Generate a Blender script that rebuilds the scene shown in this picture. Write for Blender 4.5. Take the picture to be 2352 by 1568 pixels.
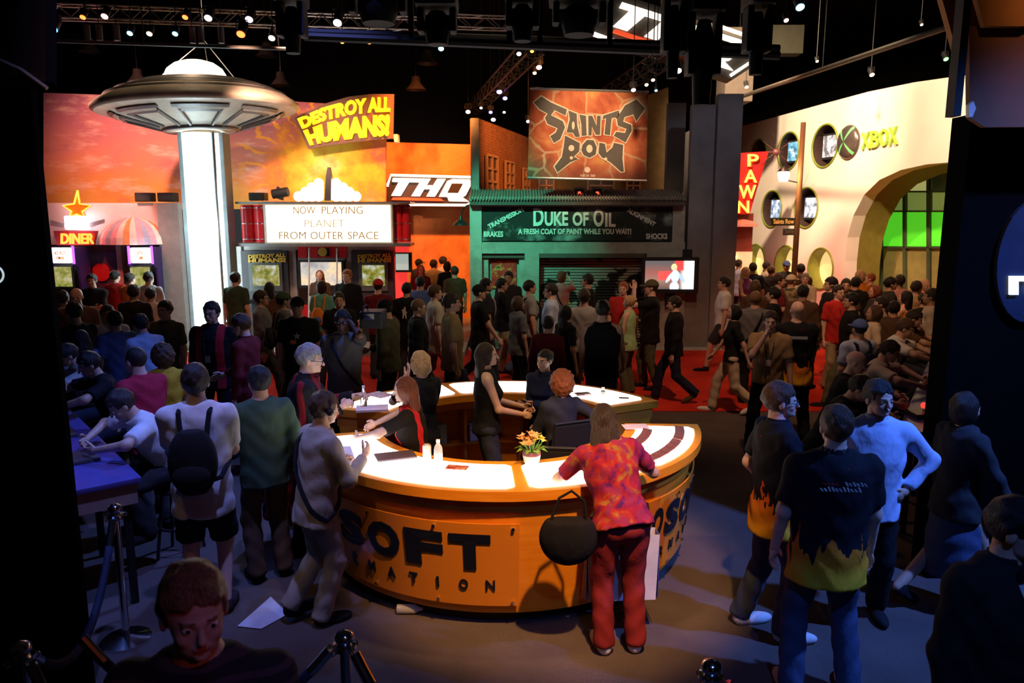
import bpy, bmesh, math, random
import numpy as np
from mathutils import Vector, Matrix
# ------------------------------------------------------------------ clear
for o in list(bpy.data.objects): bpy.data.objects.remove(o)
SC = bpy.context.scene
COL = SC.collection
random.seed(7)
# ------------------------------------------------------------------ camera
F_PX, PITCH, CAM_H = 1750.0, 0.1686, 2.92          # fitted on the 2352 x 1568 frame
_cd = bpy.data.cameras.new('camera'); cam = bpy.data.objects.new('camera', _cd); COL.objects.link(cam)
cam.location = (0, 0, CAM_H); cam.rotation_euler = (math.pi/2 - PITCH, 0, 0)
_cd.sensor_width = 36.0; _cd.lens = 36.0*F_PX/2352; _cd.clip_start = 0.05; _cd.clip_end = 200
_cd.dof.use_dof = True; _cd.dof.focus_distance = 7.0; _cd.dof.aperture_fstop = 2.8
SC.camera = cam
# ------------------------------------------------------------------ world, exposure
W = bpy.data.worlds.new('world'); SC.world = W; W.use_nodes = True
W.node_tree.nodes['Background'].inputs[0].default_value = (1.0, .62, .45, 1)
W.node_tree.nodes['Background'].inputs[1].default_value = 0.0015
SC.view_settings.view_transform = 'Standard'; SC.view_settings.look = 'None'
SC.view_settings.gamma = 1.0; SC.view_settings.use_curve_mapping = False
SC.view_settings.exposure = 0.0
# ------------------------------------------------------------------ lamps of the hall (theatre spots on the rigs)
def spot(name, loc, tgt, watts, col, deg=40, blend=.6, rad=.15):
    l = bpy.data.lights.new(name, 'SPOT'); l.energy = watts; l.color = col
    l.spot_size = math.radians(deg); l.spot_blend = blend; l.shadow_soft_size = rad
    o = bpy.data.objects.new(name, l); COL.objects.link(o); o.location = loc
    o.rotation_euler = (Vector(tgt)-Vector(loc)).to_track_quat('-Z', 'Y').to_euler()
    return o
AMB = (1, .62, .28); BLU = (.10, .24, 1); GRN = (.15, 1, .62); RED = (1, .12, .06); WRM = (1, .72, .45)
# information desk
spot('desk_spot_right', (1.15, 1.9, 6.3), (.38, 5.55, .6), 2300, (1, .50, .16), 27, .55, .08)
spot('desk_spot_top', (-.1, 6.3, 7.0), (-.1, 6.5, 1), 520, WRM, 40, .7)
spot('desk_spot_left', (-2.6, 2.6, 6.0), (-.9, 5.6, .8), 110, AMB, 34, .8)
# blue washes
spot('blue_wash_right', (5.4, 3.2, 6.2), (2.2, 5.9, 0), 2600, BLU, 42, .9, .1)
spot('blue_wash_front', (1.2, -.6, 6.2), (1.0, 3.0, 0), 380, BLU, 50, .9, .1)
spot('blue_wash_left', (.2, 8.8, 6.6), (-3.4, 7.0, 1), 1300, (.14, .25, 1), 46, .8, .1)
spot('blue_wash_left_front', (-1.1, 3.9, 7.2), (-2.3, 5.8, 1), 1000, (.22, .27, 1), 38, .9, .1)
spot('blue_wash_near_left', (-4.6, 6.9, 6.3), (-1.9, 4.3, 0), 420, BLU, 36, .8, .06)
spot('entry_red', (2.2, -.8, 4.2), (-1.0, 2.2, 1.7), 45, (1, .14, .06), 26, .9, .1)
# aisle crowd
spot('aisle_warm_a', (2.0, 9.0, 7.4), (-1.6, 13.0, 1), 480, WRM, 56, .9)
spot('aisle_warm_b', (2.6, 7.8, 7.4), (3.6, 12.6, 0), 780, (1, .52, .3), 56, .9)
spot('aisle_warm_c', (-5.0, 9.5, 7.4), (-5.0, 13.2, 1), 260, (1, .4, .25), 60, .9)
# booths
spot('billboard_wash_a', (-8.3, 13.2, 6.8), (-8.0, 18.6, 4.2), 2500, (1, .52, .44), 66, .9)
spot('billboard_wash_b', (-4.4, 12.4, 5.5), (-4.5, 18.6, 4.0), 2100, (1, .56, .38), 40, .9)
spot('ufo_top', (-6.2, 14.7, 7.9), (-6.2, 16.0, 5.2), 330, WRM, 84, .8)
spot('diner_red', (-8.6, 13.4, 5.8), (-8.6, 16.9, 2.6), 560, RED, 50, .9)
spot('theatre_front', (-3.6, 12.8, 6.2), (-3.7, 16.9, 2.2), 900, (1, .55, .4), 44, .9)
spot('alley_orange', (-1.5, 15.2, 6.6), (-2.0, 20.5, 3.4), 3600, (1, .30, .06), 60, .8)
spot('duke_green', (-2.4, 11.4, 6.6), (-.1, 16.1, 2.7), 2600, GRN, 31, 1.0)
spot('duke_warm', (3.0, 11.2, 6.8), (2.6, 16.1, 2.3), 170, WRM, 40, .9)
spot('brick_orange', (2.0, 15.0, 6.9), (-.2, 19.0, 4.2), 1300, (1, .33, .07), 46, .8)
spot('banner_warm', (1.6, 11.6, 6.4), (1.5, 15.7, 4.5), 1150, WRM, 32, .7)
spot('grey_wall', (5.2, 12.2, 7.2), (4.0, 16.1, 4.0), 130, (.8, .8, 1), 36, .9)
spot('console_wall_a', (3.4, 16.5, 8.4), (8.0, 21.5, 4.6), 6400, (1, .72, .46), 66, .9)
spot('console_wall_b', (5.6, 12.6, 8.2), (9.2, 17.2, 4.8), 4300, (1, .74, .48), 66, .9)
spot('console_pink', (5.5, 17.2, 5.4), (8.2, 20.5, 1.6), 900, (1, .30, .22), 50, .9)
spot('console_floor', (5.2, 17.5, 7.8), (7.2, 19.0, 0), 1500, (1, .45, .3), 56, .9)
spot('right_crowd', (4.0, 11.0, 7.6), (7.0, 14.5, .8), 900, (1, .48, .22), 50, .9)
spot('right_players', (2.6, 8.4, 6.8), (4.0, 7.8, 1.1), 120, (1, .5, .4), 44, .9)
spot('kiosk_boards', (3.0, 3.0, 6.4), (4.2, 5.4, 4.2), 240, (1, .55, .25), 40, .8)
# ------------------------------------------------------------------ pixel helpers (2352 x 1568 frame)
_C, _S = math.cos(PITCH), math.sin(PITCH)
def ray(px, py):
    u = (784-py)/F_PX
    return Vector(((px-1176)/F_PX, _C+u*_S, -_S+u*_C))
def atz(px, py, z=0.0):
    d = ray(px, py); return Vector((0, 0, CAM_H)) + d*((z-CAM_H)/d.z)
def atY(px, py, Y):
    d = ray(px, py); return Vector((0, 0, CAM_H)) + d*(Y/d.y)
def onplane(px, py, A, B):                       # vertical plane through A-B: distance along it and height
    d = ray(px, py); nx, ny = (B[1]-A[1]), -(B[0]-A[0])
    t = (A[0]*nx+A[1]*ny)/(d.x*nx+d.y*ny); P = d*t
    L = math.hypot(B[0]-A[0], B[1]-A[1])
    return ((P.x-A[0])*(B[0]-A[0])+(P.y-A[1])*(B[1]-A[1]))/L, CAM_H+P.z
# ------------------------------------------------------------------ materials
MATS = {}
class G:                                          # tiny node-graph writer
    def __init__(s, name):
        s.m = bpy.data.materials.new(name); s.m.use_nodes = True
        s.t = s.m.node_tree; s.b = s.t.nodes['Principled BSDF']; s.k = 0
    def n(s, ty, **kw):
        x = s.t.nodes.new(ty)
        for a, v in kw.items(): setattr(x, a, v)
        return x
    def put(s, inp, v):
        if isinstance(v, bpy.types.NodeSocket): s.t.links.new(v, inp)
        elif isinstance(v, (tuple, list)) and len(v) == 3 and inp.type == 'RGBA': inp.default_value = (*v, 1)
        else: inp.default_value = v
    def pos(s): return s.n('ShaderNodeNewGeometry').outputs['Position']
    def obj(s): return s.n('ShaderNodeTexCoord').outputs['Object']
    def xyz(s, v):
        x = s.n('ShaderNodeSeparateXYZ'); s.put(x.inputs[0], v); return x.outputs
    def comb(s, a, b, c):
        x = s.n('ShaderNodeCombineXYZ')
        for i, v in enumerate((a, b, c)): s.put(x.inputs[i], v)
        return x.outputs[0]
    def f(s, op, a, b=0.0, c=None):
        x = s.n('ShaderNodeMath', operation=op); s.put(x.inputs[0], a); s.put(x.inputs[1], b)
        if c is not None: s.put(x.inputs[2], c)
        return x.outputs[0]
    def noise(s, v, sc, det=4, rough=.55, dist=0.0):
        x = s.n('ShaderNodeTexNoise'); s.put(x.inputs['Vector'], v)
        x.inputs['Scale'].default_value = sc; x.inputs['Detail'].default_value = det
        x.inputs['Roughness'].default_value = rough; x.inputs['Distortion'].default_value = dist
        return x.outputs[0]
    def vor(s, v, sc, feat='F1'):
        x = s.n('ShaderNodeTexVoronoi', feature=feat); s.put(x.inputs['Vector'], v); x.inputs['Scale'].default_value = sc
        return x.outputs[0]
    def ramp(s, fac, stops, interp='LINEAR'):
        x = s.n('ShaderNodeValToRGB'); r = x.color_ramp; r.interpolation = interp
        while len(r.elements) < len(stops): r.elements.new(.5)
        for e, (p, c) in zip(r.elements, stops):
            e.position = p; e.color = (*c, 1) if len(c) == 3 else c
        s.put(x.inputs[0], fac); return x.outputs[0]
    def mr(s, v, a, b, c=0.0, d=1.0):
        x = s.n('ShaderNodeMapRange'); x.clamp = True
        for i, q in enumerate((v, a, b, c, d)): s.put(x.inputs[i], q)
        return x.outputs[0]
    def mix(s, fac, a, b, bt='MIX'):
        x = s.n('ShaderNodeMix', data_type='RGBA', blend_type=bt)
        s.put(x.inputs[0], fac); s.put(x.inputs[6], a); s.put(x.inputs[7], b); return x.outputs[2]
    def bump(s, h, st=.3, dist=.02):
        x = s.n('ShaderNodeBump'); x.inputs['Strength'].default_value = st; x.inputs['Distance'].default_value = dist
        s.put(x.inputs['Height'], h); s.t.links.new(x.outputs[0], s.b.inputs['Normal'])
    def out(s, col=None, rough=.7, metal=0.0, emit=None, es=0.0, spec=None, alpha=None, trans=None):
        if col is not None: s.put(s.b.inputs['Base Color'], col)
        s.put(s.b.inputs['Roughness'], rough); s.put(s.b.inputs['Metallic'], metal)
        if emit is not None: s.put(s.b.inputs['Emission Color'], emit); s.put(s.b.inputs['Emission Strength'], es)
        if spec is not None: s.put(s.b.inputs['Specular IOR Level'], spec)
        if alpha is not None: s.put(s.b.inputs['Alpha'], alpha)
        if trans is not None: s.put(s.b.inputs['Transmission Weight'], trans)
        return s.m
def mat(name, col=None, rough=.7, metal=0.0, var=.12, sc=6.0, emit=None, es=0.0, bump=0.0, spec=None, trans=None):
    if name in MATS: return MATS[name]
    g = G(name)
    if emit is not None:
        MATS[name] = g.out(col or emit, rough, metal, emit, es); return MATS[name]
    c = g.noise(g.obj(), sc, 3)
    lo = tuple(max(0, x*(1-var)) for x in col); hi = tuple(min(1, x*(1+var)) for x in col)
    cc = g.ramp(c, [(.3, lo), (.7, hi)])
    if bump: g.bump(g.noise(g.obj(), sc*2.5, 3), bump, .02)
    MATS[name] = g.out(cc, rough, metal, spec=spec, trans=trans); return MATS[name]
def glow(name, col, st): return mat(name, emit=col, es=st)
# ------------------------------------------------------------------ mesh collector
def tag(o, label=None, cat=None, group=None, kind=None):
    if label: o['label'] = label
    if cat: o['category'] = cat
    if group: o['group'] = group
    if kind: o['kind'] = kind
    return o
def empty(name, loc, label=None, cat=None, group=None, kind=None, rz=0.0):
    o = bpy.data.objects.new(name, None); COL.objects.link(o); o.location = loc; o.rotation_euler = (0, 0, rz)
    o.empty_display_size = .1
    return tag(o, label, cat, group, kind)
def world_loc(o):
    p = Vector((0, 0, 0))
    while o is not None: p += o.location; o = o.parent
    return p
def link_mesh(name, me, m=None, parent=None, loc=None):
    o = bpy.data.objects.new(name, me); COL.objects.link(o)
    if m is not None: me.materials.clear(); me.materials.append(m)
    if parent is not None: o.parent = parent
    if loc is not None: o.location = loc
    return o
class MB:
    def __init__(s): s.v = []; s.f = []
    def add(s, vs, fs):
        k = len(s.v); s.v += [tuple(p) for p in vs]; s.f += [tuple(i+k for i in f) for f in fs]; return s
    def box(s, a, b, rot=None, c=None):
        x0, y0, z0 = (min(p, q) for p, q in zip(a, b)); x1, y1, z1 = (max(p, q) for p, q in zip(a, b))
        vs = [Vector(p) for p in ((x0, y0, z0), (x1, y0, z0), (x1, y1, z0), (x0, y1, z0), (x0, y0, z1), (x1, y0, z1), (x1, y1, z1), (x0, y1, z1))]
        if rot is not None:
            cc = Vector(c) if c is not None else (Vector(a)+Vector(b))/2
            vs = [rot @ (p-cc)+cc for p in vs]
        return s.add(vs, [(0, 3, 2, 1), (4, 5, 6, 7), (0, 1, 5, 4), (1, 2, 6, 5), (2, 3, 7, 6), (3, 0, 4, 7)])
    def bevbox(s, a, b, e=.01):
        x0, y0, z0 = (min(p, q) for p, q in zip(a, b)); x1, y1, z1 = (max(p, q) for p, q in zip(a, b))
        e = min(e, (x1-x0)*.45, (y1-y0)*.45, (z1-z0)*.45)
        bm = bmesh.new(); bmesh.ops.create_cube(bm, size=1)
        for v in bm.verts: v.co = ((x0+x1)/2+v.co.x*(x1-x0), (y0+y1)/2+v.co.y*(y1-y0), (z0+z1)/2+v.co.z*(z1-z0))
        bmesh.ops.bevel(bm, geom=bm.edges[:]+bm.verts[:], offset=e, segments=2, affect='EDGES', profile=.7)
        bm.verts.index_update()
        s.add([v.co.copy() for v in bm.verts], [[v.index for v in f.verts] for f in bm.faces]); bm.free(); return s
    def tube(s, pts, r, n=8, cap=True, r2=None):
        pts = [Vector(p) for p in pts]; rings = []; prev = None
        for i, p in enumerate(pts):
            t = (pts[min(i+1, len(pts)-1)]-pts[max(i-1, 0)]).normalized()
            if prev is None:
                a = Vector((0, 0, 1)) if abs(t.z) < .9 else Vector((1, 0, 0)); u = t.cross(a).normalized()
            else: u = (prev - t*prev.dot(t)).normalized()
            prev = u; w = t.cross(u)
            rr = r if r2 is None else r+(r2-r)*i/(len(pts)-1)
            rings.append([p+(u*math.cos(2*math.pi*k/n)+w*math.sin(2*math.pi*k/n))*rr for k in range(n)])
        vs = [q for g in rings for q in g]; fs = []
        for i in range(len(rings)-1):
            for k in range(n): fs.append((i*n+k, i*n+(k+1) % n, (i+1)*n+(k+1) % n, (i+1)*n+k))
        if cap: fs += [tuple(range(n))[::-1], tuple((len(rings)-1)*n+k for k in range(n))]
        return s.add(vs, fs)
    def lathe(s, prof, c=(0, 0, 0), n=24, a0=0.0, a1=2*math.pi, rot=None):
        full = abs(a1-a0-2*math.pi) < 1e-6; m = n if full else n+1; c = Vector(c); vs = []
        for k in range(m):
            a = a0+(a1-a0)*k/n
            for r, z in prof:
                p = Vector((r*math.cos(a), r*math.sin(a), z))
                if rot is not None: p = rot @ p
                vs.append(c+p)
        q = len(prof); fs = []
        for k in range(n):
            k2 = (k+1) % m
            for i in range(q-1): fs.append((k*q+i, k2*q+i, k2*q+i+1, k*q+i+1))
        return s.add(vs, fs)
    def prism(s, poly, fn, d):                     # poly 2-D; fn(u, v, w) -> 3-D; w in 0..d
        n = len(poly)
        ar = sum(poly[i][0]*poly[(i+1) % n][1]-poly[(i+1) % n][0]*poly[i][1] for i in range(n))
        if ar < 0: poly = poly[::-1]
        vs = [fn(u, v, 0) for u, v in poly]+[fn(u, v, d) for u, v in poly]
        return s.add(vs, [tuple(range(n))[::-1], tuple(range(n, 2*n))]+[(i, (i+1) % n, n+(i+1) % n, n+i) for i in range(n)])
    def ring(s, c, u, w, R, r, n=28, m=8):         # torus, spanned by u, w
        c, u, w = Vector(c), Vector(u), Vector(w); a = u.cross(w); vs = []; fs = []
        for i in range(n):
            t = 2*math.pi*i/n; d = u*math.cos(t)+w*math.sin(t)
            for j in range(m):
                q = 2*math.pi*j/m; vs.append(c+d*(R+r*math.cos(q))+a*(r*math.sin(q)))
        for i in range(n):
            for j in range(m): fs.append((i*m+j, ((i+1) % n)*m+j, ((i+1) % n)*m+(j+1) % m, i*m+(j+1) % m))
        return s.add(vs, fs)
    def ball(s, c, r, n=12, sq=(1, 1, 1)):
        c = Vector(c); prof = [(math.sin(math.pi*i/n), -math.cos(math.pi*i/n)) for i in range(n+1)]
        k0 = len(s.v); s.lathe([(max(a, 1e-4)*r, b*r) for a, b in prof], (0, 0, 0), n*2)
        for i in range(k0, len(s.v)):
            p = s.v[i]; s.v[i] = (c.x+p[0]*sq[0], c.y+p[1]*sq[1], c.z+p[2]*sq[2])
        return s
    def build(s, name, m, parent=None, smooth=False, normals=True):
        o0 = world_loc(parent) if parent is not None else Vector((0, 0, 0))
        me = bpy.data.meshes.new(name); me.from_pydata([(p[0]-o0.x, p[1]-o0.y, p[2]-o0.z) for p in s.v], [], s.f)
        if normals:
            bm = bmesh.new(); bm.from_mesh(me); bmesh.ops.recalc_face_normals(bm, faces=bm.faces[:]); bm.to_mesh(me); bm.free()
        if smooth:
            me.polygons.foreach_set('use_smooth', [True]*len(me.polygons))
            if smooth != 'all': me.set_sharp_from_angle(angle=math.radians(40))
        me.materials.append(m)
        return link_mesh(name, me, None, parent)
def based(o, p):                                   # move a mesh's origin to p without moving the mesh
    p = Vector(p)
    for v in o.data.vertices: v.co -= p
    o.location = Vector(o.location)+p; return o
def thing(name, mb, m, label, cat, group=None, kind=None, smooth=False):
    o = mb.build(name, m, None, smooth)
    co = [v.co for v in o.data.vertices]
    p = Vector(((min(c.x for c in co)+max(c.x for c in co))/2, (min(c.y for c in co)+max(c.y for c in co))/2, min(c.z for c in co)))
    based(o, p); return tag(o, label, cat, group, kind)
def pbox(x0, y0, x1, y1, Y, d=.1, mb=None):        # box whose front face fills a pixel rectangle on the plane y = Y
    mb = mb or MB(); ym = (y0+y1)/2
    a = atY(x0, ym, Y).x; b = atY(x1, ym, Y).x; t = atY((x0+x1)/2, y0, Y).z; q = atY((x0+x1)/2, y1, Y).z
    return mb.box((a, Y, q), (b, Y+d, t))
def ppoly(pts, Y, d=.05, mb=None):
    mb = mb or MB(); w = [atY(px, py, Y) for px, py in pts]
    return mb.prism([(p.x, p.z) for p in w], lambda u, v, t: Vector((u, Y+t, v)), d)
def text_shape(s, bold=.0, ext=.0, shear=0.0, space=1.0):
    cu = bpy.data.curves.new('txt', 'FONT'); cu.body = s; cu.offset = bold; cu.extrude = ext; cu.shear = shear
    cu.space_character = space; cu.resolution_u = 3
    o = bpy.data.objects.new('txt', cu); COL.objects.link(o)
    me = o.to_mesh(); vs = np.array([v.co[:] for v in me.vertices]); fs = [tuple(p.vertices) for p in me.polygons]
    o.to_mesh_clear(); bpy.data.objects.remove(o); bpy.data.curves.remove(cu)
    lo, hi = vs.min(0), vs.max(0)
    return vs, fs, lo, hi
def text_mb(s, fn, bold=.02, d=.02, shear=0.0, mb=None, space=1.0):
    """letters mapped by fn(u in 0..1, v in 0..1, w in metres); w = 0 at the front"""
    vs, fs, lo, hi = text_shape(s, bold, .5, shear, space); mb = mb or MB()
    U = (vs[:, 0]-lo[0])/(hi[0]-lo[0]); V = (vs[:, 1]-lo[1])/(hi[1]-lo[1]); Wd = np.where(vs[:, 2] > 0, 0, d)
    return mb.add([fn(u, v, w) for u, v, w in zip(U, V, Wd)], fs)
def ptext(s, x0, y0, x1, y1, Y, bold=.02, d=.02, shear=0.0, mb=None, dy=0.0, space=1.0):   # text in a pixel rectangle on y = Y, dy = rise in px
    def fn(u, v, w):
        p = atY(x0+(x1-x0)*u, y1+(y0-y1)*v-dy*u, Y); return (p.x, Y+w, p.z)
    return text_mb(s, fn, bold, d, shear, mb, space)
# ------------------------------------------------------------------ common materials
BLACK = mat('black_paint', (.012, .011, .011), .6)
DKMET = mat('dark_metal', (.03, .03, .032), .4, .6)
CHROME = mat('chrome', (.75, .76, .8), .12, 1.0, .03)
STEEL = mat('steel', (.55, .54, .52), .35, .9)
WHITE = mat('white_paint', (.75, .73, .70), .6)
RUBBER = mat('rubber', (.02, .02, .02), .8)
def struct(name, mb, m, smooth=False): return tag(mb.build(name, m, None, smooth), kind='structure')
# ------------------------------------------------------------------ hall shell
g = G('grey_carpet'); p = g.pos()
c = g.mix(g.mr(g.noise(p, 1.3, 5), .35, .65), (.085, .064, .056), (.14, .11, .095))
c = g.mix(g.mr(g.noise(p, 60, 2), .4, .7), c, (.10, .08, .075)); g.bump(g.noise(p, 140, 2), .5, .01)
M_CARPET = g.out(c, .95, spec=.1)
g = G('red_carpet'); p = g.pos()
c = g.mix(g.mr(g.noise(p, 1.0, 5), .35, .65), (.50, .022, .012), (.72, .045, .022)); g.bump(g.noise(p, 140, 2), .5, .01)
M_REDC = g.out(c, .95, spec=.1)
M_HALL = mat('hall_black', (.02, .017, .016), .9)
struct('floor', MB().box((-20, -2, -.1), (20, 34, 0)), M_CARPET)
struct('floor_red_carpet', MB().prism([(-9.6, 10.96), (14, 10.96), (14, 30), (5.0, 30), (5.0, 15.95), (-.95, 15.95), (-.95, 15.3), (-9.6, 15.3)],
       lambda u, v, w: Vector((u, v, .002+w)), .01), M_REDC)
struct('ceiling', MB().box((-20, -2, 10.5), (20, 34, 10.6)), M_HALL)
struct('wall_back', MB().box((-20, 33.9, 0), (20, 34, 10.5)), M_HALL)
struct('wall_left', MB().box((-20, -2, 0), (-19.9, 34, 10.5)), M_HALL)
struct('wall_right', MB().box((19.9, -2, 0), (20, 34, 10.5)), M_HALL)
struct('wall_front', MB().box((-20, -2.1, 0), (20, -2, 10.5)), M_HALL)
# pale raised deck in front of the left booths and the teal kerb of the garage
M_DECK = mat('pale_deck', (.42, .36, .33), .6)
struct('trim_1', MB().box((-9.6, 15.35, 0), (-.97, 21.5, .09)), M_DECK)
struct('trim_2', MB().box((-.93, 15.97, 0), (4.98, 16.15, .05)), mat('kerb', (.45, .48, .45), .7))
# ------------------------------------------------------------------ billboard with sunset sky and explosion
YB = 18.6
g = G('sunset_print'); x, y, z = g.xyz(g.pos())
pv = g.comb(x, 0.0, g.f('MULTIPLY', z, 2.2)); n1 = g.noise(pv, .55, 6, .6, .4); n2 = g.noise(g.comb(x, 3.0, g.f('MULTIPLY', z, 3.5)), 1.1, 5, .65)
hgt = g.f('ADD', g.mr(z, 2.6, 6.2), g.f('MULTIPLY', g.f('SUBTRACT', n1, .5), .5))
sky = g.ramp(hgt, [(.0, (.95, .50, .08)), (.22, (.85, .26, .05)), (.45, (.74, .20, .12)), (.7, (.50, .13, .15)), (1, (.30, .09, .14))])
sky = g.mix(g.mr(n2, .52, .72, 0, .8), sky, (.92, .50, .36)); sky = g.mix(g.mr(n1, .58, .75, 0, .75), sky, (.22, .07, .08))
dx = g.f('SUBTRACT', x, -4.42); dz = g.f('SUBTRACT', z, 3.95)
rr = g.f('SQRT', g.f('ADD', g.f('MULTIPLY', dx, dx), g.f('MULTIPLY', g.f('MULTIPLY', dz, dz), 1.25)))
n3 = g.noise(g.comb(x, 1.0, z), 1.6, 6, .62); rad = g.f('ADD', rr, g.f('MULTIPLY', g.f('SUBTRACT', n3, .42), 2.0))
fire = g.ramp(g.mr(rad, 0, 1.5), [(0, (1, .90, .35)), (.35, (1, .70, .06)), (.7, (1, .46, .02)), (1, (.9, .18, .01))])
n4 = g.noise(g.comb(x, 6.0, z), 3.0, 5, .6); fire = g.mix(g.mr(n4, .48, .68, 0, .6), fire, (.85, .26, .02))
ang = g.f('ARCTAN2', dz, dx); spk = g.f('ABSOLUTE', g.f('SINE', g.f('ADD', g.f('MULTIPLY', ang, 13.0), g.f('MULTIPLY', n1, 9.0))))
streak = g.f('MULTIPLY', g.f('GREATER_THAN', spk, .955), g.f('MULTIPLY', g.mr(rad, 1.45, 1.6), g.mr(rad, 1.9, 2.5, 1, 0)))
col = g.mix(g.mr(rad, 1.30, 1.75, 1, 0), sky, fire); col = g.mix(streak, col, (1, .33, .03))
M_SKY = g.out(col, .75)
bb = [(100, 213), (660, 232), (886, 246), (886, 480), (100, 480)]
o = thing('sunset_billboard', ppoly(bb, YB, .12), M_SKY, 'tall printed sunset billboard with orange explosion behind the diner', 'billboard')
MB().prism([(atY(x_, y_, YB).x, atY(x_, y_, YB).z) for x_, y_ in [(100, 480), (886, 480), (886, 810), (100, 810)]], lambda u, v, w: Vector((u, YB+w, max(v, 0))), .12).build('lower_panel', BLACK, o)
# yellow arched lettering
M_YEL = glow('yellow_sign', (1, .60, .01), 1.15); M_ARCH = mat('arch_plate', (.16, .07, .05), .6)
r0 = empty('arched_title_sign', atY(795, 330, 17.9), 'arched yellow block-letter sign reading DESTROY ALL HUMANS! above the marquee', 'sign')
def arch(u, top):                                   # pixel curve of the two lines of lettering
    t = [(682, 272, 712, 334), (742, 246, 750, 326), (800, 230, 800, 320), (850, 223, 850, 315), (897, 222, 893, 312)]
    k = min(u*4, 3.999); i = int(k); q = k-i; a, b = t[i], t[i+1]
    return (a[0]+(b[0]-a[0])*q, a[1]+(b[1]-a[1])*q) if top else (a[2]+(b[2]-a[2])*q, a[3]+(b[3]-a[3])*q)
def archfn(v0, v1):
    def fn(u, v, w):
        (tx, ty), (bx, by) = arch(u, 1), arch(u, 0); k = v0+(v1-v0)*v
        p = atY(bx+(tx-bx)*k, by+(ty-by)*k, 17.85); return (p.x, 17.85+w, p.z)
    return fn
MB().prism([(p.x, p.z) for p in [atY(x_, y_, 17.95) for x_, y_ in [(677, 270), (742, 239), (800, 222), (850, 216), (905, 216), (903, 318), (850, 322), (800, 328), (750, 335), (708, 342)]]],
           lambda u, v, w: Vector((u, 17.95+w, v)), .06).build('back_plate', M_ARCH, r0)
text_mb('DESTROY ALL', archfn(.62, 1), .05, .08).build('lettering', M_YEL, r0)
text_mb('HUMANS!', archfn(.0, .56), .06, .08).build('lettering', M_YEL, r0)
for px_ in (740, 860): q = atY(px_, 285, 17.98); MB().tube([q, (q.x, YB+.01, q.z)], .03, 6).build('wall_bracket', DKMET, r0)
# grey bracket on the billboard corner
MB().add([], []); thing('corner_bracket', ppoly([(862, 310), (913, 308), (914, 326), (906, 326), (904, 316), (870, 317)], 18.3, .299), WHITE, 'white angle bracket at the corner of the sunset billboard', 'bracket')
# ------------------------------------------------------------------ diner
YD = 16.9
g = G('diner_plaster'); M_DIN = g.out(g.mix(g.mr(g.noise(g.pos(), 2, 3), .4, .6), (.62, .52, .48), (.70, .60, .56)), .5)
M_TILE = mat('white_tile', (.62, .56, .50), .35); M_GROUT = mat('grout', (.30, .25, .22), .9)
d0 = empty('diner_building', (-8.3, YD, 0), 'diner shopfront with white tiled pillar, striped awning and red doorway', 'shopfront')
mb = MB(); pbox(100, 466, 402, 562, YD, .25, mb); pbox(173, 562, 183, 815, YD, .25, mb); pbox(276, 562, 288, 815, YD, .25, mb); pbox(378, 562, 402, 815, YD, .25, mb)
mb.build('wall', M_DIN, d0)
pbox(100, 562, 402, 815, YD+.18, .06).build('back_panel', mat('diner_inner', (.25, .10, .12), .7), d0)
pbox(185, 577, 275, 800, YD+.12, .05).build('door', mat('diner_door', (.10, .055, .10), .4), d0)
pc = atY(233, 625, YD+.1); MB().lathe([(.0001, -.01), (.2, -.01), (.2, .02), (.0001, .02)], pc, 24, rot=Matrix.Rotation(math.pi/2, 3, 'X')).build('door_emblem', mat('emblem_red', (.75, .03, .03), .5), d0)
# tiled pillar: every tile a piece
pbox(372, 466, 420, 800, YD-.22, .2).build('pillar_core', M_GROUT, d0)
tx0, tx1 = atY(368, 580, YD-.22).x, atY(420, 580, YD-.22).x; tz1, tz0 = atY(400, 468, YD-.22).z, atY(400, 700, YD-.22).z
tw, th = (tx1-tx0)/4, (tz1-tz0)/18
tm = MB().bevbox((0, 0, 0), (tw-.008, .02, th-.008), .006).build('tile', M_TILE, d0).data
bpy.data.objects.remove([o for o in d0.children if o.data is tm][0])
for i in range(4):
    for j in range(18): link_mesh('tile', tm, None, d0, Vector((tx0+i*tw+.004, YD-.245, tz0+j*th))-d0.location)
tb = atY(400, 802, YD-.22).z; bw, bh = (tx1-tx0)/3, (tz0-max(tb, .1))/5
bm_ = MB().bevbox((0, 0, 0), (bw-.012, .05, bh-.012), .01).build('brick', mat('grey_brick', (.22, .17, .14), .8), d0).data
bpy.data.objects.remove([o for o in d0.children if o.data is bm_][0])
for i in range(3):
    for j in range(5): link_mesh('brick', bm_, None, d0, Vector((tx0+i*bw, YD-.27, max(tb, .1)+j*bh))-d0.location)
# striped awning: quarter dome of cloth gores, each gore a piece
AWC = [mat('awning_'+n, c_, .8) for n, c_ in (('pink', (.85, .42, .45)), ('cream', (.85, .72, .6)), ('orange', (.85, .35, .12)), ('grey', (.45, .42, .5)))]
ax, az0 = atY(312, 560, YD).x, atY(312, 560, YD).z; RX = atY(390, 560, YD).x-ax; RZ = atY(312, 498, YD).z-az0
for k in range(16):
    a0, a1 = math.pi*k/16, math.pi*(k+1)/16; mb = MB(); q = 7; vs = []; fs = []
    for i in range(q):
        e = math.pi/2*i/(q-1)
        for a in (a0, a1): vs.append((ax-RX*math.cos(a)*math.cos(e)*(1), YD-.02-.55*math.sin(a)*math.cos(e), az0+RZ*math.sin(e)))
    for i in range(q-1): fs.append((2*i, 2*i+1, 2*i+3, 2*i+2))
    mb.add(vs, fs).build('awning_gore', AWC[(0, 1, 2, 1, 0, 3)[k % 6]], d0)
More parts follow.
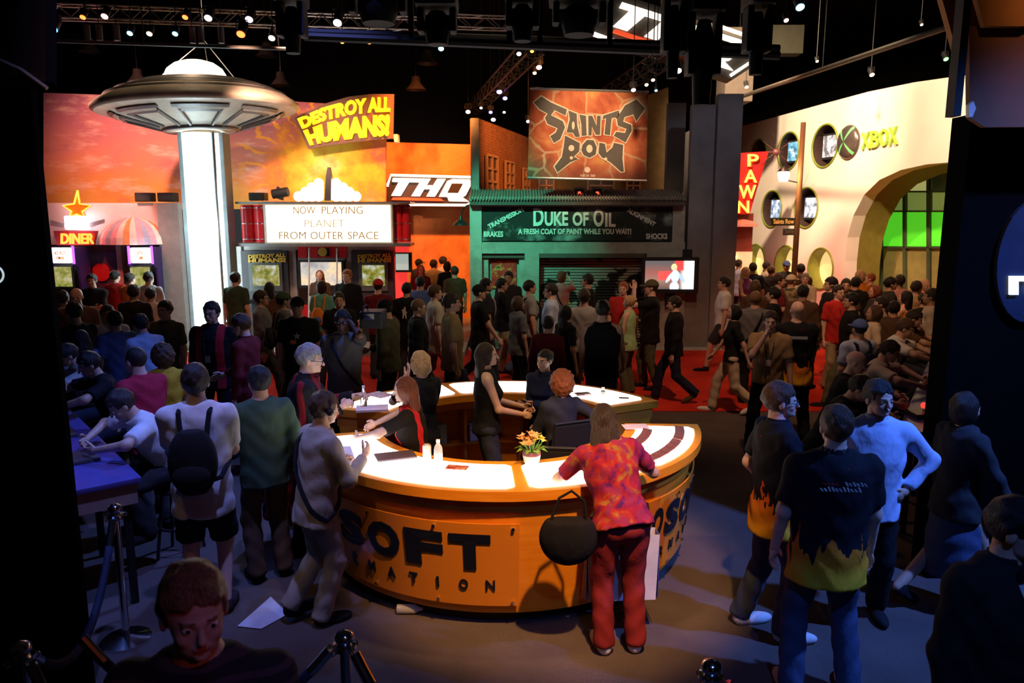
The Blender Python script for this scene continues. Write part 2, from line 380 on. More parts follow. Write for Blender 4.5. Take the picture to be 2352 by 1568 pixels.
# star-topped neon sign
s0 = empty('diner_neon_sign', atY(177, 562, YD-.3), 'neon DINER sign with orange star and glowing white box', 'sign')
st = [(178, 437), (183, 468), (208, 472), (188, 486), (196, 500), (176, 492), (158, 500), (164, 485), (144, 472), (170, 468)]
ppoly(st, YD-.34, .08).build('star', mat('star_orange', (.85, .30, .02), .4), s0)
mb = MB(); w = [atY(a, b, YD-.36) for a, b in st]; mb.tube(w+[w[0]], .018, 6); mb.build('star_neon', glow('neon_orange', (1, .32, .03), 3.2), s0)
MB().bevbox(*[(lambda a, b: ((a.x, YD-.42, b.z), (b.x, YD-.25, a.z)))(atY(146, 496, YD-.42), atY(199, 527, YD-.42))][0], .03).build('light_box', glow('violet_white', (.93, .85, 1), 5), s0)
for pts in ([(115, 505), (147, 514), (147, 523), (115, 518)], [(199, 514), (238, 503), (238, 512), (199, 524)]): ppoly(pts, YD-.3, .05).build('wing', mat('wing_grey', (.25, .22, .22), .4), s0)
ppoly([(122, 530), (222, 530), (214, 563), (132, 563)], YD-.3, .08).build('back_board', mat('sign_maroon', (.25, .02, .03), .5), s0)
ptext('DINER', 139, 536, 215, 560, YD-.36, .03, .03).build('lettering', glow('neon_red', (1, .16, .02), 4.5), s0)
# arcade cabinets
def game_scr(name, a, b, c_, seed, st=1.3, sc=7):
    if name in MATS: return MATS[name]
    g = G(name); p = g.pos(); x, y, z = g.xyz(p); v = g.comb(x, seed, z)
    n = g.noise(v, sc, 4, .6); cl = g.ramp(n, [(.32, a), (.5, b), (.64, c_), (.74, (.85, .85, .8))])
    MATS[name] = g.out((.02, .02, .02), .3, emit=cl, es=st); return MATS[name]
M_LITMQ = glow('marquee_white', (.92, .90, 1), 4.0); M_VIO = glow('violet_tube', (.32, .08, 1), 2.6)
for cx0, cx1, sx0, sx1, lab in ((100, 171, 104, 163, 'arcade cabinet with lit white header under the neon diner sign'), (291, 352, 300, 344, 'arcade cabinet with lit white header between red diner doorway and tiled pillar')):
    Y = YD-.64; bx = (atY(cx0, 700, Y).x+atY(cx1, 700, Y).x)/2; a0 = empty('arcade_cabinet', (bx, Y+.3, .09), lab, 'arcade cabinet', 'arcade cabinets at the diner')
    xa, xb = atY(cx0, 600, Y).x, atY(cx1, 600, Y).x; zt = atY(312, 560, YD).z-.05
    mb = MB()
    for xx in (xa, xb-.04): mb.prism([(0, .09), (.6, .09), (.6, zt), (.05, zt), (.0, zt-.38), (.16, zt-.45), (.2, 1.05), (-.06, .95), (-.06, .8), (.0, .75)], lambda u, v, w, xx=xx: Vector((xx+w, Y+u, v)), .04)
    mb.build('side_panel', mat('cabinet_violet', (.05, .02, .10), .4), a0)
    MB().box((xa+.04, Y+.3, .09), (xb-.04, Y+.58, zt)).box((xa+.04, Y+.02, .09), (xb-.04, Y+.3, .95)).build('body', BLACK, a0)
    (lambda a, b: MB().bevbox((a.x, Y-.02, b.z), (b.x, Y+.1, a.z), .03).build('header', M_LITMQ, a0))(atY(max(cx0+8, 108), 569, Y), atY(cx1-7, 604, Y))
    mb = MB(); ptext('DESTROY', cx0+22, 577, cx1-20, 586, Y-.04, .03, .01, mb=mb); ptext('HUMANS', cx0+28, 588, cx1-24, 596, Y-.04, .03, .01, mb=mb); mb.build('header_print', mat('print_orange', (.9, .45, .05), .6), a0)
    for q in (cx0+2, cx1-6): pbox(q, 565, q+4, 606, Y-.02, .04).build('violet_tube', M_VIO, a0)
    pbox(sx0-6, 609, sx1+6, 664, Y+.15, .05).build('bezel', BLACK, a0)
    pbox(sx0, 613, sx1, 658, Y+.12, .03).build('screen', game_scr('arcade_screen', (.10, .16, .02), (.38, .36, .08), (.55, .5, .3), 2.0, .9), a0)
    MB().box((xa+.04, Y-.02, .93), (xb-.04, Y+.28, 1.0)).build('control_panel', DKMET, a0)
for x0, x1, lb in ((308, 345, 'black loudspeaker on diner parapet above the striped awning'), (360, 398, 'black loudspeaker on diner parapet above the tiled pillar'), (570, 607, 'black loudspeaker standing on the red marquee end')):
    s = empty('loudspeaker', (atY((x0+x1)/2, 464, YD).x, YD+.15, atY(x0, 464, YD).z), lb, 'loudspeaker', 'loudspeakers on the booth roofs')
    Y = YD-.1 if x0 < 500 else YD-.3
    s.location.z = atY(x0, 464, Y).z
    (lambda a, b: MB().bevbox((a.x, Y, b.z), (b.x, Y+.3, a.z), .02).build('cabinet', BLACK, s))(atY(x0, 442, Y), atY(x1, 460 if x0 > 500 else 463, Y))
    pbox(x0+3, 447, x1-3, 461, Y-.012, .012).build('grille', mat('grille', (.03, .028, .025), .9), s)
# ------------------------------------------------------------------ flying saucer on a glowing column
UY = 16.0; uc = atY(458, 262, UY); ux = uc.x
u0 = empty('flying_saucer', (ux, UY, .09), 'silver flying saucer with glowing dome hung over a bright light column', 'flying saucer')
def pz(py): return atY(458, py, UY).z
def pr(px): return px/F_PX*UY*1.01
UROT = Matrix.Rotation(math.radians(-2.6), 3, 'Y')
M_UFO = mat('saucer_metal', (.56, .48, .38), .45, .0, .2, 3)
M_UFO2 = mat('saucer_dark', (.16, .15, .15), .45, .5)
zr = pz(250)
def ul(prof, n=64): return MB().lathe([(pr(r), (253-y)/F_PX*UY*1.02) for r, y in prof], (ux, UY, zr), n, rot=UROT)
ul([(60, 197), (95, 200), (130, 208), (165, 220), (190, 232), (206, 243), (213, 249), (214, 254), (206, 260)]).build('upper_hull', M_UFO, u0, 'all')
for r_, y_ in ((118, 203), (142, 210), (166, 219), (186, 229)):
    ul([(r_-3, y_), (r_, y_-2.5), (r_+3, y_+2), (r_, y_+3)]).build('hull_ring', M_UFO2, u0, True)
ul([(206, 260), (186, 262), (170, 268), (100, 288), (72, 297), (72, 301), (40, 301)]).build('lower_hull', M_UFO, u0, 'all')
for k in range(8):                                  # stepped trapezoid panels under the hull
    for j in range(3):
        a0, a1 = 2*math.pi*(k+.1)/8, 2*math.pi*(k+.9)/8; mb = MB()
        e = j*.05*math.pi/4
        mb.lathe([(pr(176-j*9), (253-266-j*3.2)/F_PX*UY), (pr(180-j*9), (253-267.5-j*3.2)/F_PX*UY), (pr(172-j*9), (253-272-j*3.2)/F_PX*UY), (pr(168-j*9), (253-270.5-j*3.2)/F_PX*UY)], (ux, UY, zr), 8, a0+e, a1-e, rot=UROT)
        mb.build('panel_step', M_UFO2 if j % 2 == 0 else M_UFO, u0)
    for a in (2*math.pi*(k+.18)/8, 2*math.pi*(k+.82)/8):
        A, B = [Vector((ux, UY, zr))+UROT @ Vector((pr(r)*math.cos(a), pr(r)*math.sin(a), (253-y-3)/F_PX*UY)) for r, y in ((160, 271), (86, 293))]
        MB().tube([A, B], .03, 6).build('rib', M_UFO2, u0)
MB().ring(Vector((ux, UY, zr))+UROT @ Vector((0, 0, (253-299)/F_PX*UY)), UROT @ Vector((1, 0, 0)), UROT @ Vector((0, 1, 0)), pr(76), .035, 40).build('collar', M_UFO2, u0, 'all')
ul([(66, 198), (65, 186), (57, 171), (42, 160), (23, 154), (.01, 152)], 40).build('dome', glow('dome_glow', (1, .90, .72), 2.6), u0, 'all')
for px_, py_ in ((440, 95), (470, 92), (478, 95)): pass
hook = atY(468, 92, UY)
for dx_, dy_ in ((-118, 200), (22, 165), (102, 205)):
    MB().tube([hook, atY(458+dx_, dy_, UY)], .008, 5).build('cable', STEEL, u0)
MB().tube([hook, hook+Vector((0, 0, 9.9-hook.z))], .008, 5).build('cable', STEEL, u0)
c0 = empty('light_column', (ux, UY, .09), 'tall glowing white-blue light column under the flying saucer', 'light column')
zc = pz(305); xg = (437+516)/2
gx = atY(476, 500, UY).x; cr = (516-437)/2/F_PX*UY
MB().lathe([(.001, .12), (cr, .12), (cr, zc-.02), (.001, zc-.02)], (gx, UY, 0), 32).build('glow_tube', glow('column_glow', (.72, .95, 1), 7.5), c0, True)
for a in (100, 255, 285, 320, 40): 
    px_, py_ = math.cos(math.radians(a))*(cr+.07), math.sin(math.radians(a))*(cr+.07)
    if a in (255, 285): continue
    MB().tube([(gx+px_, UY+py_, .09), (gx+px_, UY+py_, zc)], .035, 8).build('post', STEEL, c0)
for s_ in (-1, 1): MB().box((gx+s_*(cr+.055)-.04, UY-.1, .09), (gx+s_*(cr+.055)+.04, UY+.3, zc)).build('side_fin', mat('fin_grey', (.22, .24, .25), .5), c0)
MB().lathe([(cr+.02, .09), (cr+.22, .09), (cr+.22, .2), (cr+.02, .26)], (gx, UY, 0), 32).build('foot_ring', STEEL, c0, True)
_l = bpy.data.lights.new('column_lamp', 'POINT'); _l.energy = 70; _l.color = (.7, .93, 1); _l.shadow_soft_size = .3
_o = bpy.data.objects.new('column_lamp', _l); COL.objects.link(_o); _o.location = (gx, UY-.75, 2.6)
# ------------------------------------------------------------------ cinema front with marquee
YT = 17.0
t0 = empty('cinema_building', (-3.7, YT, .09), 'grey cinema shopfront with red panels and poster cases under the marquee', 'shopfront')
M_CIN = mat('cinema_grey', (.40, .36, .34), .5); M_CRED = mat('cinema_red', (.80, .025, .035), .35)
mb = MB(); pbox(526, 562, 560, 800, YT, .3, mb); pbox(560, 562, 925, 574, YT, .3, mb); pbox(655, 574, 684, 800, YT, .3, mb); pbox(796, 574, 812, 800, YT, .3, mb); pbox(896, 574, 906, 800, YT, .3, mb); pbox(684, 592, 796, 602, YT, .3, mb)
mb.build('frame', M_CIN, t0); pbox(526, 562, 925, 800, YT+.25, .1).build('back_panel', mat('cinema_inner', (.22, .16, .15), .6), t0)
for a, b in ((684, 705), (712, 772), (778, 796)): pbox(a, 566, b, 592, YT-.02, .03).build('red_panel', M_CRED, t0)
for a, b in ((684, 796),): pbox(a, 700, b, 795, YT+.1, .03).build('red_panel', M_CRED, t0)
pc = atY(742, 578, YT-.04); pbox(730, 570, 756, 588, YT-.05, .03).build('badge_plate', BLACK, t0)
MB().lathe([(.001, 0), (.1, 0), (.1, .02), (.001, .02)], pc+Vector((0, -.04, 0)), 16, rot=Matrix.Rotation(math.pi/2, 3, 'X')).build('badge', mat('badge_yellow', (.6, .4, .05), .5), t0)
for px_ in (710, 774):
    a, b = atY(px_, 570, YT-.5), atY(px_, 800, YT-.5); MB().tube([(a.x, YT-.5, a.z), (b.x, YT-.5, .09)], .018, 8).build('thin_post', WHITE, t0)
def poster_case(x0, x1, lab):
    p0 = empty('poster_case', atY((x0+x1)/2, 700, YT-.1), lab, 'game kiosk', 'game kiosks in the cinema front')
    pbox(x0, 576, x1, 700, YT-.12, .115).build('panel', mat('poster_dark', (.035, .03, .035), .5), p0)
    mb = MB(); ptext('DESTROY ALL', x0+14, 585, x1-6, 594, YT-.15, .04, .02, mb=mb, dy=4); ptext('HUMANS!', x0+14, 594, x1-6, 605, YT-.15, .05, .02, mb=mb, dy=3)
    mb.build('title', mat('title_yellow', (.62, .36, .03), .5), p0)
    pbox(x0+16, 603, x1-14, 668, YT-.16, .06).build('bezel', mat('tv_bezel', (.10, .10, .10), .4), p0)
    pbox(x0+24, 609, x1-21, 656, YT-.18, .03).build('screen', game_scr('kiosk_screen', (.05, .11, .01), (.34, .30, .05), (.55, .6, .55), 4.0 if x0 < 700 else 7.0, .95, 6), p0)
    MB().box((atY(x0+18, 668, YT-.3).x, YT-.5, .95), (atY(x1-18, 668, YT-.3).x, YT-.1, 1.02)).build('shelf', DKMET, p0)
    pl = atY(x0+18, 668, YT-.3).x; pr_ = atY(x1-18, 668, YT-.3).x
    MB().box((pl+.05, YT-.4, .09), (pr_-.05, YT-.12, .95)).build('pedestal', BLACK, p0)
poster_case(556, 662, 'game kiosk with lit screen beside the glowing column'); poster_case(808, 904, 'game kiosk with lit screen beside the red pillar')
v0 = empty('flat_television', atY(736, 660, YT-.2), 'wide flat television with pale picture between the two kiosks', 'television')
pbox(684, 598, 790, 661, YT-.15, .12).build('frame', BLACK, v0)
g = G('pale_film'); x, y, z = g.xyz(g.pos()); n = g.noise(g.comb(x, 9, z), 2.6, 4, .6)
pbox(691, 602, 784, 655, YT-.17, .03).build('screen', g.out((.02, .02, .02), .3, emit=g.ramp(n, [(.3, (.30, .29, .30)), (.5, (.55, .50, .45)), (.62, (.9, .62, .35)), (.7, (.35, .55, .5))]), es=1.25), v0)
# marquee
YM = 16.2
m0 = empty('cinema_marquee', atY(744, 560, YM), 'lit cinema marquee reading NOW PLAYING FROM OUTER SPACE with red fluted ends', 'marquee')
pbox(606, 466, 902, 561, YM+.02, .75).build('box', mat('marquee_frame', (.5, .46, .42), .4), m0)
g = G('marquee_lit'); pbox(612, 471, 897, 556, YM-.01, .03).build('light_face', g.out((.9, .85, .7), .5, emit=(1, .90, .62), es=1.55), m0)
for s_, q_, b_ in (('NOW', (674, 474, 724, 491), -.01), ('PLAYING', (739, 474, 833, 491), -.01), ('PLANET', (700, 505, 790, 521), -.024), ('FROM', (641, 532, 702, 549), -.01), ('OUTER', (713, 532, 788, 549), -.01), ('SPACE', (799, 532, 869, 549), -.01)): ptext(s_, *q_, YM-.025, b_, .01).build('lettering', mat('marquee_letter', (.30, .16, .05), .7), m0)
for x0, x1 in ((548, 606), (902, 940)):
    for k in range(2):
        a = atY(x0+(x1-x0)*(k+.5)/2, 515, YM+.1); rad_ = (x1-x0)/4/F_PX*YM; t_, b_ = atY(a.x, 468, YM).z, atY(a.x, 558, YM).z
        zt = atY(x0, 470, YM).z; zb = atY(x0, 557, YM).z
        MB().lathe([(.001, zb), (rad_, zb), (rad_, zt), (.001, zt)], (a.x, YM+.3, 0), 20).build('red_drum', M_CRED, m0, True)
        for q in (.08, .5, .92): MB().ring((a.x, YM+.3, zb+(zt-zb)*q), (1, 0, 0), (0, 1, 0), rad_, .012, 20, 6).build('chrome_band', CHROME, m0, 'all')
mb = MB(); pbox(540, 559, 942, 566, YM+.0, .75, mb); pbox(540, 463, 942, 468, YM+.0, .75, mb); mb.build('chrome_trim', STEEL, m0)
# fan of globe bulbs with dark fin
f0 = empty('bulb_fan', atY(752, 466, YM+.3), 'stepped cluster of round white bulbs with dark fin on the marquee top', 'bulb cluster')
M_BULB = glow('bulb_white', (1, .95, .90), 7)
for s_ in (-1, 1):
    for k, (dx_, hs) in enumerate(((20, 4), (36, 3), (50, 2), (66, 1))):
        for j in range(hs):
            c_ = atY(752+s_*dx_, 451-j*10, YM+.3); MB().ball(c_, .105, 8).build('bulb', M_BULB, f0, 'all')
ppoly([(745, 461), (748, 405), (752, 384), (757, 384), (761, 405), (760, 461)], YM+.2, .12).build('fin', mat('fin_dark', (.05, .05, .055), .4), f0)
q0 = empty('stage_spotlight', atY(655, 466, YM+.3), 'black stage spotlight aimed sideways beside the round bulbs', 'spotlight')
MB().tube([atY(626, 446, YM+.3), atY(662, 440, YM+.3)], .10, 14).build('housing', BLACK, q0, True); ppoly([(628, 453), (636, 428), (652, 438), (648, 460)], YM+.25, .1).build('yoke', BLACK, q0)
# red pillar right of the marquee with tilted screen
k0 = empty('red_pillar', (atY(924, 700, 16.7).x, 16.8, .09), 'glowing red pillar with black screen at the cinema corner', 'pillar')
pbox(908, 566, 936, 590, 16.7, .3).build('cap', glow('red_glow', (1, .05, .04), .8), k0); pbox(909, 590, 934, 790, 16.75, .2).build('shaft', glow('red_glow', (1, .05, .04), .8), k0)
n0 = empty('side_screen', atY(924, 628, 16.5), 'small grey screen in black frame fixed on the red pillar', 'television')
pbox(908, 580, 945, 625, 16.55, .12).build('frame', BLACK, n0); pbox(909, 583, 938, 620, 16.53, .03).build('screen', glow('grey_scr', (.42, .50, .45), .75), n0)
# ------------------------------------------------------------------ orange alley wall with three-letter sign
YA = 20.5
g = G('orange_wall'); x, y, z = g.xyz(g.pos()); n = g.noise(g.comb(x, 0, z), .9, 6, .6, .6); n2 = g.noise(g.comb(x, 5, g.f('MULTIPLY', z, .6)), 1.6, 4)
M_OW = g.out(g.mix(g.mr(n2, .5, .72, 0, .8), g.mix(g.mr(n, .35, .65), (.62, .20, .06), (.80, .34, .10)), (.20, .06, .02)), .8)
o = struct('wall_alley', ppoly([(880, 326), (1092, 332), (1092, 765), (880, 765)], YA, .15), M_OW)
h0 = empty('lamp_gooseneck', atY(1090, 480, 16.9), 'dark gooseneck barn lamp hanging in front of orange wall', 'lamp')
h0.name = 'barn_lamp'
pts = [atY(1081, 470, 16.4), atY(1072, 472, 16.4), atY(1063, 480, 16.4), atY(1058, 495, 16.4)]
MB().tube(pts, .016, 6).build('arm', DKMET, h0)
q = pts[-1]; MB().lathe([(.02, 0), (.04, -.05), (.05, -.09), (.15, -.16), (.17, -.20), (.165, -.205), (.02, -.12)], q, 20).build('shade', DKMET, h0, True)
YQ = 19.6
z0 = empty('publisher_sign', atY(985, 470, YQ), 'white THQ letters with red underline on dark tilted plate against orange wall', 'sign')
ppoly([(887, 418), (897, 400), (1092, 405), (1092, 471), (1080, 470), (890, 467)], YQ, .15).build('plate', mat('sign_brown', (.035, .018, .015), .5), z0)
M_LETW = glow('letter_white', (1, .93, .80), 1.5); M_LETR = glow('letter_red', (1, .10, .03), .9)
def letters_thq(P, par, ext=.08):
    """P maps the sign's own 0..1 square to 3-D"""
    def pg(nm, pts, m): MB().prism(pts, lambda u, v, w: P(u, v, w), ext).build(nm, m, par)
    pg('letter_t', [(.04, .72), (.05, .84), (.40, .84), (.37, .72), (.24, .72), (.14, .30), (.03, .30), (.12, .72)][:], M_LETW)
    pg('letter_h', [(.27, .30), (.40, .84), (.50, .84), (.45, .64), (.53, .64), (.58, .84), (.68, .84), (.55, .30), (.45, .30), (.50, .52), (.42, .52), (.37, .30)], M_LETW)
    pg('letter_q', [(.60, .30), (.70, .78), (.76, .84), (.97, .84), (1.0, .76), (.92, .36), (.88, .30), (.96, .17), (.72, .17), (.70, .30)], M_LETW)
    MB().prism([(.70, .42), (.755, .71), (.89, .71), (.83, .42)], lambda u, v, w: P(u, v, w-.012), .012).build('letter_counter', mat('sign_brown', (.035, .018, .015), .5), par)
    pg('underline', [(.03, .17), (.05, .25), (.62, .25), (.66, .17)], M_LETR)
def Pq(u, v, w):
    p = atY(893+(1085-893)*u, 474-(474-398)*v+4*(u-.5), YQ-.08); return Vector((p.x, YQ-.1+w, p.z))
letters_thq(Pq, z0)
MB().tube([atY(889, 428, YQ-.02), atY(898, 402, YQ-.02), atY(1090, 407, YQ-.02)], .035, 6).build('outline', M_LETW, z0); MB().tube([atY(940, 470, YQ-.02), atY(1072, 471, YQ-.02), atY(1084, 464, YQ-.02)], .035, 6).build('outline', M_LETW, z0)
for px_ in (910, 1060): q = atY(px_, 440, YQ+.1); MB().tube([q, (q.x, YA+.02, q.z)], .03, 6).build('wall_bracket', DKMET, z0)
# ------------------------------------------------------------------ garage building
YG = 16.1
g = G('garage_plaster'); p = g.pos(); n = g.noise(p, 1.1, 6, .6); n2 = g.noise(p, 4, 4)
M_GAR = g.out(g.mix(g.mr(n2, .45, .7, 0, .5), g.mix(g.mr(n, .35, .65), (.30, .30, .26), (.46, .45, .40)), (.18, .17, .14)), .8)
M_GDK = mat('garage_dark', (.09, .075, .06), .7)
ga = empty('garage_building', (1.3, YG, 0), 'plaster garage shopfront with roller shutter, door and corrugated roof edge', 'shopfront')
mb = MB(); pbox(1080, 452, 1107, 806, YG, .6, mb); pbox(1107, 556, 1573, 582, YG, .6, mb); pbox(1107, 452, 1573, 474, YG, .6, mb); pbox(1545, 474, 1573, 556, YG, .6, mb)
pbox(1205, 582, 1238, 806, YG, .6, mb); pbox(1482, 582, 1573, 806, YG, .6, mb); mb.build('wall', M_GAR, ga)
pbox(1107, 474, 1545, 556, YG+.1, .3).build('sign_recess', M_GDK, ga)
mb = MB(); pbox(1107, 582, 1205, 592, YG+.05, .2, mb); pbox(1238, 582, 1482, 592, YG-.04, .3, mb); mb.build('lintel', M_GDK, ga)
mb = MB(); pbox(1107, 592, 1122, 806, YG+.1, .2, mb); pbox(1192, 592, 1205, 806, YG+.1, .2, mb); mb.build('door_frame', M_GAR, ga)
pbox(1122, 592, 1192, 806, YG+.2, .05).build('door', mat('garage_door_green', (.25, .30, .26), .6), ga)
# roller shutter with mural, slat by slat
g = G('shutter_mural'); x, y, z = g.xyz(g.pos()); n = g.noise(g.comb(x, 2, z), 1.7, 3, .5, .5); n2 = g.noise(g.comb(x, 8, z), 2.6, 2)
M_SHUT = g.out(g.mix(g.mr(n2, .68, .70), g.mix(g.mr(n, .47, .50), (.33, .33, .30), (.012, .014, .014)), (.45, .36, .04)), .32, .35)
pbox(1238, 592, 1482, 806, YG+.28, .05).build('shutter_back', BLACK, ga)
z1, z0_ = atY(1360, 593, YG+.15).z, .08; ns = 30; xa, xb = atY(1240, 700, YG+.15).x, atY(1481, 700, YG+.15).x
for k in range(ns):
    zz = z0_+(z1-z0_)*k/ns; hh = (z1-z0_)/ns
    MB().prism([(0, 0), (.045, .15*hh), (.05, .5*hh), (.03, .9*hh), (0, .95*hh)], lambda u, v, w, zz=zz: Vector((xa+w, YG+.22-u, zz+v)), xb-xa).build('shutter_slat', M_SHUT, ga)
mb = MB(); n_ = 74; xa, xb = atY(1078, 455, YG-.15).x, atY(1576, 455, YG-.15).x; zz = atY(1300, 457, YG-.15).z; vs = []; fs = []
for i in range(n_*4+1):
    xx = xa+(xb-xa)*i/(n_*4); b = .025*math.sin(2*math.pi*i/4)
    vs += [(xx, YG-.2, zz+b), (xx, YG+.7, zz+.22+b), (xx, YG-.2, zz+b-.015), (xx, YG+.7, zz+.205+b)]
for i in range(n_*4):
    k = 4*i; fs += [(k, k+4, k+5, k+1), (k+2, k+3, k+7, k+6), (k, k+2, k+6, k+4)]
mb.add(vs, fs).build('corrugated_roof', mat('tin', (.34, .31, .27), .5, .4), ga, normals=False)
MB().box((xa, YG-.16, zz-.12), (xb, YG, zz-.03)).build('fascia', M_GDK, ga)
MB().box((-.80, YG+.5, 0), (3.38, YG+.58, 3.05)).build('rear_panel', BLACK, ga)
# painted sign board
g = G('garage_sign_print'); x, y, z = g.xyz(g.pos()); n = g.noise(g.comb(x, 4, z), 2.2, 5, .6); n2 = g.noise(g.comb(x, 1, z), .8, 2)
b0 = empty('garage_sign', atY(1325, 556, YG), 'dark photo signboard reading DUKE OF OIL above the garage shutter', 'sign')
pbox(1108, 475, 1544, 553, YG+.02, .07).build('board', g.out(g.mix(g.mr(n, .52, .72), (.012, .02, .018), (.30, .38, .34)), .45), b0)
M_SIGNW = mat('sign_cream', (.78, .80, .72), .6)
mb = MB(); ptext('D', 1225, 478, 1249, 519, YG, .035, .03, mb=mb); ptext('UKE', 1251, 486, 1305, 519, YG, .035, .03, mb=mb); ptext('OF', 1315, 487, 1352, 519, YG, .035, .03, mb=mb); ptext('O', 1363, 479, 1387, 521, YG, .035, .03, mb=mb); ptext('IL', 1390, 489, 1414, 521, YG, .035, .03, mb=mb)
mb.build('title', M_SIGNW, b0)
for s_, q_ in (('A FRESH COAT OF PAINT WHILE YOU WAIT!', (1190, 525, 1450, 538)), ('BRAKES', (1111, 531, 1156, 544)), ('SHOCKS', (1484, 536, 1533, 549))): ptext(s_, *q_, YG, .03, .02).build('small_lettering', M_SIGNW, b0)
def slant(s, A, B, hpx):
    def fn(u, v, w):
        dx_, dy_ = B[0]-A[0], B[1]-A[1]; L = math.hypot(dx_, dy_); p = atY(A[0]+dx_*u+dy_/L*hpx*v, A[1]+dy_*u-dx_/L*hpx*v, YG); return (p.x, YG+w, p.z)
    text_mb(s, fn, .03, .02).build('small_lettering', M_SIGNW, b0)
slant('TRANSMISSION', (1124, 526), (1204, 485), 11); slant('ALIGNMENT', (1439, 486), (1502, 521), 11)
g = G('poster_print'); x, y, z = g.xyz(g.pos()); n = g.noise(g.comb(x, 3, z), 5, 4, .6)
thing('door_poster', pbox(1129, 598, 1186, 662, YG+.17, .015), g.out(g.ramp(n, [(.35, (.35, .01, .01)), (.52, (.75, .03, .02)), (.60, (.7, .30, .06)), (.66, (.04, .04, .04))]), .5), 'red poster taped on the green garage door', 'poster')
tv = empty('wall_television', atY(1540, 672, 15.9), 'flat television showing bright picture of woman in blue beside garage', 'television')
pbox(1474, 591, 1605, 673, 15.85, .12).build('frame', BLACK, tv); pbox(1530, 670, 1550, 700, 15.95, .15).build('bracket', BLACK, tv)
g = G('tv_film'); x, y, z = g.xyz(g.pos()); n = g.noise(g.comb(x, 1, z), 3, 3)
pa, pb = atY(1482, 599, 15.83), atY(1594, 664, 15.83); U = g.mr(x, pa.x, pb.x); V = g.mr(z, pb.z, pa.z)
col = g.mix(g.mr(U, .70, .80), g.ramp(V, [(0, (.10, .07, .06)), (.3, (.30, .16, .12)), (.6, (.30, .10, .08)), (.9, (.12, .10, .10))]), (.95, .90, .85))
col = g.mix(g.f('MULTIPLY', g.mr(U, .25, .3), g.f('MULTIPLY', g.mr(U, .66, .62), g.f('MULTIPLY', g.mr(V, .3, .35), g.mr(V, .66, .6)))), col, (.85, .08, .07))
col = g.mix(g.f('MULTIPLY', g.mr(U, .58, .62), g.f('MULTIPLY', g.mr(U, .80, .76), g.mr(V, .62, .7))), col, (.8, .06, .06))
def blob(col, cu, cv, ru, rv, c_, sl=0.0):
    a = g.f('SUBTRACT', U, cu); b = g.f('SUBTRACT', V, cv); a = g.f('SUBTRACT', a, g.f('MULTIPLY', b, sl)); a = g.f('DIVIDE', a, ru); b = g.f('DIVIDE', b, rv)
    return g.mix(g.mr(g.f('ADD', g.f('MULTIPLY', a, a), g.f('MULTIPLY', b, b)), .8, 1.0, 1, 0), col, c_)
for q in ((.60, .08, .10, .20, (.70, .78, .95)), (.50, .42, .045, .20, (.55, .68, 1), .35), (.73, .42, .045, .20, (.40, .55, .95), -.35), (.61, .46, .085, .24, (.62, .74, 1)), (.585, .78, .062, .13, (.95, .66, .28)), (.59, .74, .040, .09, (.90, .55, .42))): col = blob(col, *q)
pbox(1482, 599, 1594, 664, 15.83, .03).build('screen', g.out((.02, .02, .02), .3, emit=col, es=1.5), tv)
thing('wall_speaker', pbox(1571, 573, 1590, 594, 15.95, .14), BLACK, 'little black speaker box above the garage television', 'loudspeaker')
# ------------------------------------------------------------------ brick building behind the garage
g = G('brick_print'); x, y, z = g.xyz(g.pos()); bk = g.n('ShaderNodeTexBrick'); g.put(bk.inputs['Vector'], g.comb(g.f('ADD', x, g.f('MULTIPLY', y, .98)), z, 0.0))
bk.inputs['Scale'].default_value = 4.0; bk.inputs['Color1'].default_value = (.50, .20, .09, 1); bk.inputs['Color2'].default_value = (.36, .13, .06, 1); bk.inputs['Mortar'].default_value = (.26, .12, .07, 1); bk.inputs['Mortar Size'].default_value = .03
M_BRK = g.out(g.mix(g.mr(g.noise(g.pos(), 1.5, 4), .5, .7, 0, .6), bk.outputs[0], (.22, .08, .03)), .85)
kb = empty('brick_building', (0, 18, 0), 'orange lit brick building with sash windows behind the garage roof', 'building')
A, B = (atY(1100, 300, YG+.95).x, YG+.95), (.75, 22.5); L = math.hypot(B[0]-A[0], B[1]-A[1]); ux_, uy_ = (B[0]-A[0])/L, (B[1]-A[1])/L
zt = atY(1100, 272, A[1]).z
def onw(s, z, off=0.0): return Vector((A[0]+ux_*s+uy_*off, A[1]+uy_*s-ux_*off, z))
mb = MB(); mb.add([onw(0, 0), onw(L, 0), onw(L, zt), onw(0, zt), onw(0, 0, -.2), onw(L, 0, -.2), onw(L, zt, -.2), onw(0, zt, -.2)], [(0, 1, 2, 3), (4, 7, 6, 5), (3, 2, 6, 7), (0, 3, 7, 4), (1, 5, 6, 2)]); mb.build('side_wall', M_BRK, kb)
pbox(1082, 271, 1100, 452, YG+.74, .12).build('corner_pier', M_GAR, kb)
M_WIN = mat('window_dark', (.10, .05, .03), .3); M_WFR = mat('window_frame', (.62, .36, .22), .6)
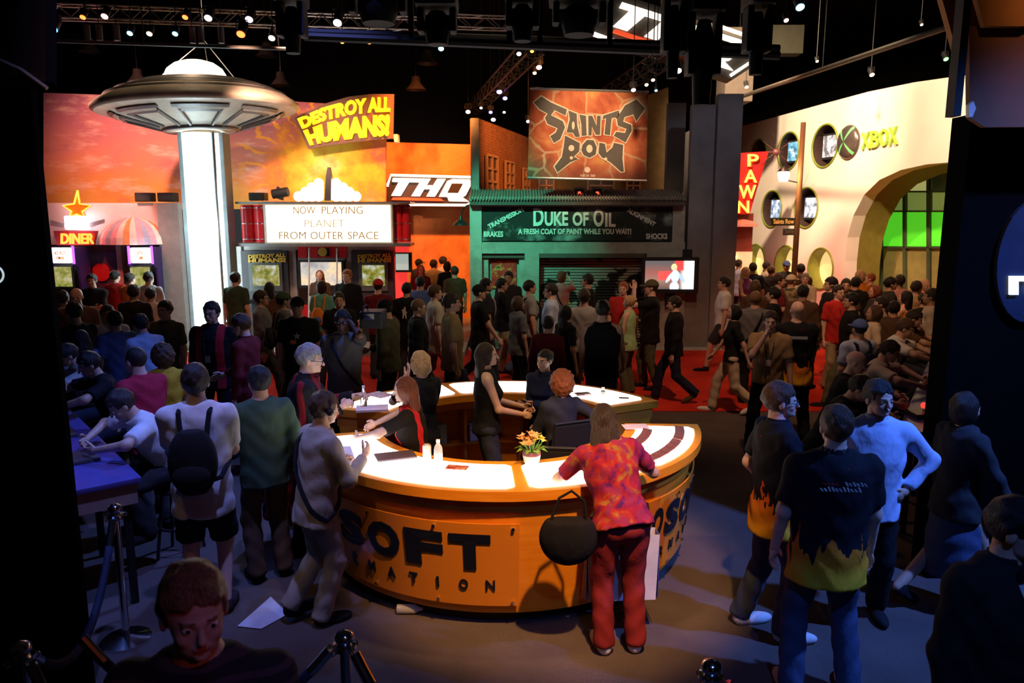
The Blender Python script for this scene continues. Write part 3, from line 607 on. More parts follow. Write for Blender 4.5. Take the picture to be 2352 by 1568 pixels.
for x0, x1, y0, y1 in ((1113, 1138, 358, 446), (1157, 1176, 372, 446), (1198, 1212, 388, 446)):
    s0_, zt_ = onplane(x0, y0, A, B); s1_, zb_ = onplane(x1, y1, A, B); zt_ = onplane((x0+x1)/2, y0, A, B)[1]; zb_ = max(onplane((x0+x1)/2, y1, A, B)[1], 3.3)
    mb = MB(); mb.prism([(s0_, zb_), (s1_, zb_), (s1_, zt_), (s0_, zt_)], lambda u, v, w: onw(u, v, .01+w), .02); wn = mb.build('window', M_WIN, kb)
    mb = MB()
    for f_ in (0, .5, 1): mb.prism([(s0_+(s1_-s0_)*f_-.05, zb_), (s0_+(s1_-s0_)*f_+.05, zb_), (s0_+(s1_-s0_)*f_+.05, zt_), (s0_+(s1_-s0_)*f_-.05, zt_)], lambda u, v, w: onw(u, v, .03+w), .04)
    for f_ in (0, .33, .66, 1): mb.prism([(s0_, zb_+(zt_-zb_)*f_-.025), (s1_, zb_+(zt_-zb_)*f_-.025), (s1_, zb_+(zt_-zb_)*f_+.025), (s0_, zb_+(zt_-zb_)*f_+.025)], lambda u, v, w: onw(u, v, .03+w), .04)
    mb.build('sash', M_WFR, wn)
YR = 22.6
ppoly([(1205, 330), (1535, 200), (1535, 470), (1205, 470)], YR, .2).build('rear_wall', mat('olive_wall', (.20, .13, .05), .8), kb)
for x0, x1 in ((1238, 1272), (1350, 1410), (1440, 1470)):
    wn = pbox(x0, 408, x1, 450, YR-.04, .03).build('window', M_WIN, kb); mb = MB()
    for f_ in (0, .5, 1): pbox(x0+(x1-x0)*f_-1.5, 406, x0+(x1-x0)*f_+1.5, 450, YR-.08, .04, mb)
    for yy in (408, 426, 446): pbox(x0, yy-1.5, x1, yy+1.5, YR-.08, .04, mb)
    mb.build('sash', M_WFR, wn)
for cx_, lab in ((1331, 'left round lamp'), (1372, 'right round lamp')):
    r_ = empty('roof_lamp', atY(cx_, 452, YG+.4), 'boxy pale lamp unit on the garage roof %s' % ('nearer the brick building' if cx_ < 1350 else 'nearer the grey scenery wall'), 'lamp', 'lamp units on the garage roof')
    ppoly([(cx_-17, 450), (cx_-13, 429), (cx_+14, 429), (cx_+17, 450)], YG+.35, .2).build('housing', mat('lamp_pale', (.42, .46, .45), .4), r_)
    ppoly([(cx_-11, 448), (cx_-9, 434), (cx_+9, 434), (cx_+11, 448)], YG+.33, .03).build('lens', BLACK, r_); pbox(cx_-3, 440, cx_+3, 446, YG+.31, .02).build('red_light', glow('tiny_red', (1, .12, .05), 2), r_)
# graffiti banner
YN = 15.75
g = G('graffiti_print'); x, y, z = g.xyz(g.pos()); v = g.comb(x, 0, z); n = g.noise(v, 1.3, 4, .6, .5); vo = g.vor(g.comb(g.f('ADD', x, g.f('MULTIPLY', n, .5)), 0, z), 1.7, 'DISTANCE_TO_EDGE')
col = g.ramp(n, [(.3, (.22, .05, .03)), (.45, (.55, .11, .04)), (.58, (.70, .22, .08)), (.7, (.75, .42, .10))])
col = g.mix(g.mr(vo, .02, .05, .7, 0), col, (.72, .45, .25)); col = g.mix(g.mr(z, 3.5, 4.0, .75, 0), col, (.13, .05, .035))
n0 = empty('graffiti_banner', atY(1350, 415, YN), 'hanging graffiti banner reading SAINTS ROW above the garage', 'banner')
ppoly([(1217, 206), (1489, 214), (1484, 412), (1212, 406)], YN, .02).build('cloth', g.out(col, .8), n0)
MB().tube([atY(1217, 203, YN), atY(1490, 212, YN)], .025, 8).build('top_pole', STEEL, n0); MB().tube([atY(1211, 408, YN), atY(1485, 415, YN)], .025, 8).build('bottom_pole', STEEL, n0)
for px_ in (1222, 1485): MB().tube([atY(px_, 205, YN), atY(px_, 205, YN)+Vector((0, 0, 4))], .006, 5).build('cable', DKMET, n0)
M_GFO = mat('graffiti_outline', (.86, .68, .48), .6); M_GFD = mat('graffiti_dark', (.10, .075, .055), .6)
def bn(x_, y_): return (1050+x_*650/2316, 180+y_*440/1568)             # detail-crop pixels to photo pixels
def inset(poly, d):                                  # shrink a polygon for the dark fill inside a pale outline
    n = len(poly); ar = sum(poly[i][0]*poly[(i+1) % n][1]-poly[(i+1) % n][0]*poly[i][1] for i in range(n)); sg = 1 if ar > 0 else -1; out = []
    for i in range(n):
        p0, p1, p2 = Vector(poly[i-1]), Vector(poly[i]), Vector(poly[(i+1) % n]); a = (p1-p0).normalized(); b = (p2-p1).normalized()
        m = Vector((-(a.y+b.y), a.x+b.x)); m = m.normalized() if m.length > 1e-6 else Vector((-a.y, a.x)); out.append(tuple(p1+m*d*sg))
    return out
GL = {
 'letter_s': [(620, 195), (690, 140), (770, 190), (905, 250), (890, 310), (800, 265), (775, 300), (870, 345), (890, 400), (850, 500), (790, 535), (755, 470), (800, 440), (815, 410), (735, 375), (712, 320), (735, 290), (670, 255)],
 'letter_a': [(905, 255), (985, 285), (990, 380), (1010, 480), (965, 485), (945, 450), (890, 445), (915, 330)],
 'letter_i': [(995, 290), (1060, 300), (1065, 470), (1015, 475), (1010, 380)],
 'letter_n': [(1068, 300), (1110, 300), (1140, 380), (1140, 300), (1180, 300), (1175, 465), (1130, 465), (1105, 400), (1105, 470), (1070, 470)],
 'letter_t': [(1190, 300), (1330, 255), (1320, 320), (1270, 330), (1255, 470), (1200, 460), (1215, 330), (1188, 340)],
 'letter_s2': [(1300, 330), (1340, 260), (1370, 215), (1470, 165), (1545, 245), (1465, 360), (1440, 300), (1375, 320), (1365, 350), (1430, 375), (1435, 430), (1380, 530), (1275, 470), (1300, 430), (1370, 440), (1380, 415), (1310, 390)],
 'letter_r': [(880, 460), (1010, 525), (1005, 600), (960, 640), (1000, 660), (930, 690), (820, 775), (790, 720), (850, 640), (865, 560)],
 'letter_o': [(1020, 540), (1060, 495), (1120, 500), (1150, 560), (1140, 625), (1085, 655), (1030, 630), (1010, 585)],
 'letter_w': [(1160, 520), (1215, 530), (1225, 600), (1265, 560), (1280, 520), (1365, 540), (1360, 650), (1370, 765), (1340, 770), (1250, 690), (1180, 650), (1150, 610)],
}
for nm, pts in GL.items():
    q = [bn(*p) for p in pts]; out = ppoly(inset(q, -1.2), YN-.012, .008).build(nm.rstrip('2'), M_GFO, n0); ppoly(inset(q, 2.0), YN-.02, .008).build('fill', M_GFD, out)
for (cx_, cy_, w_, h_) in ((950, 385, 12, 34), (935, 570, 24, 26), (1083, 575, 26, 34), (935, 650, 14, 14), (1215, 660, 14, 14)):
    q = [bn(cx_+w_*math.cos(t), cy_+h_*math.sin(t)) for t in np.linspace(0, 2*math.pi, 10, endpoint=False)]; ppoly(q, YN-.024, .006).build('letter_hole', M_GFO, n0)
q = [bn(1065+24*math.cos(t), 748+24*math.sin(t)) for t in np.linspace(0, 2*math.pi, 12, endpoint=False)]; ppoly(q, YN-.01, .008).build('round_mark', M_GFO, n0)
ptext('XBOX 360', *bn(1005, 785), *bn(1130, 805), YN-.01, .02, .008).build('caption', M_GFO, n0)
# grey flats beside the garage
M_GRY = mat('grey_flat', (.24, .23, .23), .8, 0, .25, 1.2)
w0 = empty('grey_scenery_flat', (4.0, YG, 0), 'tall mottled grey scenery wall beside the wall television', 'wall panel')
pbox(1580, 240, 1636, 806, YG+.05, .2).build('panel', M_GRY, w0); pbox(1532, 236, 1573, 440, YG+.95, .2).build('panel', M_GRY, w0); pbox(1639, 215, 1694, 806, YG-.05, .3).build('panel', M_GRY, w0)
MB().box((4.62, YG+.2, 0), (4.75, YG+5, 5.0)).build('return_panel', M_GRY, w0)
# ------------------------------------------------------------------ console maker's curved white wall
XA, XB = (7.4, 25.1), (9.4, 16.0); XL = math.hypot(XB[0]-XA[0], XB[1]-XA[1]); XU = ((XB[0]-XA[0])/XL, (XB[1]-XA[1])/XL); XN = (-XU[1], XU[0])
def xw(s, z, off=0.0, P0=XA): return Vector((P0[0]+XU[0]*s+XN[0]*off, P0[1]+XU[1]*s+XN[1]*off, z))    # off > 0: behind the wall
XNB = (XA[0]+XN[0]*1.6, XA[1]+XN[1]*1.6); XNB2 = (XB[0]+XN[0]*1.6, XB[1]+XN[1]*1.6)
def xp(px, py): return onplane(px, py, XA, XB)
def xpb(px, py): return onplane(px, py, XNB, XNB2)
g = G('console_wall_white'); M_XW = g.out(g.mix(g.mr(g.noise(g.pos(), .6, 2), .4, .6), (.74, .66, .58), (.80, .72, .64)), .55)
circ = [(1742, 357, 74), (1812, 347, 86), (1895, 335, 98), (1773, 480, 84), (1852, 477, 92), (1735, 603, 84), (1805, 609, 90), (1885, 617, 95)]
x0 = empty('console_booth_wall', xw(0, 0), 'curved cream booth wall with round portholes and green arch', 'booth wall')
top = [xp(*q) for q in ((1675, 297), (1692, 293), (1765, 273), (1838, 253), (1915, 232), (1993, 211), (2100, 189), (2206, 174), (2330, 166))]
archp = [xp(*q) for q in ((2330, 366), (2215, 370), (2130, 377), (2070, 390), (2020, 413), (1985, 447), (1960, 495), (1946, 545), (1940, 600), (1938, 660))]
sR = xp(2330, 300)[0]
outer = [(top[0][0], .0)]+top+archp+[(archp[-1][0]-.02, .0)]
def wall_curve(outer, holes, thick):
    cu = bpy.data.curves.new('w', 'CURVE'); cu.dimensions = '2D'; cu.fill_mode = 'BOTH'; cu.extrude = thick/2
    for poly in [outer]+holes:
        sp = cu.splines.new('POLY'); sp.points.add(len(poly)-1); sp.use_cyclic_u = True
        for pt, (a, b) in zip(sp.points, poly): pt.co = (a, b, 0, 1)
    o = bpy.data.objects.new('w', cu); COL.objects.link(o); me = o.to_mesh()
    vs = [v.co.copy() for v in me.vertices]; fs = [tuple(p.vertices) for p in me.polygons]; o.to_mesh_clear(); bpy.data.objects.remove(o); return vs, fs
holes = []; cc = []
for px_, py_, h_ in circ:
    s_, z_ = xp(px_, py_); r_ = (xp(px_, py_-h_/2)[1]-xp(px_, py_+h_/2)[1])/2; cc.append((s_, z_, r_))
    holes.append([(s_+r_*math.cos(t), z_+r_*math.sin(t)) for t in np.linspace(0, 2*math.pi, 40, endpoint=False)])
vs, fs = wall_curve(outer, holes, .36)
MB().add([xw(v.x, v.y, .18+v.z) for v in vs], fs).build('wall', M_XW, x0)
M_RIM = mat('porthole_green', (.20, .24, .03), .4); M_PORT = mat('porthole_dark', (.05, .025, .02), .5)
for k, (s_, z_, r_) in enumerate(cc):
    MB().ring(xw(s_, z_, -.01), (XU[0], XU[1], 0), (0, 0, 1), r_, .028, 36, 8).build('porthole_rim', M_RIM, x0, 'all')
    back = glow('porthole_warm', (1, .70, .28), .85) if k >= 5 else M_PORT
    mb = MB(); n_ = 32; mb.add([xw(s_+r_*1.02*math.cos(2*math.pi*i/n_), z_+r_*1.02*math.sin(2*math.pi*i/n_), .34) for i in range(n_)], [tuple(range(n_))]); mb.build('porthole_back', back, x0)
    mb = MB(); vv = []; ff = []
    for i in range(n_):
        for of in (.0, .36): vv.append(xw(s_+r_*.98*math.cos(2*math.pi*i/n_), z_+r_*.98*math.sin(2*math.pi*i/n_), of))
    for i in range(n_): j = (i+1) % n_; ff.append((2*i, 2*j, 2*j+1, 2*i+1))
    mb.add(vv, ff).build('porthole_sleeve', M_PORT if k < 5 else M_RIM, x0)
    if k in (1, 2, 3, 4):
        cl = [(.18, .55, .75), (.80, .70, .66), (.35, .45, .60), (.75, .75, .80)][k-1]
        g = G('porthole_film'); n = g.noise(g.pos(), 5, 4); em = g.out((.02, .02, .02), .3, emit=g.ramp(n, [(.38, tuple(c*.25 for c in cl)), (.5, cl), (.62, (.95, .95, .95))]), es=1.3)
        w_, h_ = r_*.62, r_*.5
        MB().prism([(s_-w_-.06, z_-h_-.06), (s_+w_+.06, z_-h_-.06), (s_+w_+.06, z_+h_+.06), (s_-w_-.06, z_+h_+.06)], lambda u, v, w: xw(u, v, .30-w), .1).build('screen_frame', BLACK, x0)
        MB().prism([(s_-w_, z_-h_), (s_+w_, z_-h_), (s_+w_, z_+h_), (s_-w_, z_+h_)], lambda u, v, w: xw(u, v, .19-w), .02).build('screen', em, x0)
# arch sleeve, inner room
mb = MB(); vv = []; ff = []
for a, b in archp+[(archp[-1][0]-.02, 0)]: vv += [xw(a, b, .36), xw(a+.12, max(b-.10, 0), .95)]
for i in range(len(archp)): ff.append((2*i, 2*i+2, 2*i+3, 2*i+1))
mb.add(vv, ff).build('arch_sleeve', mat('arch_olive', (.16, .14, .02), .6), x0, 'all')
def bpoly(pts, off=0.0, d=.04, mb=None):
    mb = mb or MB(); return mb.prism([xpb(*q) for q in pts], lambda u, v, w: xw(u, v, 1.6+off-w), d)
bpoly([(1930, 330), (2360, 300), (2360, 800), (1930, 790)], .1).build('inner_wall', mat('inner_green', (.07, .11, .035), .6), x0)
M_GP = glow('green_panel', (.08, .62, .02), .75)
for a, b in ((1985, 2022), (2032, 2137), (2143, 2330)): bpoly([(a, 487), (b, 486), (b, 566), (a, 565)], .0).build('green_pane', M_GP, x0)
for a, b in ((1985, 2022), (2032, 2137), (2143, 2330)): bpoly([(a, 570), (b, 571), (b, 680), (a, 675)], .0).build('olive_pane', mat('olive_pane', (.24, .20, .06), .5), x0)
for a, b in ((2035, 2082), (2088, 2135), (2145, 2196)): bpoly([(a, 440), (b, 440), (b, 483), (a, 484)], .0).build('upper_pane', glow('upper_green', (.20, .27, .06), .55), x0)
bpoly([(2093, 438), (2098, 415), (2112, 408), (2128, 412), (2133, 438)], .0).build('arched_pane', glow('pale_green', (.42, .42, .14), .7), x0)
mb = MB()
for xx in (2027, 2085, 2140, 2200): bpoly([(xx-3, 385), (xx+3, 385), (xx+3, 690), (xx-3, 690)], -.06, .06, mb)
for yy in (440, 485, 568): bpoly([(1975, yy-2), (2340, yy-2), (2340, yy+2), (1975, yy+2)], -.06, .06, mb)
mb.build('mullions', mat('mullion', (.05, .06, .03), .5), x0)
for px_, py_ in ((2087, 386), (2137, 383)):
    s_, z_ = onplane(px_, py_, (XA[0]+XN[0]*.9, XA[1]+XN[1]*.9), (XB[0]+XN[0]*.9, XB[1]+XN[1]*.9)); MB().ball(xw(s_, z_, .9), .07, 8).build('downlight', glow('downlight', (1, .75, .4), 4), x0, 'all')
# round emblem and raised green name
e0 = empty('sphere_emblem', xw(*xp(1952, 366), -.05), 'dark sphere emblem with green X fixed on the cream wall', 'emblem')
s_, z_ = xp(1952, 326); r_ = (xp(1952, 287)[1]-xp(1952, 365)[1])/2
FL = .35                                              # the emblem is a flattened dome
def em(a, t, k=1.0):
    out = math.sqrt(max(0, 1-t*t))*FL; q = xw(s_, z_, -.04)
    return q+r_*k*(Vector((XU[0]*math.cos(a)*t, XU[1]*math.cos(a)*t, math.sin(a)*t))-Vector((XN[0], XN[1], 0))*out)
mb = MB(); vv = [em(2*math.pi*i/36, math.sin(math.pi/2*j/8)) for j in range(9) for i in range(36)]; mb.add(vv, [(j*36+i, j*36+(i+1) % 36, (j+1)*36+(i+1) % 36, (j+1)*36+i) for j in range(8) for i in range(36)])
mb.build('dome', mat('emblem_grey', (.16, .12, .11), .25, .6), e0, 'all')
for q in range(4):
    a = math.radians((55, 125, 228, 312)[q]); vv = []; T = np.linspace(.0, .97, 9)
    for t in T: wd = .05+.16*t; vv += [em(a-wd/max(t, .25)*.5, t, 1.02), em(a+wd/max(t, .25)*.5, t, 1.02)]
    MB().add(vv, [(2*i, 2*i+1, 2*i+3, 2*i+2) for i in range(8)]).build('cross_arm', mat('emblem_green', (.16, .62, .22), .35), e0)
n0 = empty('raised_green_letters', xw(*xp(2024, 345), -.05), 'raised green XBOX letters on the cream wall', 'sign')
for k, ch in enumerate('XBOX'):
    def fn(u, v, w, k=k):
        u = (k+u*.92)/4; px_ = 1982+(2066-1982)*u; yt, yb = 306+(289-306)*u, 344+(331-344)*u; s, z = xp(px_, yb+(yt-yb)*v); return xw(s, z, -.066+w)
    text_mb(ch, fn, .015, .06).build('letter', mat('xb_green', (.36, .55, .06), .4), n0)
# ------------------------------------------------------------------ pawn shop behind the grey flats
YP = 20.6
p0 = empty('pawn_shop', atY(1700, 745, YP), 'little red pawn shop with awning dome behind the grey scenery wall', 'shopfront')
pbox(1655, 490, 1724, 760, YP+.3, .4).build('wall', mat('pawn_red', (.28, .05, .035), .7), p0)
pc = atY(1700, 520, YP+.28); MB().lathe([(.46, 0), (.44, .07), (.34, .14), (.18, .19), (.001, .20)], pc, 20).build('dome', mat('pawn_dome', (.62, .22, .17), .5), p0, 'all')
pbox(1680, 578, 1724, 745, YP+.26, .03).build('doorway', glow('warm_door', (1, .62, .34), .6), p0)
MB().ball(atY(1686, 590, YP+.2), .06, 6).build('bulb', glow('warm_bulb', (1, .75, .35), 6), p0)
ps = empty('pawn_sign', atY(1700, 490, YP), 'tapering red neon sign reading PAWN in yellow letters', 'sign')
ppoly([(1688, 352), (1766, 347), (1737, 440), (1722, 492), (1686, 492)], YP, .25).build('board', mat('pawn_board', (.35, .012, .012), .4), ps)
for ch, a, b, c_, d_ in (('P', 1717, 353, 1744, 383), ('A', 1709, 389, 1740, 420), ('W', 1697, 424, 1738, 457), ('N', 1694, 460, 1722, 490)):
    ptext(ch, a, b, c_, d_, YP-.05, .05, .05).build('neon_halo', glow('halo_red', (1, .04, .01), 2.0), ps)
    ptext(ch, a+1.5, b+1.5, c_-1.5, d_-1.5, YP-.09, -.005, .04).build('neon_letter', glow('neon_yellow', (1, .72, .05), 3.6), ps)
sb = atY(1783, 349, YP); mb = MB().ball(sb, .1, 8)
for k in range(10):
    a = 2*math.pi*k/10; mb.tube([sb, sb+Vector((math.cos(a), -.3*math.cos(3*a), math.sin(a)))*.5], .014, 5, r2=.003)
mb.build('starburst', mat('star_maroon', (.16, .05, .05), .4), ps)
MB().tube([atY(1766, 349, YP+.1), sb], .02, 6).build('rod', DKMET, ps)
# street lamp with name plates
YS = 17.4; sx = atY(1835, 450, YS).x
l0 = empty('street_lamp', (sx, YS, 0), 'brown street lamp post with glowing lantern and street name plates', 'street lamp')
zt = atY(1843, 281, YS).z; MB().tube([(sx, YS, 0), (sx, YS, zt)], .07, 14, r2=.055).build('pole', mat('pole_brown', (.22, .09, .035), .6), l0, True)
lc = atY(1800, 404, YS); MB().tube([(sx, YS, atY(1835, 420, YS).z), lc+Vector((.1, 0, -.1))], .015, 6).build('arm', DKMET, l0)
MB().lathe([(.001, -.12), (.09, -.12), (.13, .02), (.12, .09), (.001, .12)], lc, 16).build('lantern', glow('lantern_warm', (1, .72, .34), 9), l0, True)
MB().lathe([(.14, .09), (.10, .15), (.02, .19), (.001, .22)], lc, 16).build('lantern_cap', DKMET, l0, True)
_l = bpy.data.lights.new('lantern_lamp', 'POINT'); _l.energy = 60; _l.color = (1, .62, .28); _l.shadow_soft_size = .12
_o = bpy.data.objects.new('lantern_lamp', _l); COL.objects.link(_o); _o.location = lc+Vector((0, -.25, 0))
pbox(1772, 500, 1829, 518, YS-.02, .03).build('name_plate', mat('plate_green', (.06, .06, .02), .5), l0); ptext('Saints Row', 1777, 503, 1824, 514, YS-.03, .02, .01).build('name_lettering', glow('plate_orange', (.9, .40, .10), .5), l0)
pbox(1799, 525, 1827, 540, YS-.02, .03).build('name_plate', mat('plate_blue', (.10, .12, .12), .5), l0); ptext('3rd St', 1803, 528, 1823, 537, YS-.03, .02, .01).build('name_lettering', mat('plate_rose', (.5, .25, .2), .5), l0)
# ------------------------------------------------------------------ near black flats and brown canopies
M_BRN = mat('brown_board', (.16, .055, .018), .7); M_ORB = mat('orange_board', (.42, .15, .035), .7)
DRAPE = mat('black_drape', (.002, .0019, .0018), .95, spec=.05); YF = 4.3; xl = atY(127, 650, YF+.05).x
f0 = empty('black_entry_flat', (xl-1, YF, 0), 'black flat with brown canopy beside the violet game counter', 'wall panel', 'black flats at the entrance')
MB().box((xl-2.4, YF, 0), (xl, YF+.05, atY(50, 205, YF).z)).build('panel', DRAPE, f0)
mb = MB(); mb.add([atY(-200, -60, YF), atY(105, -60, YF), atY(105, 188, YF), atY(45, 165, YF), atY(-200, 150, YF)], [(0, 1, 2, 3, 4)]); mb.add([Vector(v)+Vector((0, .1, 0)) for v in mb.v[:5]], [(4, 3, 2, 1, 0)]); mb.build('canopy_board', mat('dark_brown', (.05, .02, .01), .7), f0)
MB().tube([atY(-20, 130, YF-.02), atY(48, 160, YF-.02), atY(108, 203, YF-.02)], .012, 6).build('edge_trim', mat('trim_tan', (.35, .22, .12), .6), f0)
pe = atY(-12, 630, YF-.02); MB().ring(pe, (1, 0, 0), (0, 0, 1), .048, .006, 28, 6).build('round_badge', glow('badge_white', (.8, .95, 1), .6), f0)
YH = 5.75; xr = atY(2194, 650, YH).x
f1 = empty('black_kiosk_tower', (xr+1, YH, 0), 'black kiosk tower with orange-brown boards beside the joystick counter', 'wall panel', 'black flats at the entrance')
MB().box((xr, YH, 0), (xr+2.6, YH+.25, atY(2225, 262, YH).z)).build('panel', DRAPE, f1)
pbox(2205, -60, 2223, 266, YH-.5, .1).build('upright', BLACK, f1)
ppoly([(2148, -60), (2300, -60), (2300, 10), (2214, 120), (2206, 150)], YH-.3, .06).build('canopy_board', M_ORB, f1); ppoly([(2228, -60), (2262, 60), (2352, 60), (2560, -60)], YH-.42, .05).build('canopy_board', M_ORB, f1)
ppoly([(2226, 60), (2560, 62), (2560, 290), (2262, 292), (2228, 270)], YH-.36, .05).build('canopy_board', M_BRN, f1)
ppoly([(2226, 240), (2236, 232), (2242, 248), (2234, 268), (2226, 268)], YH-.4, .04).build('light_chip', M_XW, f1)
dc = atY(2372, 600, YH-.03); MB().lathe([(.001, 0), (1, 0), (1, .03), (.001, .03)], (0, 0, 0), 32).v
mb = MB(); mb.prism([(dc.x+.27*math.cos(t), dc.z+.46*math.sin(t)) for t in np.linspace(0, 2*math.pi, 32, endpoint=False)], lambda u, v, w: Vector((u, YH-.04+w, v)), .04); mb.build('oval_sign', mat('sign_navy', (.03, .035, .06), .4), f1)
mb = MB(); ppoly([(2320, 677), (2320, 634), (2360, 634), (2372, 640), (2372, 677), (2360, 677), (2360, 646), (2340, 646), (2340, 677)], YH-.06, .02, mb); mb.build('sign_letter', glow('letter_cool', (.85, 1, .95), 1.2), f1)
# ------------------------------------------------------------------ rigging: trusses, stage lamps, high-bay lamps
M_TRS = mat('truss_alu', (.55, .50, .45), .35, .8); M_TRD = mat('truss_dark', (.08, .07, .06), .5, .5)
def box_truss(A, B, w, label, m=M_TRS, step=None, drop=True):
    A, B = Vector(A), Vector(B); d = (B-A); L = d.length; d.normalize(); sd = d.cross(Vector((0, 0, 1))).normalized(); up = sd.cross(d).normalized()
    t = empty('lighting_truss', (A+B)/2, label, 'truss', 'lighting trusses')
    cs = [sd*a*w/2+up*b*w/2 for a in (-1, 1) for b in (-1, 1)]
    for c_ in cs: MB().tube([A+c_, B+c_], w*.075, 8).build('chord', m, t, True)
    n = int(L/(step or w*1.1)); mb = MB()
    for i in range(n):
        for (p, q) in ((0, 1), (2, 3), (0, 2), (1, 3)):
            a, b = (p, q) if i % 2 else (q, p); mb.tube([A+d*(L*i/n)+cs[a], A+d*(L*(i+1)/n)+cs[b]], w*.035, 5, cap=False)
    tag(mb.build('bracing', m, t), kind='stuff')
    if drop:
        for f_ in (.1, .5, .9): P = A+d*L*f_+up*w/2; MB().tube([P, (P.x, P.y, 10.5)], .01, 5).build('hanger_cable', DKMET, t)
    return t
a_, b_ = atY(60, 24, 13.6), atY(960, 62, 14.6); b_.z = a_.z
box_truss(a_, b_, .22, 'pale aluminium truss carrying coloured lamps over the saucer')
a_, b_ = atY(1050, 50, 15.4), atY(1215, 56, 15.6); b_.z = a_.z
box_truss(a_, b_, .22, 'short pale truss between the black moving-head lamps')
a_, b_ = atY(1232, 108, 14.2), atY(1080, 272, 23.8); a_.z = b_.z = 5.85
box_truss(a_, b_, .30, 'dark truss with violet lamps receding beside the graffiti banner', M_TRD)
a_, b_ = atY(1520, 150, 15.5), atY(1370, 225, 21); a_.z = b_.z = (a_.z+b_.z)/2
box_truss(a_, b_, .28, 'dark truss receding behind the graffiti banner', M_TRD)
pp = empty('lighting_pipe', atY(380, 104, 12.9), 'thin dark pipe with hanging lamps below the pale truss', 'pipe'); MB().tube([atY(60, 92, 12.7), atY(660, 112, 13.3)], .03, 8).build('pipe', M_TRD, pp)
for f_ in (80, 330, 640): q = atY(f_, 92+(f_-60)*20/600, 12.7+(f_-60)*.6/600); MB().tube([q, (q.x, q.y, 10.5)], .01, 5).build('cable', DKMET, pp)
a_, b_ = atY(1702, 222, 20), atY(2190, 58, 12.6); pp = empty('lighting_pipe', (a_+b_)/2, 'long dark pipe slanting over the cream booth wall', 'pipe'); MB().tube([a_, b_], .05, 8).build('pipe', M_TRD, pp); MB().tube([(a_+b_)/2, ((a_+b_)/2).xy.to_3d()+Vector((0, 0, 10.5))], .01, 5).build('cable', DKMET, pp)
LCOL = dict(blue=(.10, .45, 1), red=(1, .10, .02), pink=(1, .45, .40), cyan=(.25, .80, 1), peach=(1, .60, .35), teal=(.15, .60, .70), violet=(.75, .68, 1), warm=(1, .85, .68), white=(1, .97, .95), orange=(1, .30, .04), purple=(.30, .22, 1), green=(.15, 1, .15), aqua=(.15, .9, .85))
LAMPS = [(122, 67, 'blue', 9, 13.6), (190, 40, 'red', 6, 13.5), (240, 38, 'pink', 7, 13.5), (298, 77, 'cyan', 6, 13.7), (343, 78, 'peach', 6, 13.7), (402, 78, 'teal', 6, 13.8), (425, 40, 'red', 6, 13.8), (478, 42, 'violet', 8, 13.9), (572, 45, 'violet', 8, 14), (553, 79, 'red', 9, 14), (624, 88, 'warm', 7, 14.1), (775, 53, 'white', 9, 14.2), (786, 97, 'orange', 4, 14.3), (848, 97, 'orange', 5, 14.3), (888, 86, 'pink', 5, 14.4),
 (1013, 112, 'cyan', 6, 15), (1192, 124, 'white', 5, 15), (1203, 79, 'orange', 6, 15), (1222, 118, 'orange', 4, 15), (1238, 155, 'pink', 6, 15.5), (1228, 168, 'peach', 4, 15.6), (1147, 211, 'purple', 6, 18.5), (1160, 226, 'purple', 5, 19), (1075, 257, 'warm', 5, 21), (1127, 258, 'purple', 4, 21), (1133, 275, 'violet', 5, 22), (1213, 279, 'violet', 4, 17), (1303, 90, 'pink', 6, 17), (1343, 88, 'pink', 6, 17), (1455, 207, 'pink', 5, 18), (1485, 195, 'peach', 4, 17.5), (1500, 184, 'peach', 4, 17), (1507, 208, 'cyan', 3, 17), (1558, 163, 'white', 7, 16), (1542, 176, 'peach', 3, 16),
 (1838, 17, 'cyan', 9, 15), (1806, 47, 'pink', 5, 16), (1764, 53, 'aqua', 4, 16), (1715, 200, 'peach', 4, 20), (1877, 141, 'peach', 3, 18), (1637, 19, 'orange', 5, 17), (2003, 172, 'peach', 5, 19), (2117, 57, 'peach', 3, 17), (2173, 136, 'green', 5, 18), (1158, 258, 'warm', 3, 22), (1105, 248, 'warm', 3, 22)]
CNT = {}
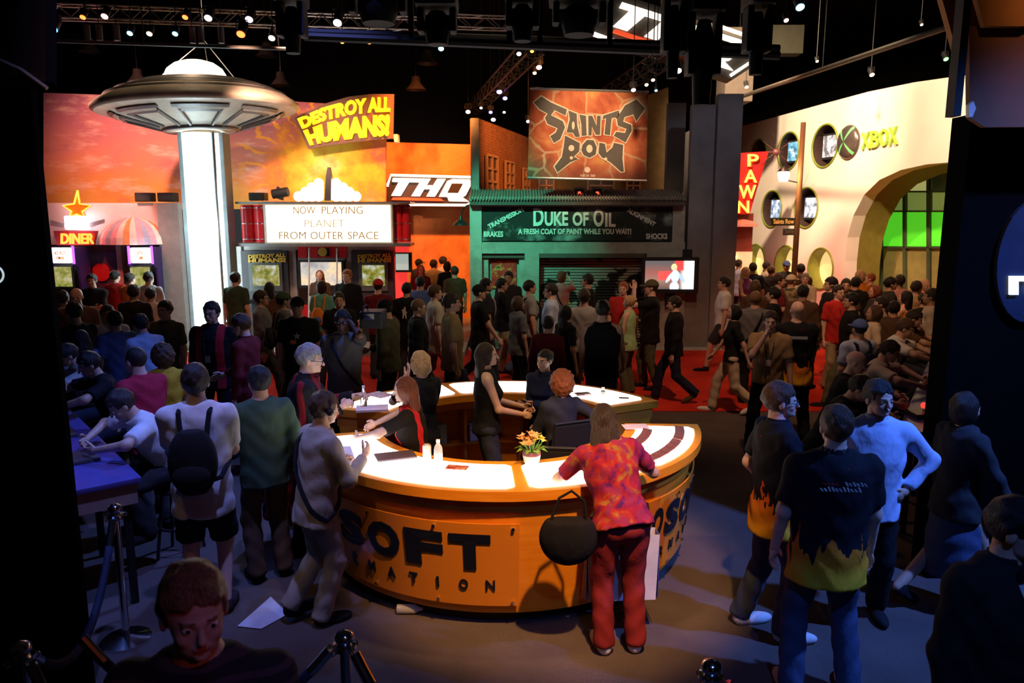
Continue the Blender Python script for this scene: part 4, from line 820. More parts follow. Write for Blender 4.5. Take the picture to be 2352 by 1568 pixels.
for i, (px_, py_, cn, rp, Y) in enumerate(LAMPS):
    if px_ < 950: Y -= .62 if py_ < 60 else 1.15         # hang clear of the truss and of the pipe
    elif px_ < 1250: Y = {1192: 13.2, 1222: 13.0, 1203: 13.4, 1238: 16.6, 1228: 17.4, 1127: 19.3, 1105: 20.0}.get(px_, Y)
    elif px_ < 1570: Y = 14.3
    c_ = atY(px_, py_, Y); r_ = rp/F_PX*Y; CNT[cn] = CNT.get(cn, 0)+1
    s_ = empty('stage_lamp', c_, '%s stage lamp with %s lens hanging %s' % ('big' if rp > 7 else 'tiny' if rp < 5 else 'small', 'warm white' if cn == 'warm' else cn, 'in the rig above the saucer' if px_ < 660 else 'between saucer and violet-lamp truss' if px_ < 950 else 'by the violet-lamp truss' if px_ < 1260 else 'around the hanging letters' if px_ < 1420 or py_ < 30 else 'behind the graffiti banner' if px_ < 1570 else 'above the cream booth wall'), 'stage lamp', 'stage lamps in the rig')
    back = Vector((0, .5, .62)).normalized()
    MB().tube([c_+back*.01, c_+back*(r_*1.2), c_+back*(r_*3.6)], r_*1.12, 12).build('housing', BLACK, s_, True)
    mb = MB(); n_ = 16; u_ = Vector((1, 0, 0)); w_ = back.cross(u_); mb.add([c_+(u_*math.cos(2*math.pi*k/n_)+w_*math.sin(2*math.pi*k/n_))*r_ for k in range(n_)], [tuple(range(n_))]); mb.build('lens', glow('lens_'+cn, LCOL[cn], 7), s_)
    q = c_+back*r_*2; MB().tube([q+Vector((-r_*1.4, 0, 0)), q+Vector((-r_*1.4, 0, r_*2)), q+Vector((r_*1.4, 0, r_*2)), q+Vector((r_*1.4, 0, 0))], r_*.16, 5).build('yoke', BLACK, s_)
    MB().tube([q+Vector((0, 0, r_*2)), (q.x, q.y, 10.5)], .008, 4).build('drop_cable', BLACK, s_)
for px_, py_ in ((205, 108), (612, 118), (645, 185), (316, 178), (982, 135), (955, 195), (1010, 48)):
    c_ = atY(px_, py_, 20); h_ = empty('high_bay_lamp', c_, 'unlit bell-shaped high-bay lamp hanging %s' % {205: 'behind the lamps above the saucer rim', 612: 'beyond the end of the dark pipe', 645: 'between saucer and yellow arched sign', 316: 'just above the saucer hull', 982: 'below the wide near moving-head lamp', 955: 'above the orange alley wall', 1010: 'behind the black moving-head lamp'}[px_], 'ceiling lamp', 'high-bay lamps')
    MB().lathe([(.05, .22), (.10, .20), (.12, .05), (.26, -.12), (.25, -.125), (.10, .03)], c_, 16).build('reflector', mat('bay_glass', (.07, .05, .04), .35), h_, True); MB().tube([c_+Vector((0, 0, .2)), (c_.x, c_.y, 10.5)], .012, 5).build('stem', DKMET, h_)
for px_ in (200, 228, 268, 442, 462, 508):            # tubular cans on the pipe
    c_ = atY(px_, 76 if px_ < 300 else 82, 13.28); h_ = empty('can_lamp', c_, 'unlit grey tube lamp hanging straight down from dark pipe', 'stage lamp', 'tube lamps on the dark pipe')
    MB().tube([c_+Vector((0, 0, .13)), c_+Vector((0, 0, -.12))], .05, 12).build('tube', mat('can_grey', (.14, .12, .11), .5), h_, True); MB().tube([c_+Vector((0, 0, .13)), (c_.x, c_.y, 10.5)], .008, 4).build('cable', BLACK, h_)
# big tilted three-letter sign high up, with pale box
YK = 17.0
k0 = empty('hanging_publisher_sign', atY(1545, 110, YK), 'big tilted white THQ letters with red underline hanging among black lamps', 'sign')
def Pk(u, v, w):
    p = atY(1392+300*u+26*v, 88+95*u-105*v, YK); return Vector((p.x, YK+w, p.z))
MB().prism([(-.1, 0), (.98, .0), (1.13, .5), (1.02, 1.02), (0, 1.02), (-.08, .6)], lambda u, v, w: Pk(u, v, w+.1), .5).build('plate', mat('sign_grey', (.10, .085, .07), .5), k0)
letters_thq(Pk, k0); MB().tube([Pk(-.16, .12, .02), Pk(-.17, .02, .02), Pk(.2, -.02, .02)], .05, 6).build('outline', M_LETW, k0); MB().tube([Pk(.75, .98, .02), Pk(1.03, .96, .02), Pk(1.10, .55, .02), Pk(.95, .05, .02)], .04, 6).build('outline', M_LETW, k0)
for u_ in (.2, .8): q = Pk(u_, 1, .3); MB().tube([q, (q.x, q.y, 10.5)], .012, 5).build('cable', DKMET, k0)
b0 = empty('pale_hanging_box', atY(1700, 230, 20.9), 'pale square column box hanging beyond the tilted letters', 'sign box')
pbox(1668, 62, 1732, 232, 20.9, .9).build('box', mat('box_pale', (.13, .10, .08), .7), b0); pbox(1770, 57, 1846, 122, 21.2, .5).build('box', mat('box_pale2', (.035, .033, .02), .7), b0)
q = atY(1700, 64, 21.3); MB().tube([q, (q.x, q.y, 10.5)], .02, 5).build('cable', DKMET, b0)
# ------------------------------------------------------------------ near black rig with moving-head lamps
YZ = 5.2
z0 = empty('near_lighting_rig', atY(1200, 95, YZ), 'black lighting rig of pipes crossing close overhead', 'lighting rig')
MB().tube([atY(700, 84, YZ), atY(1790, 128, YZ)], .028, 8).build('pipe', BLACK, z0); MB().tube([atY(700, 74, YZ+.3), atY(1790, 112, YZ+.3)], .028, 8).build('pipe', BLACK, z0)
for px_ in (945, 1170, 1240, 1400, 1715, 1760):
    t_ = 84+(px_-700)*44/1090; q = atY(px_, t_, YZ); MB().tube([q, (q.x, q.y, 10.5)], .02, 6).build('drop_pipe', BLACK, z0)
def mover(px_, py_, w, h, lab):
    c_ = atY(px_, py_, YZ-.34); W = w/F_PX*YZ/2; Hh = h/F_PX*YZ/2; m = empty('moving_head_lamp', c_, lab, 'stage lamp', 'moving-head lamps on the near rig')
    MB().bevbox((c_.x-W, c_.y-.14, c_.z+Hh*.35), (c_.x+W, c_.y+.14, c_.z+Hh), .03).build('base', BLACK, m)
    for s_ in (-1, 1): MB().bevbox((c_.x+s_*W*.78-.02, c_.y-.06, c_.z-Hh*.55), (c_.x+s_*W*.78+.02, c_.y+.06, c_.z+Hh*.4), .015).build('yoke_arm', BLACK, m)
    MB().lathe([(.001, -Hh), (W*.5, -Hh), (W*.62, -Hh*.4), (W*.6, .0), (W*.35, Hh*.28), (.001, Hh*.3)], c_, 20).build('head', BLACK, m, True)
    MB().tube([(c_.x, c_.y, c_.z+Hh), (c_.x, c_.y, 10.5)], .012, 5).build('hanger', BLACK, m)
mover(670, 40, 56, 140, 'black moving-head lamp at the end of the near pipe'); mover(868, 5, 130, 84, 'wide black moving-head lamp over the pale truss'); mover(1004, 44, 84, 100, 'black moving-head lamp before the short pale truss')
mover(1200, 30, 70, 110, 'black moving-head lamp beside the receding violet truss'); mover(1330, 28, 120, 90, 'wide black moving-head lamp before the hanging letters'); mover(1548, 50, 44, 220, 'tall black moving-head lamp over the letter T'); mover(1616, 90, 70, 260, 'tall black moving-head lamp hiding the letter H'); mover(1740, 60, 50, 190, 'black moving-head lamp beside the pale hanging box')
# ------------------------------------------------------------------ round information desk
DC = Vector((-.08, 6.58, 0)); RO, RI, ZT = 1.72, 1.08, 1.07
def rad(d): return math.radians(d)
g = G('desk_orange'); x, y, z = g.xyz(g.pos()); n = g.noise(g.comb(g.f('MULTIPLY', x, 1), g.f('MULTIPLY', y, 1), g.f('MULTIPLY', z, 8)), 4, 4)
M_DSK = g.out(g.mix(g.mr(n, .35, .65), (.86, .29, .012), (.95, .36, .025)), .38, spec=.4)
M_DSK2 = mat('desk_orange_dark', (.72, .22, .015), .45); M_KICK = mat('toe_kick', (.015, .012, .010), .7)
M_LBOX = glow('counter_light', (1, .97, .94), 4.2)
k0 = empty('information_desk', DC, 'round orange information counter with glowing white light panels in its top', 'counter')
def arc_solid(r0, r1, z0, z1, a0, a1, n=48, r0b=None, r1b=None):           # ring segment, radii may differ at the bottom
    r0b = r0 if r0b is None else r0b; r1b = r1 if r1b is None else r1b; vs = []; fs = []
    for i in range(n+1):
        a = rad(a0+(a1-a0)*i/n); c, s = math.cos(a), math.sin(a)
        vs += [DC+Vector((r*c, r*s, z)) for r, z in ((r0b, z0), (r1b, z0), (r1, z1), (r0, z1))]
    for i in range(n):
        for j in range(4): fs.append((4*i+j, 4*i+(j+1) % 4, 4*i+4+(j+1) % 4, 4*i+4+j))
    return MB().add(vs, fs+[(0, 3, 2, 1), (4*n, 4*n+1, 4*n+2, 4*n+3)])
SECT = ((-166, -2, 64), (27, 164, 56))
for a0, a1, n in SECT:
    t = arc_solid(RI, RO, ZT-.07, ZT, a0, a1, n).build('counter_top', M_DSK, k0, True)
    arc_solid(RI+.10, RO-.06, ZT-.17, ZT-.07, a0+.5, a1-.5, n).build('recessed_band', M_DSK2, k0, True)
    arc_solid(1.50, 1.64, .10, ZT-.17, a0+.5, a1-.5, n, 1.40, 1.545).build('front_panel', M_DSK, k0, True)
    arc_solid(1.38, 1.47, 0, .10, a0+1, a1-1, n).build('toe_kick', M_KICK, k0, True)
    arc_solid(RI+.16, 1.49, .50, .52, a0+2, a1-2, n).build('inner_shelf', M_DSK2, k0, True)
    for a in (a0+.8, a1-.8): arc_solid(RI+.14, 1.52, .0, ZT-.17, a-.7, a+.7, 2).build('end_panel', M_DSK2, k0)
    m = int((a1-a0)/27)
    for i in range(1, m): a = a0+(a1-a0)*i/m; arc_solid(RI+.16, 1.45, 0, ZT-.17, a-.7, a+.7, 2).build('divider', M_DSK2, k0)
def light_panel(a0, a1, r0, r1):
    n = max(6, int((a1-a0)/2)); pts = []; cr = .05
    for i in range(n+1): a = a0+(a1-a0)*i/n; e = 2.0*(1 if i in (0, n) else 0); pts.append((r1-(.04 if i in (0, n) else 0), a))
    for i in range(n, -1, -1): a = a0+(a1-a0)*i/n; pts.append((r0+(.04 if i in (0, n) else 0), a))
    vs = [DC+Vector((r*math.cos(rad(a)), r*math.sin(rad(a)), ZT+.002)) for r, a in pts]; k = len(vs)//2
    fs = [(i, i+1, len(vs)-2-i, len(vs)-1-i) for i in range(k-1)]
    vs2 = [v+Vector((0, 0, .004)) for v in vs]; m = len(vs)
    MB().add(vs+vs2, [tuple(reversed(f)) for f in fs]+[tuple(i+m for i in f) for f in fs]+[(i, (i+1) % m, m+(i+1) % m, m+i) for i in range(m)]).build('light_panel', M_LBOX, k0)
for a0, a1, r0, r1 in ((-162, -86.5, RI+.09, RO-.06), (-83, -50, RI+.09, RO-.06), (-47, -6, RI+.09, RO-.06), (31, 72, RI+.09, RO-.08), (75, 112, RI+.09, RO-.08), (115, 160, RI+.09, RO-.08)):
    light_panel(a0, a1, r0, r1)
# clear name plates with lettering and standoff bolts
M_PLATE = mat('acrylic_orange', (.80, .27, .02), .12, 0, .04, 2); M_NAVY = mat('letter_navy', (.008, .010, .022), .35)
def conep(a, t, off=0.0):                              # a in degrees, t 0..1 up the front panel
    r = 1.545+(1.64-1.545)*t+off; return DC+Vector((r*math.cos(rad(a)), r*math.sin(rad(a)), .10+(ZT-.27)*t))
def plate(a0, a1):
    n = 24; vs = []; fs = []
    for i in range(n+1):
        a = a0+(a1-a0)*i/n; vs += [conep(a, .10, .03), conep(a, .90, .03), conep(a, .90, .042), conep(a, .10, .042)]
    for i in range(n):
        for j in range(4): fs.append((4*i+j, 4*i+(j+1) % 4, 4*i+4+(j+1) % 4, 4*i+4+j))
    pl = MB().add(vs, fs+[(0, 3, 2, 1), (4*n, 4*n+1, 4*n+2, 4*n+3)]).build('name_plate', M_PLATE, k0, True)
    for i in range(5):
        for t in (.14, .86):
            a = a0+1.5+(a1-a0-3)*i/4; MB().tube([conep(a, t, 0), conep(a, t, .06)], .012, 8).build('standoff_bolt', CHROME, pl)
    return pl
def ring_text(s, a0, a1, t0, t1, par, bold=.03, nm='letter'):
    w = dict(I=.42, M=1.25); tot = sum(w.get(c, 1) for c in s); acc = 0
    for c in s:
        ww = w.get(c, 1); b0 = a0+(a1-a0)*(acc+.07*ww)/tot; b1 = a0+(a1-a0)*(acc+.93*ww)/tot; acc += ww
        text_mb(c, lambda u, v, wd: conep(b0+(b1-b0)*u, t0+(t1-t0)*v, .052-wd), bold, .01).build(nm, M_NAVY, par)
def spaced(s, a0, a1, t0, t1, par):
    st = (a1-a0)/(len(s)-1)
    for i, c in enumerate(s):
        a = a0+st*i; wd = .5 if c == 'I' else 1.9
        text_mb(c, lambda u, v, w_: conep(a-wd*.6+wd*1.2*u, t0+(t1-t0)*v, .052-w_), .02, .01).build('small_letter', M_NAVY, par)
pl = plate(-164.5, -85.5); ring_text('MICRO', -163.5, -139, .50, .80, pl); ring_text('SOFT', -138.5, -91.5, .46, .80, pl, .05); spaced('INFORMATION', -159.5, -92.5, .26, .36, pl)
pl = plate(-68.5, -3); ring_text('MICRO', -67, -42, .50, .80, pl); ring_text('SOFT', -41.5, -4, .46, .80, pl, .05); spaced('INFORMATION', -65, -5, .26, .36, pl)
# ------------------------------------------------------------------ things on the counter
def onc(px, py, dz=0.0): v = atz(px, py, ZT+.007+dz); return v
c_ = onc(981, 1056); t = empty('drink_can', c_, 'pale drink can standing on the glowing counter beside the bottle', 'can')
MB().lathe([(.001, 0), (.028, 0), (.033, .008), (.033, .108), (.027, .12), (.025, .118), (.001, .117)], c_, 20).build('can', mat('can_white', (.80, .74, .66), .3, .3), t, True); MB().ring(c_+Vector((0, 0, .12)), (1, 0, 0), (0, 1, 0), .026, .0025, 20, 5).build('rim', STEEL, t)
c_ = onc(1007, 1062); t = empty('water_bottle', c_, 'small clear water bottle with white cap beside the drink can', 'bottle')
MB().lathe([(.001, 0), (.031, 0), (.033, .01), (.033, .10), (.028, .125), (.013, .15), (.013, .158)], c_, 20).build('bottle', mat('bottle_clear', (.85, .85, .82), .1, trans=.6), t, True); MB().lathe([(.015, .156), (.015, .178), (.001, .179)], c_, 16).build('cap', WHITE, t, True); MB().lathe([(.0335, .03), (.0335, .075)], c_, 20).build('wrapper', mat('wrap_pale', (.75, .78, .80), .5), t, True)
c_ = onc(1221, 1066); t = empty('flower_vase', c_, 'pale bowl vase of orange and yellow flowers on the counter', 'flower vase')
MB().lathe([(.001, 0), (.045, 0), (.060, .03), (.068, .075), (.062, .105), (.058, .104), (.05, .02)], c_, 24).build('vase', mat('vase_pale', (.62, .55, .45), .25), t, True)
MB().lathe([(.064, .07), (.069, .078), (.066, .098), (.062, .105)], c_, 24).build('ribbon', mat('ribbon_maroon', (.25, .06, .07), .5), t, True)
PET = [mat('petal_orange', (.95, .42, .16), .6), mat('petal_yellow', (.95, .78, .14), .6), mat('petal_peach', (.95, .58, .34), .6)]; M_LEAF = mat('leaf_green', (.18, .42, .06), .6)
random.seed(3)
for k in range(15):
    a = random.uniform(0, 2*math.pi); r = random.uniform(.0, .095); p = c_+Vector((r*math.cos(a), r*math.sin(a), .155+random.uniform(-.02, .07)*(1-r*6)+.02))
    mb = MB(); ax = Vector((math.cos(a)*r*5, math.sin(a)*r*5, 1)).normalized(); u_ = ax.orthogonal().normalized(); w_ = ax.cross(u_)
    for j in range(9):
        b = 2*math.pi*j/9; d = u_*math.cos(b)+w_*math.sin(b); s_ = ax.cross(d); R = .042*(1 if j % 2 else .7)
        mb.add([p, p+d*R*.5+s_*R*.35+ax*R*.25, p+d*R*1.05+ax*R*.55, p+d*R*.5-s_*R*.35+ax*R*.25], [(0, 1, 2, 3)])
    mb.ball(p+ax*.008, .012, 5); mb.build('flower', PET[(1 if p.x > c_.x+.02 else (0, 2)[k % 2])], t)
    MB().tube([c_+Vector((0, 0, .04)), p], .003, 4).build('stem', M_LEAF, t)
for k in range(9):
    a = 2*math.pi*k/9+.2; d = Vector((math.cos(a), math.sin(a), 0)); s_ = Vector((-d.y, d.x, 0)); p = c_+Vector((0, 0, .105))
    MB().add([p+d*.04, p+d*.09+s_*.022+Vector((0, 0, .03)), p+d*.135+Vector((0, 0, .01)), p+d*.09-s_*.022+Vector((0, 0, .03))], [(0, 1, 2, 3)]).build('leaf', M_LEAF, t)
def print_mat(nm, a, b, c_=(.8, .75, .7), sc=25):
    if nm in MATS: return MATS[nm]
    g = G(nm); n = g.noise(g.obj(), sc, 3); MATS[nm] = g.out(g.ramp(n, [(.4, a), (.5, b), (.62, c_)]), .4); return MATS[nm]
def leaflet(px, py, w, d, rot, m, label, cat, nm='leaflet', th=.006, group=None, dz=0.0):
    c_ = onc(px, py, dz); mb = MB().box((-w/2, -d/2, 0), (w/2, d/2, th)); o = mb.build(nm, m); o.location = c_; o.rotation_euler = (0, 0, rad(rot)); return tag(o, label, cat, group)
leaflet(1050, 1074, .16, .09, -12, print_mat('leaflet_red', (.35, .03, .02), (.5, .12, .06), (.6, .3, .2)), 'small red printed leaflet on the counter near the flower vase', 'leaflet')
leaflet(908, 1048, .30, .18, 20, mat('folder_dark', (.10, .065, .075), .5), 'dark folder lying on the counter beside the leaning man', 'folder', 'folder', .012)
leaflet(872, 908, .26, .19, -40, print_mat('magazine_print', (.75, .5, .4), (.5, .25, .2), (.85, .75, .65)), 'open printed magazine lying on the back of the counter', 'magazine', 'magazine', .01)
leaflet(855, 940, .30, .20, 10, mat('paper_stack', (.80, .62, .55), .7), 'pinkish stack of papers on the left end of the counter', 'papers', 'paper_stack', .02)
leaflet(1433, 914, .10, .055, -12, mat('card_dark', (.08, .06, .06), .5), 'small dark card on the back of the glowing counter', 'card', 'card', .004)
leaflet(1338, 906, .16, .10, 15, print_mat('notebook_print', (.10, .04, .05), (.2, .08, .08), (.5, .4, .35)), 'dark notebook on the counter beside the red-haired woman', 'notebook', 'notebook', .015)
leaflet(1460, 980, .22, .15, 6, mat('paper_pale', (.80, .66, .58), .7), 'sheet of paper on the end of the counter by the card rows', 'paper', 'paper_sheet', .004)
c_ = onc(1385, 905); t = empty('small_jar', c_, 'small squat bottle with pale cap on the back of the counter', 'bottle'); MB().lathe([(.001, 0), (.024, 0), (.026, .03), (.012, .045)], c_, 16).build('jar', mat('jar_grey', (.30, .28, .26), .3), t, True); MB().lathe([(.014, .044), (.016, .075), (.001, .078)], c_, 14).build('cap', mat('cap_cream', (.8, .75, .55), .5), t, True)
M_CARD = print_mat('card_print', (.22, .03, .03), (.30, .12, .08), (.12, .06, .05), 40)
for (rr_, a0, a1, n, lab) in ((1.27, -44, -14, 13, 'printed card in the inner overlapping row on the counter'), (1.54, -45, -24, 10, 'printed card in the longer outer overlapping row on the counter'), (1.54, -19, -9, 6, 'printed card in the short outer row at the counter end')):
    mb = MB().box((-.055, -.04, 0), (.055, .04, .004)); me = None
    for i in range(n):
        a = a0+(a1-a0)*i/(n-1)
        if me is None: o = mb.build('info_card', M_CARD); me = o.data
        else: o = link_mesh('info_card', me)
        o.location = DC+Vector((rr_*math.cos(rad(a)), rr_*math.sin(rad(a)), ZT+.010+.004*(i % 2))); o.rotation_euler = (.12, 0, rad(a+90)); tag(o, lab, 'card', lab.replace('printed card in the', 'cards in the'))
# shelf things inside the ring
for i, (a, w_, h_, m, lab) in enumerate(((100, .30, .16, WHITE, 'white paper ream on the shelf inside the desk'), (123, .20, .22, mat('box_green', (.40, .46, .22), .6), 'pale green carton on the shelf inside the desk'), (68, .24, .12, mat('bag_clear', (.60, .62, .58), .3), 'bag of clear packets on the shelf inside the desk'))):
    c_ = DC+Vector((1.33*math.cos(rad(a)), 1.33*math.sin(rad(a)), .521)); o = MB().bevbox((-w_/2, -.075, 0), (w_/2, .075, h_), .012).build('shelf_box', m); o.location = c_; o.rotation_euler = (0, 0, rad(a+90)); tag(o, lab, 'box')
# ------------------------------------------------------------------ game counters behind the flats
M_CTOP = mat('counter_violet', (.10, .08, .30), .35); M_CEDGE = mat('counter_beige', (.36, .26, .20), .6)
def placed(o, par): o.parent = par; return o
LC0, LCD, RC0, RCD = Vector((-2.72, 5.35, 0)), 40.0, Vector((3.46, 6.60, 0)), -32.0     # player-side corner and heading of each counter
def along(c0, deg, s, out): d = Vector((-math.sin(rad(deg)), math.cos(rad(deg)), 0)); n = Vector((math.cos(rad(deg)), math.sin(rad(deg)), 0)); return c0+d*s+n*out
def game_counter(c0, deg, sd, L, lab):                  # sd: side of the machines in the counter's own x
    c = empty('game_counter', c0, lab, 'counter', 'game counters', rz=rad(deg)); x0, x1 = sorted((0, sd*.85))
    placed(MB().bevbox((x0, 0, .96), (x1, L, 1.0), .012).build('top', M_CTOP), c); placed(MB().box((x0+.03, .03, .80), (x1-.03, L-.03, .96)).build('apron', M_CEDGE), c)
    for xx in (x0+.08, x1-.12):
        for i in range(5): yy = .08+(L-.2)*i/4; placed(MB().box((xx, yy, 0), (xx+.05, yy+.05, .80)).build('leg', DKMET), c)
game_counter(LC0, LCD, -1, 4.3, 'violet topped game counter with beige apron beside black flat')
game_counter(RC0, RCD, 1, 4.6, 'dark game counter with red joysticks beside the black kiosk tower')
for k, (px_, py_) in enumerate(((2122, 932), (2150, 873), (2170, 803))):
    b = atz(px_, py_, 1.10); j = empty('arcade_joystick', (b.x, b.y, 1.0), 'arcade joystick box with glowing red ball %s' % ('nearest the kiosk tower', 'in the middle of the row', 'at the far end of the counter')[k], 'joystick', 'joysticks on the game counter')
    MB().bevbox((b.x-.12, b.y-.12, 1.0), (b.x+.14, b.y+.12, 1.045), .012).build('base', mat('stick_base', (.09, .08, .09), .4), j); MB().tube([(b.x, b.y, 1.045), (b.x, b.y, 1.09)], .007, 6).build('shaft', CHROME, j); MB().ball((b.x, b.y, 1.105), .030, 8).build('ball', glow('ball_red', (1, .06, .04), 1.3), j, 'all')
    for q in range(3): MB().lathe([(.001, 1.055), (.014, 1.053), (.014, 1.045)], (b.x-.04+.035*q, b.y-.08, 0), 8).build('button', WHITE, j)
for k, s_ in enumerate((.75, 1.6, 2.45, 3.4)):
    q = along(LC0, LCD, s_, 0); j = empty('game_station', (q.x, q.y, 1.0), 'dark game station with pad before %s' % ('the player in white', 'the gap between two players', 'the player in black', 'the hooded player')[k], 'game station', 'game stations on the violet counter', rz=rad(LCD))
    placed(MB().bevbox((-.36, -.15, 0), (-.14, .15, .03), .012).build('pad', mat('stick_base', (.09, .08, .09), .4)), j); placed(MB().bevbox((-.78, -.22, 0), (-.70, .22, .36), .02).build('monitor', BLACK), j); placed(MB().box((-.699, -.19, .05), (-.695, .19, .32)).build('screen', game_scr('left_screen', (.02, .03, .06), (.05, .06, .10), (.10, .08, .05), 1.0, .5)), j)
# bar stools of the players
def bar_stool(x_, y_, lab):
    s = empty('bar_stool', (x_, y_, 0), lab, 'stool', 'bar stools at the game counters')
    MB().lathe([(.001, .59), (.17, .59), (.18, .61), (.17, .635), (.001, .64)], (x_, y_, 0), 20).build('seat', BLACK, s, True)
    for k in range(4): a = math.pi/4+math.pi/2*k; MB().tube([(x_+.12*math.cos(a), y_+.12*math.sin(a), .6), (x_+.2*math.cos(a), y_+.2*math.sin(a), 0)], .014, 6).build('leg', DKMET, s)
    MB().ring((x_, y_, .28), (1, 0, 0), (0, 1, 0), .175, .010, 24, 6).build('footrest', DKMET, s)
# ------------------------------------------------------------------ rope barriers
M_ROPE = mat('velvet_rope', (.012, .018, .05), .8)
posts = [((790, 1445), 'chrome rope post before the round counter'), ((1635, 1512), 'chrome rope post beside the men in flame shirts'), ((45, 1470), 'chrome rope post beside the black flat'), ((262, 1155), 'chrome rope post beside the violet game counter')]
PT = []
for (px_, py_), lab in posts:
    p = atz(px_, py_, 1.0); p.z = 0; PT.append(p); s = empty('rope_post', p, lab, 'rope post', 'chrome rope posts')
    MB().lathe([(.001, .0), (.16, 0), (.16, .02), (.05, .045), (.03, .05)], p, 28).build('base', CHROME, s, True); MB().tube([p+Vector((0, 0, .04)), p+Vector((0, 0, .94))], .025, 16).build('pole', CHROME, s, True)
    MB().lathe([(.026, .90), (.055, .905), (.055, .925), (.026, .93)], p, 20).build('collar', CHROME, s, True); MB().lathe([(.03, .93), (.045, .95), (.045, .97), (.035, .985), (.001, 1.0)], p, 20).build('finial', CHROME, s, True)
    for k in range(4): a = math.pi/4+k*math.pi/2; MB().ring(p+Vector((.058*math.cos(a), .058*math.sin(a), .905)), (math.cos(a), math.sin(a), 0), (0, 0, 1), .014, .004, 12, 5).build('rope_ring', CHROME, s)
def rope(A, B, lab, sag=.32):
    A, B = Vector(A)+Vector((0, 0, .90)), Vector(B)+Vector((0, 0, .90)); d = (B-A).normalized(); A = A+d*.065; B = B-d*.065; pts = []
    for i in range(25): t = i/24; q = A.lerp(B, t); q.z -= sag*(1-(2*t-1)**2); pts.append(q)
    r = empty('velvet_rope', (A+B)/2-Vector((0, 0, sag)), lab, 'rope', 'barrier ropes'); MB().tube(pts[2:-2], .024, 10).build('rope', M_ROPE, r, 'all')
    for e in (pts[:3], pts[-3:]): MB().tube(e, .026, 10).build('end_ferrule', CHROME, r)
rope(PT[0], PT[0]+Vector((-1.35, .1, 0)), 'dark velvet rope sagging towards the striped t-shirt man', .4); rope(PT[0], PT[0]+Vector((1.1, -.75, 0)), 'dark velvet rope sagging away from the striped t-shirt man', .4)
rope(PT[1], PT[1]+Vector((1.2, -.55, 0)), 'dark velvet rope sagging towards the dinner-jacket man', .4); rope(PT[1], PT[1]+Vector((-.9, -.8, 0)), 'dark velvet rope sagging away from the dinner-jacket man', .4)
rope(PT[2], PT[2]+Vector((1.0, -.5, 0)), 'dark velvet rope beside the black flat', .4); rope(PT[3], PT[2], 'dark velvet rope running along the game counter', .4)
# floor things
c_ = atz(912, 1398, .035); t = empty('dropped_bottle', c_-Vector((0, 0, .035)), 'empty clear bottle lying on the carpet by the counter foot', 'bottle'); o = MB().lathe([(.001, 0), (.033, 0), (.035, .01), (.035, .13), (.014, .17), (.014, .19), (.001, .19)], c_, 18, rot=Matrix.Rotation(rad(90), 3, 'Y')).build('bottle', mat('bottle_clear', (.85, .85, .82), .1, trans=.6), t, True)
p_ = [atz(*q, .0) for q in ((545, 1440), (622, 1372), (662, 1412), (600, 1446))]; thing('light_patch_sheet', MB().add([(q.x, q.y, .006) for q in p_]+[(q.x, q.y, .009) for q in p_], [(0, 1, 2, 3), (7, 6, 5, 4), (0, 4, 5, 1), (1, 5, 6, 2), (2, 6, 7, 3), (3, 7, 4, 0)]), mat('light_patch_pale', (.55, .58, .66), .7), 'pale sheet standing in for a patch of light on the carpet behind the striped t-shirt man', 'paper')  # thin pale sheet stands in for a patch of blue light on the carpet
# ------------------------------------------------------------------ people: smooth implicit surfaces, meshed once per figure
def v3(*a): return np.array(a, dtype=np.float32)
def sminf(a, b, k):
    h = np.clip(.5+.5*(b-a)/k, 0, 1); return b+(a-b)*h-k*h*(1-h)
def rc(a, b, ra, rb):
    a, b = np.asarray(a, np.float32), np.asarray(b, np.float32); d = b-a; dd = float(d @ d)+1e-9
    def f(p):
        t = np.clip(((p-a) @ d)/dd, 0, 1); q = p-a-t[..., None]*d; return np.sqrt((q*q).sum(-1))-(ra+(rb-ra)*t)
    return f
def ell(c, r, R=None):
    c = np.asarray(c, np.float32); r = np.asarray(r, np.float32)
    def f(p):
        q = p-c
        if R is not None: q = q @ R
        k0 = np.sqrt(((q/r)**2).sum(-1)); k1 = np.sqrt(((q/(r*r))**2).sum(-1))+1e-9; return k0*(k0-1)/k1
    return f
def loft(O, R, prof, inf=0.0, wf=1.0):               # elliptic sections (t, a, b, cy) along the local z of frame R at O
    O = np.asarray(O, np.float32); T, A, B, Cy = (np.array([q[i] for q in prof], np.float32) for i in range(4))
    def f(p):
        q = (p-O) @ R; z = q[..., 2]; a = np.interp(z, T, A)*wf+inf; b = np.interp(z, T, B)*wf+inf; c = np.interp(z, T, Cy)
        k = np.sqrt((q[..., 0]/a)**2+((q[..., 1]-c)/b)**2); d = (k-1)*np.minimum(a, b)
        return np.maximum(d, np.maximum(T[0]-z, z-T[-1]))
    return f
def plane(P, n):                                     # keeps the side opposite to n
    P = np.asarray(P, np.float32); n = np.asarray(n, np.float32); n = n/np.linalg.norm(n); return lambda p: (p-P) @ n
def union(fs, k=.03):
    def f(p):
        d = fs[0](p)
        for g_ in fs[1:]: d = sminf(d, g_(p), k)
        return d
    return f
def cut(f, *g_): return lambda p: np.maximum.reduce([f(p)]+[q(p) for q in g_])
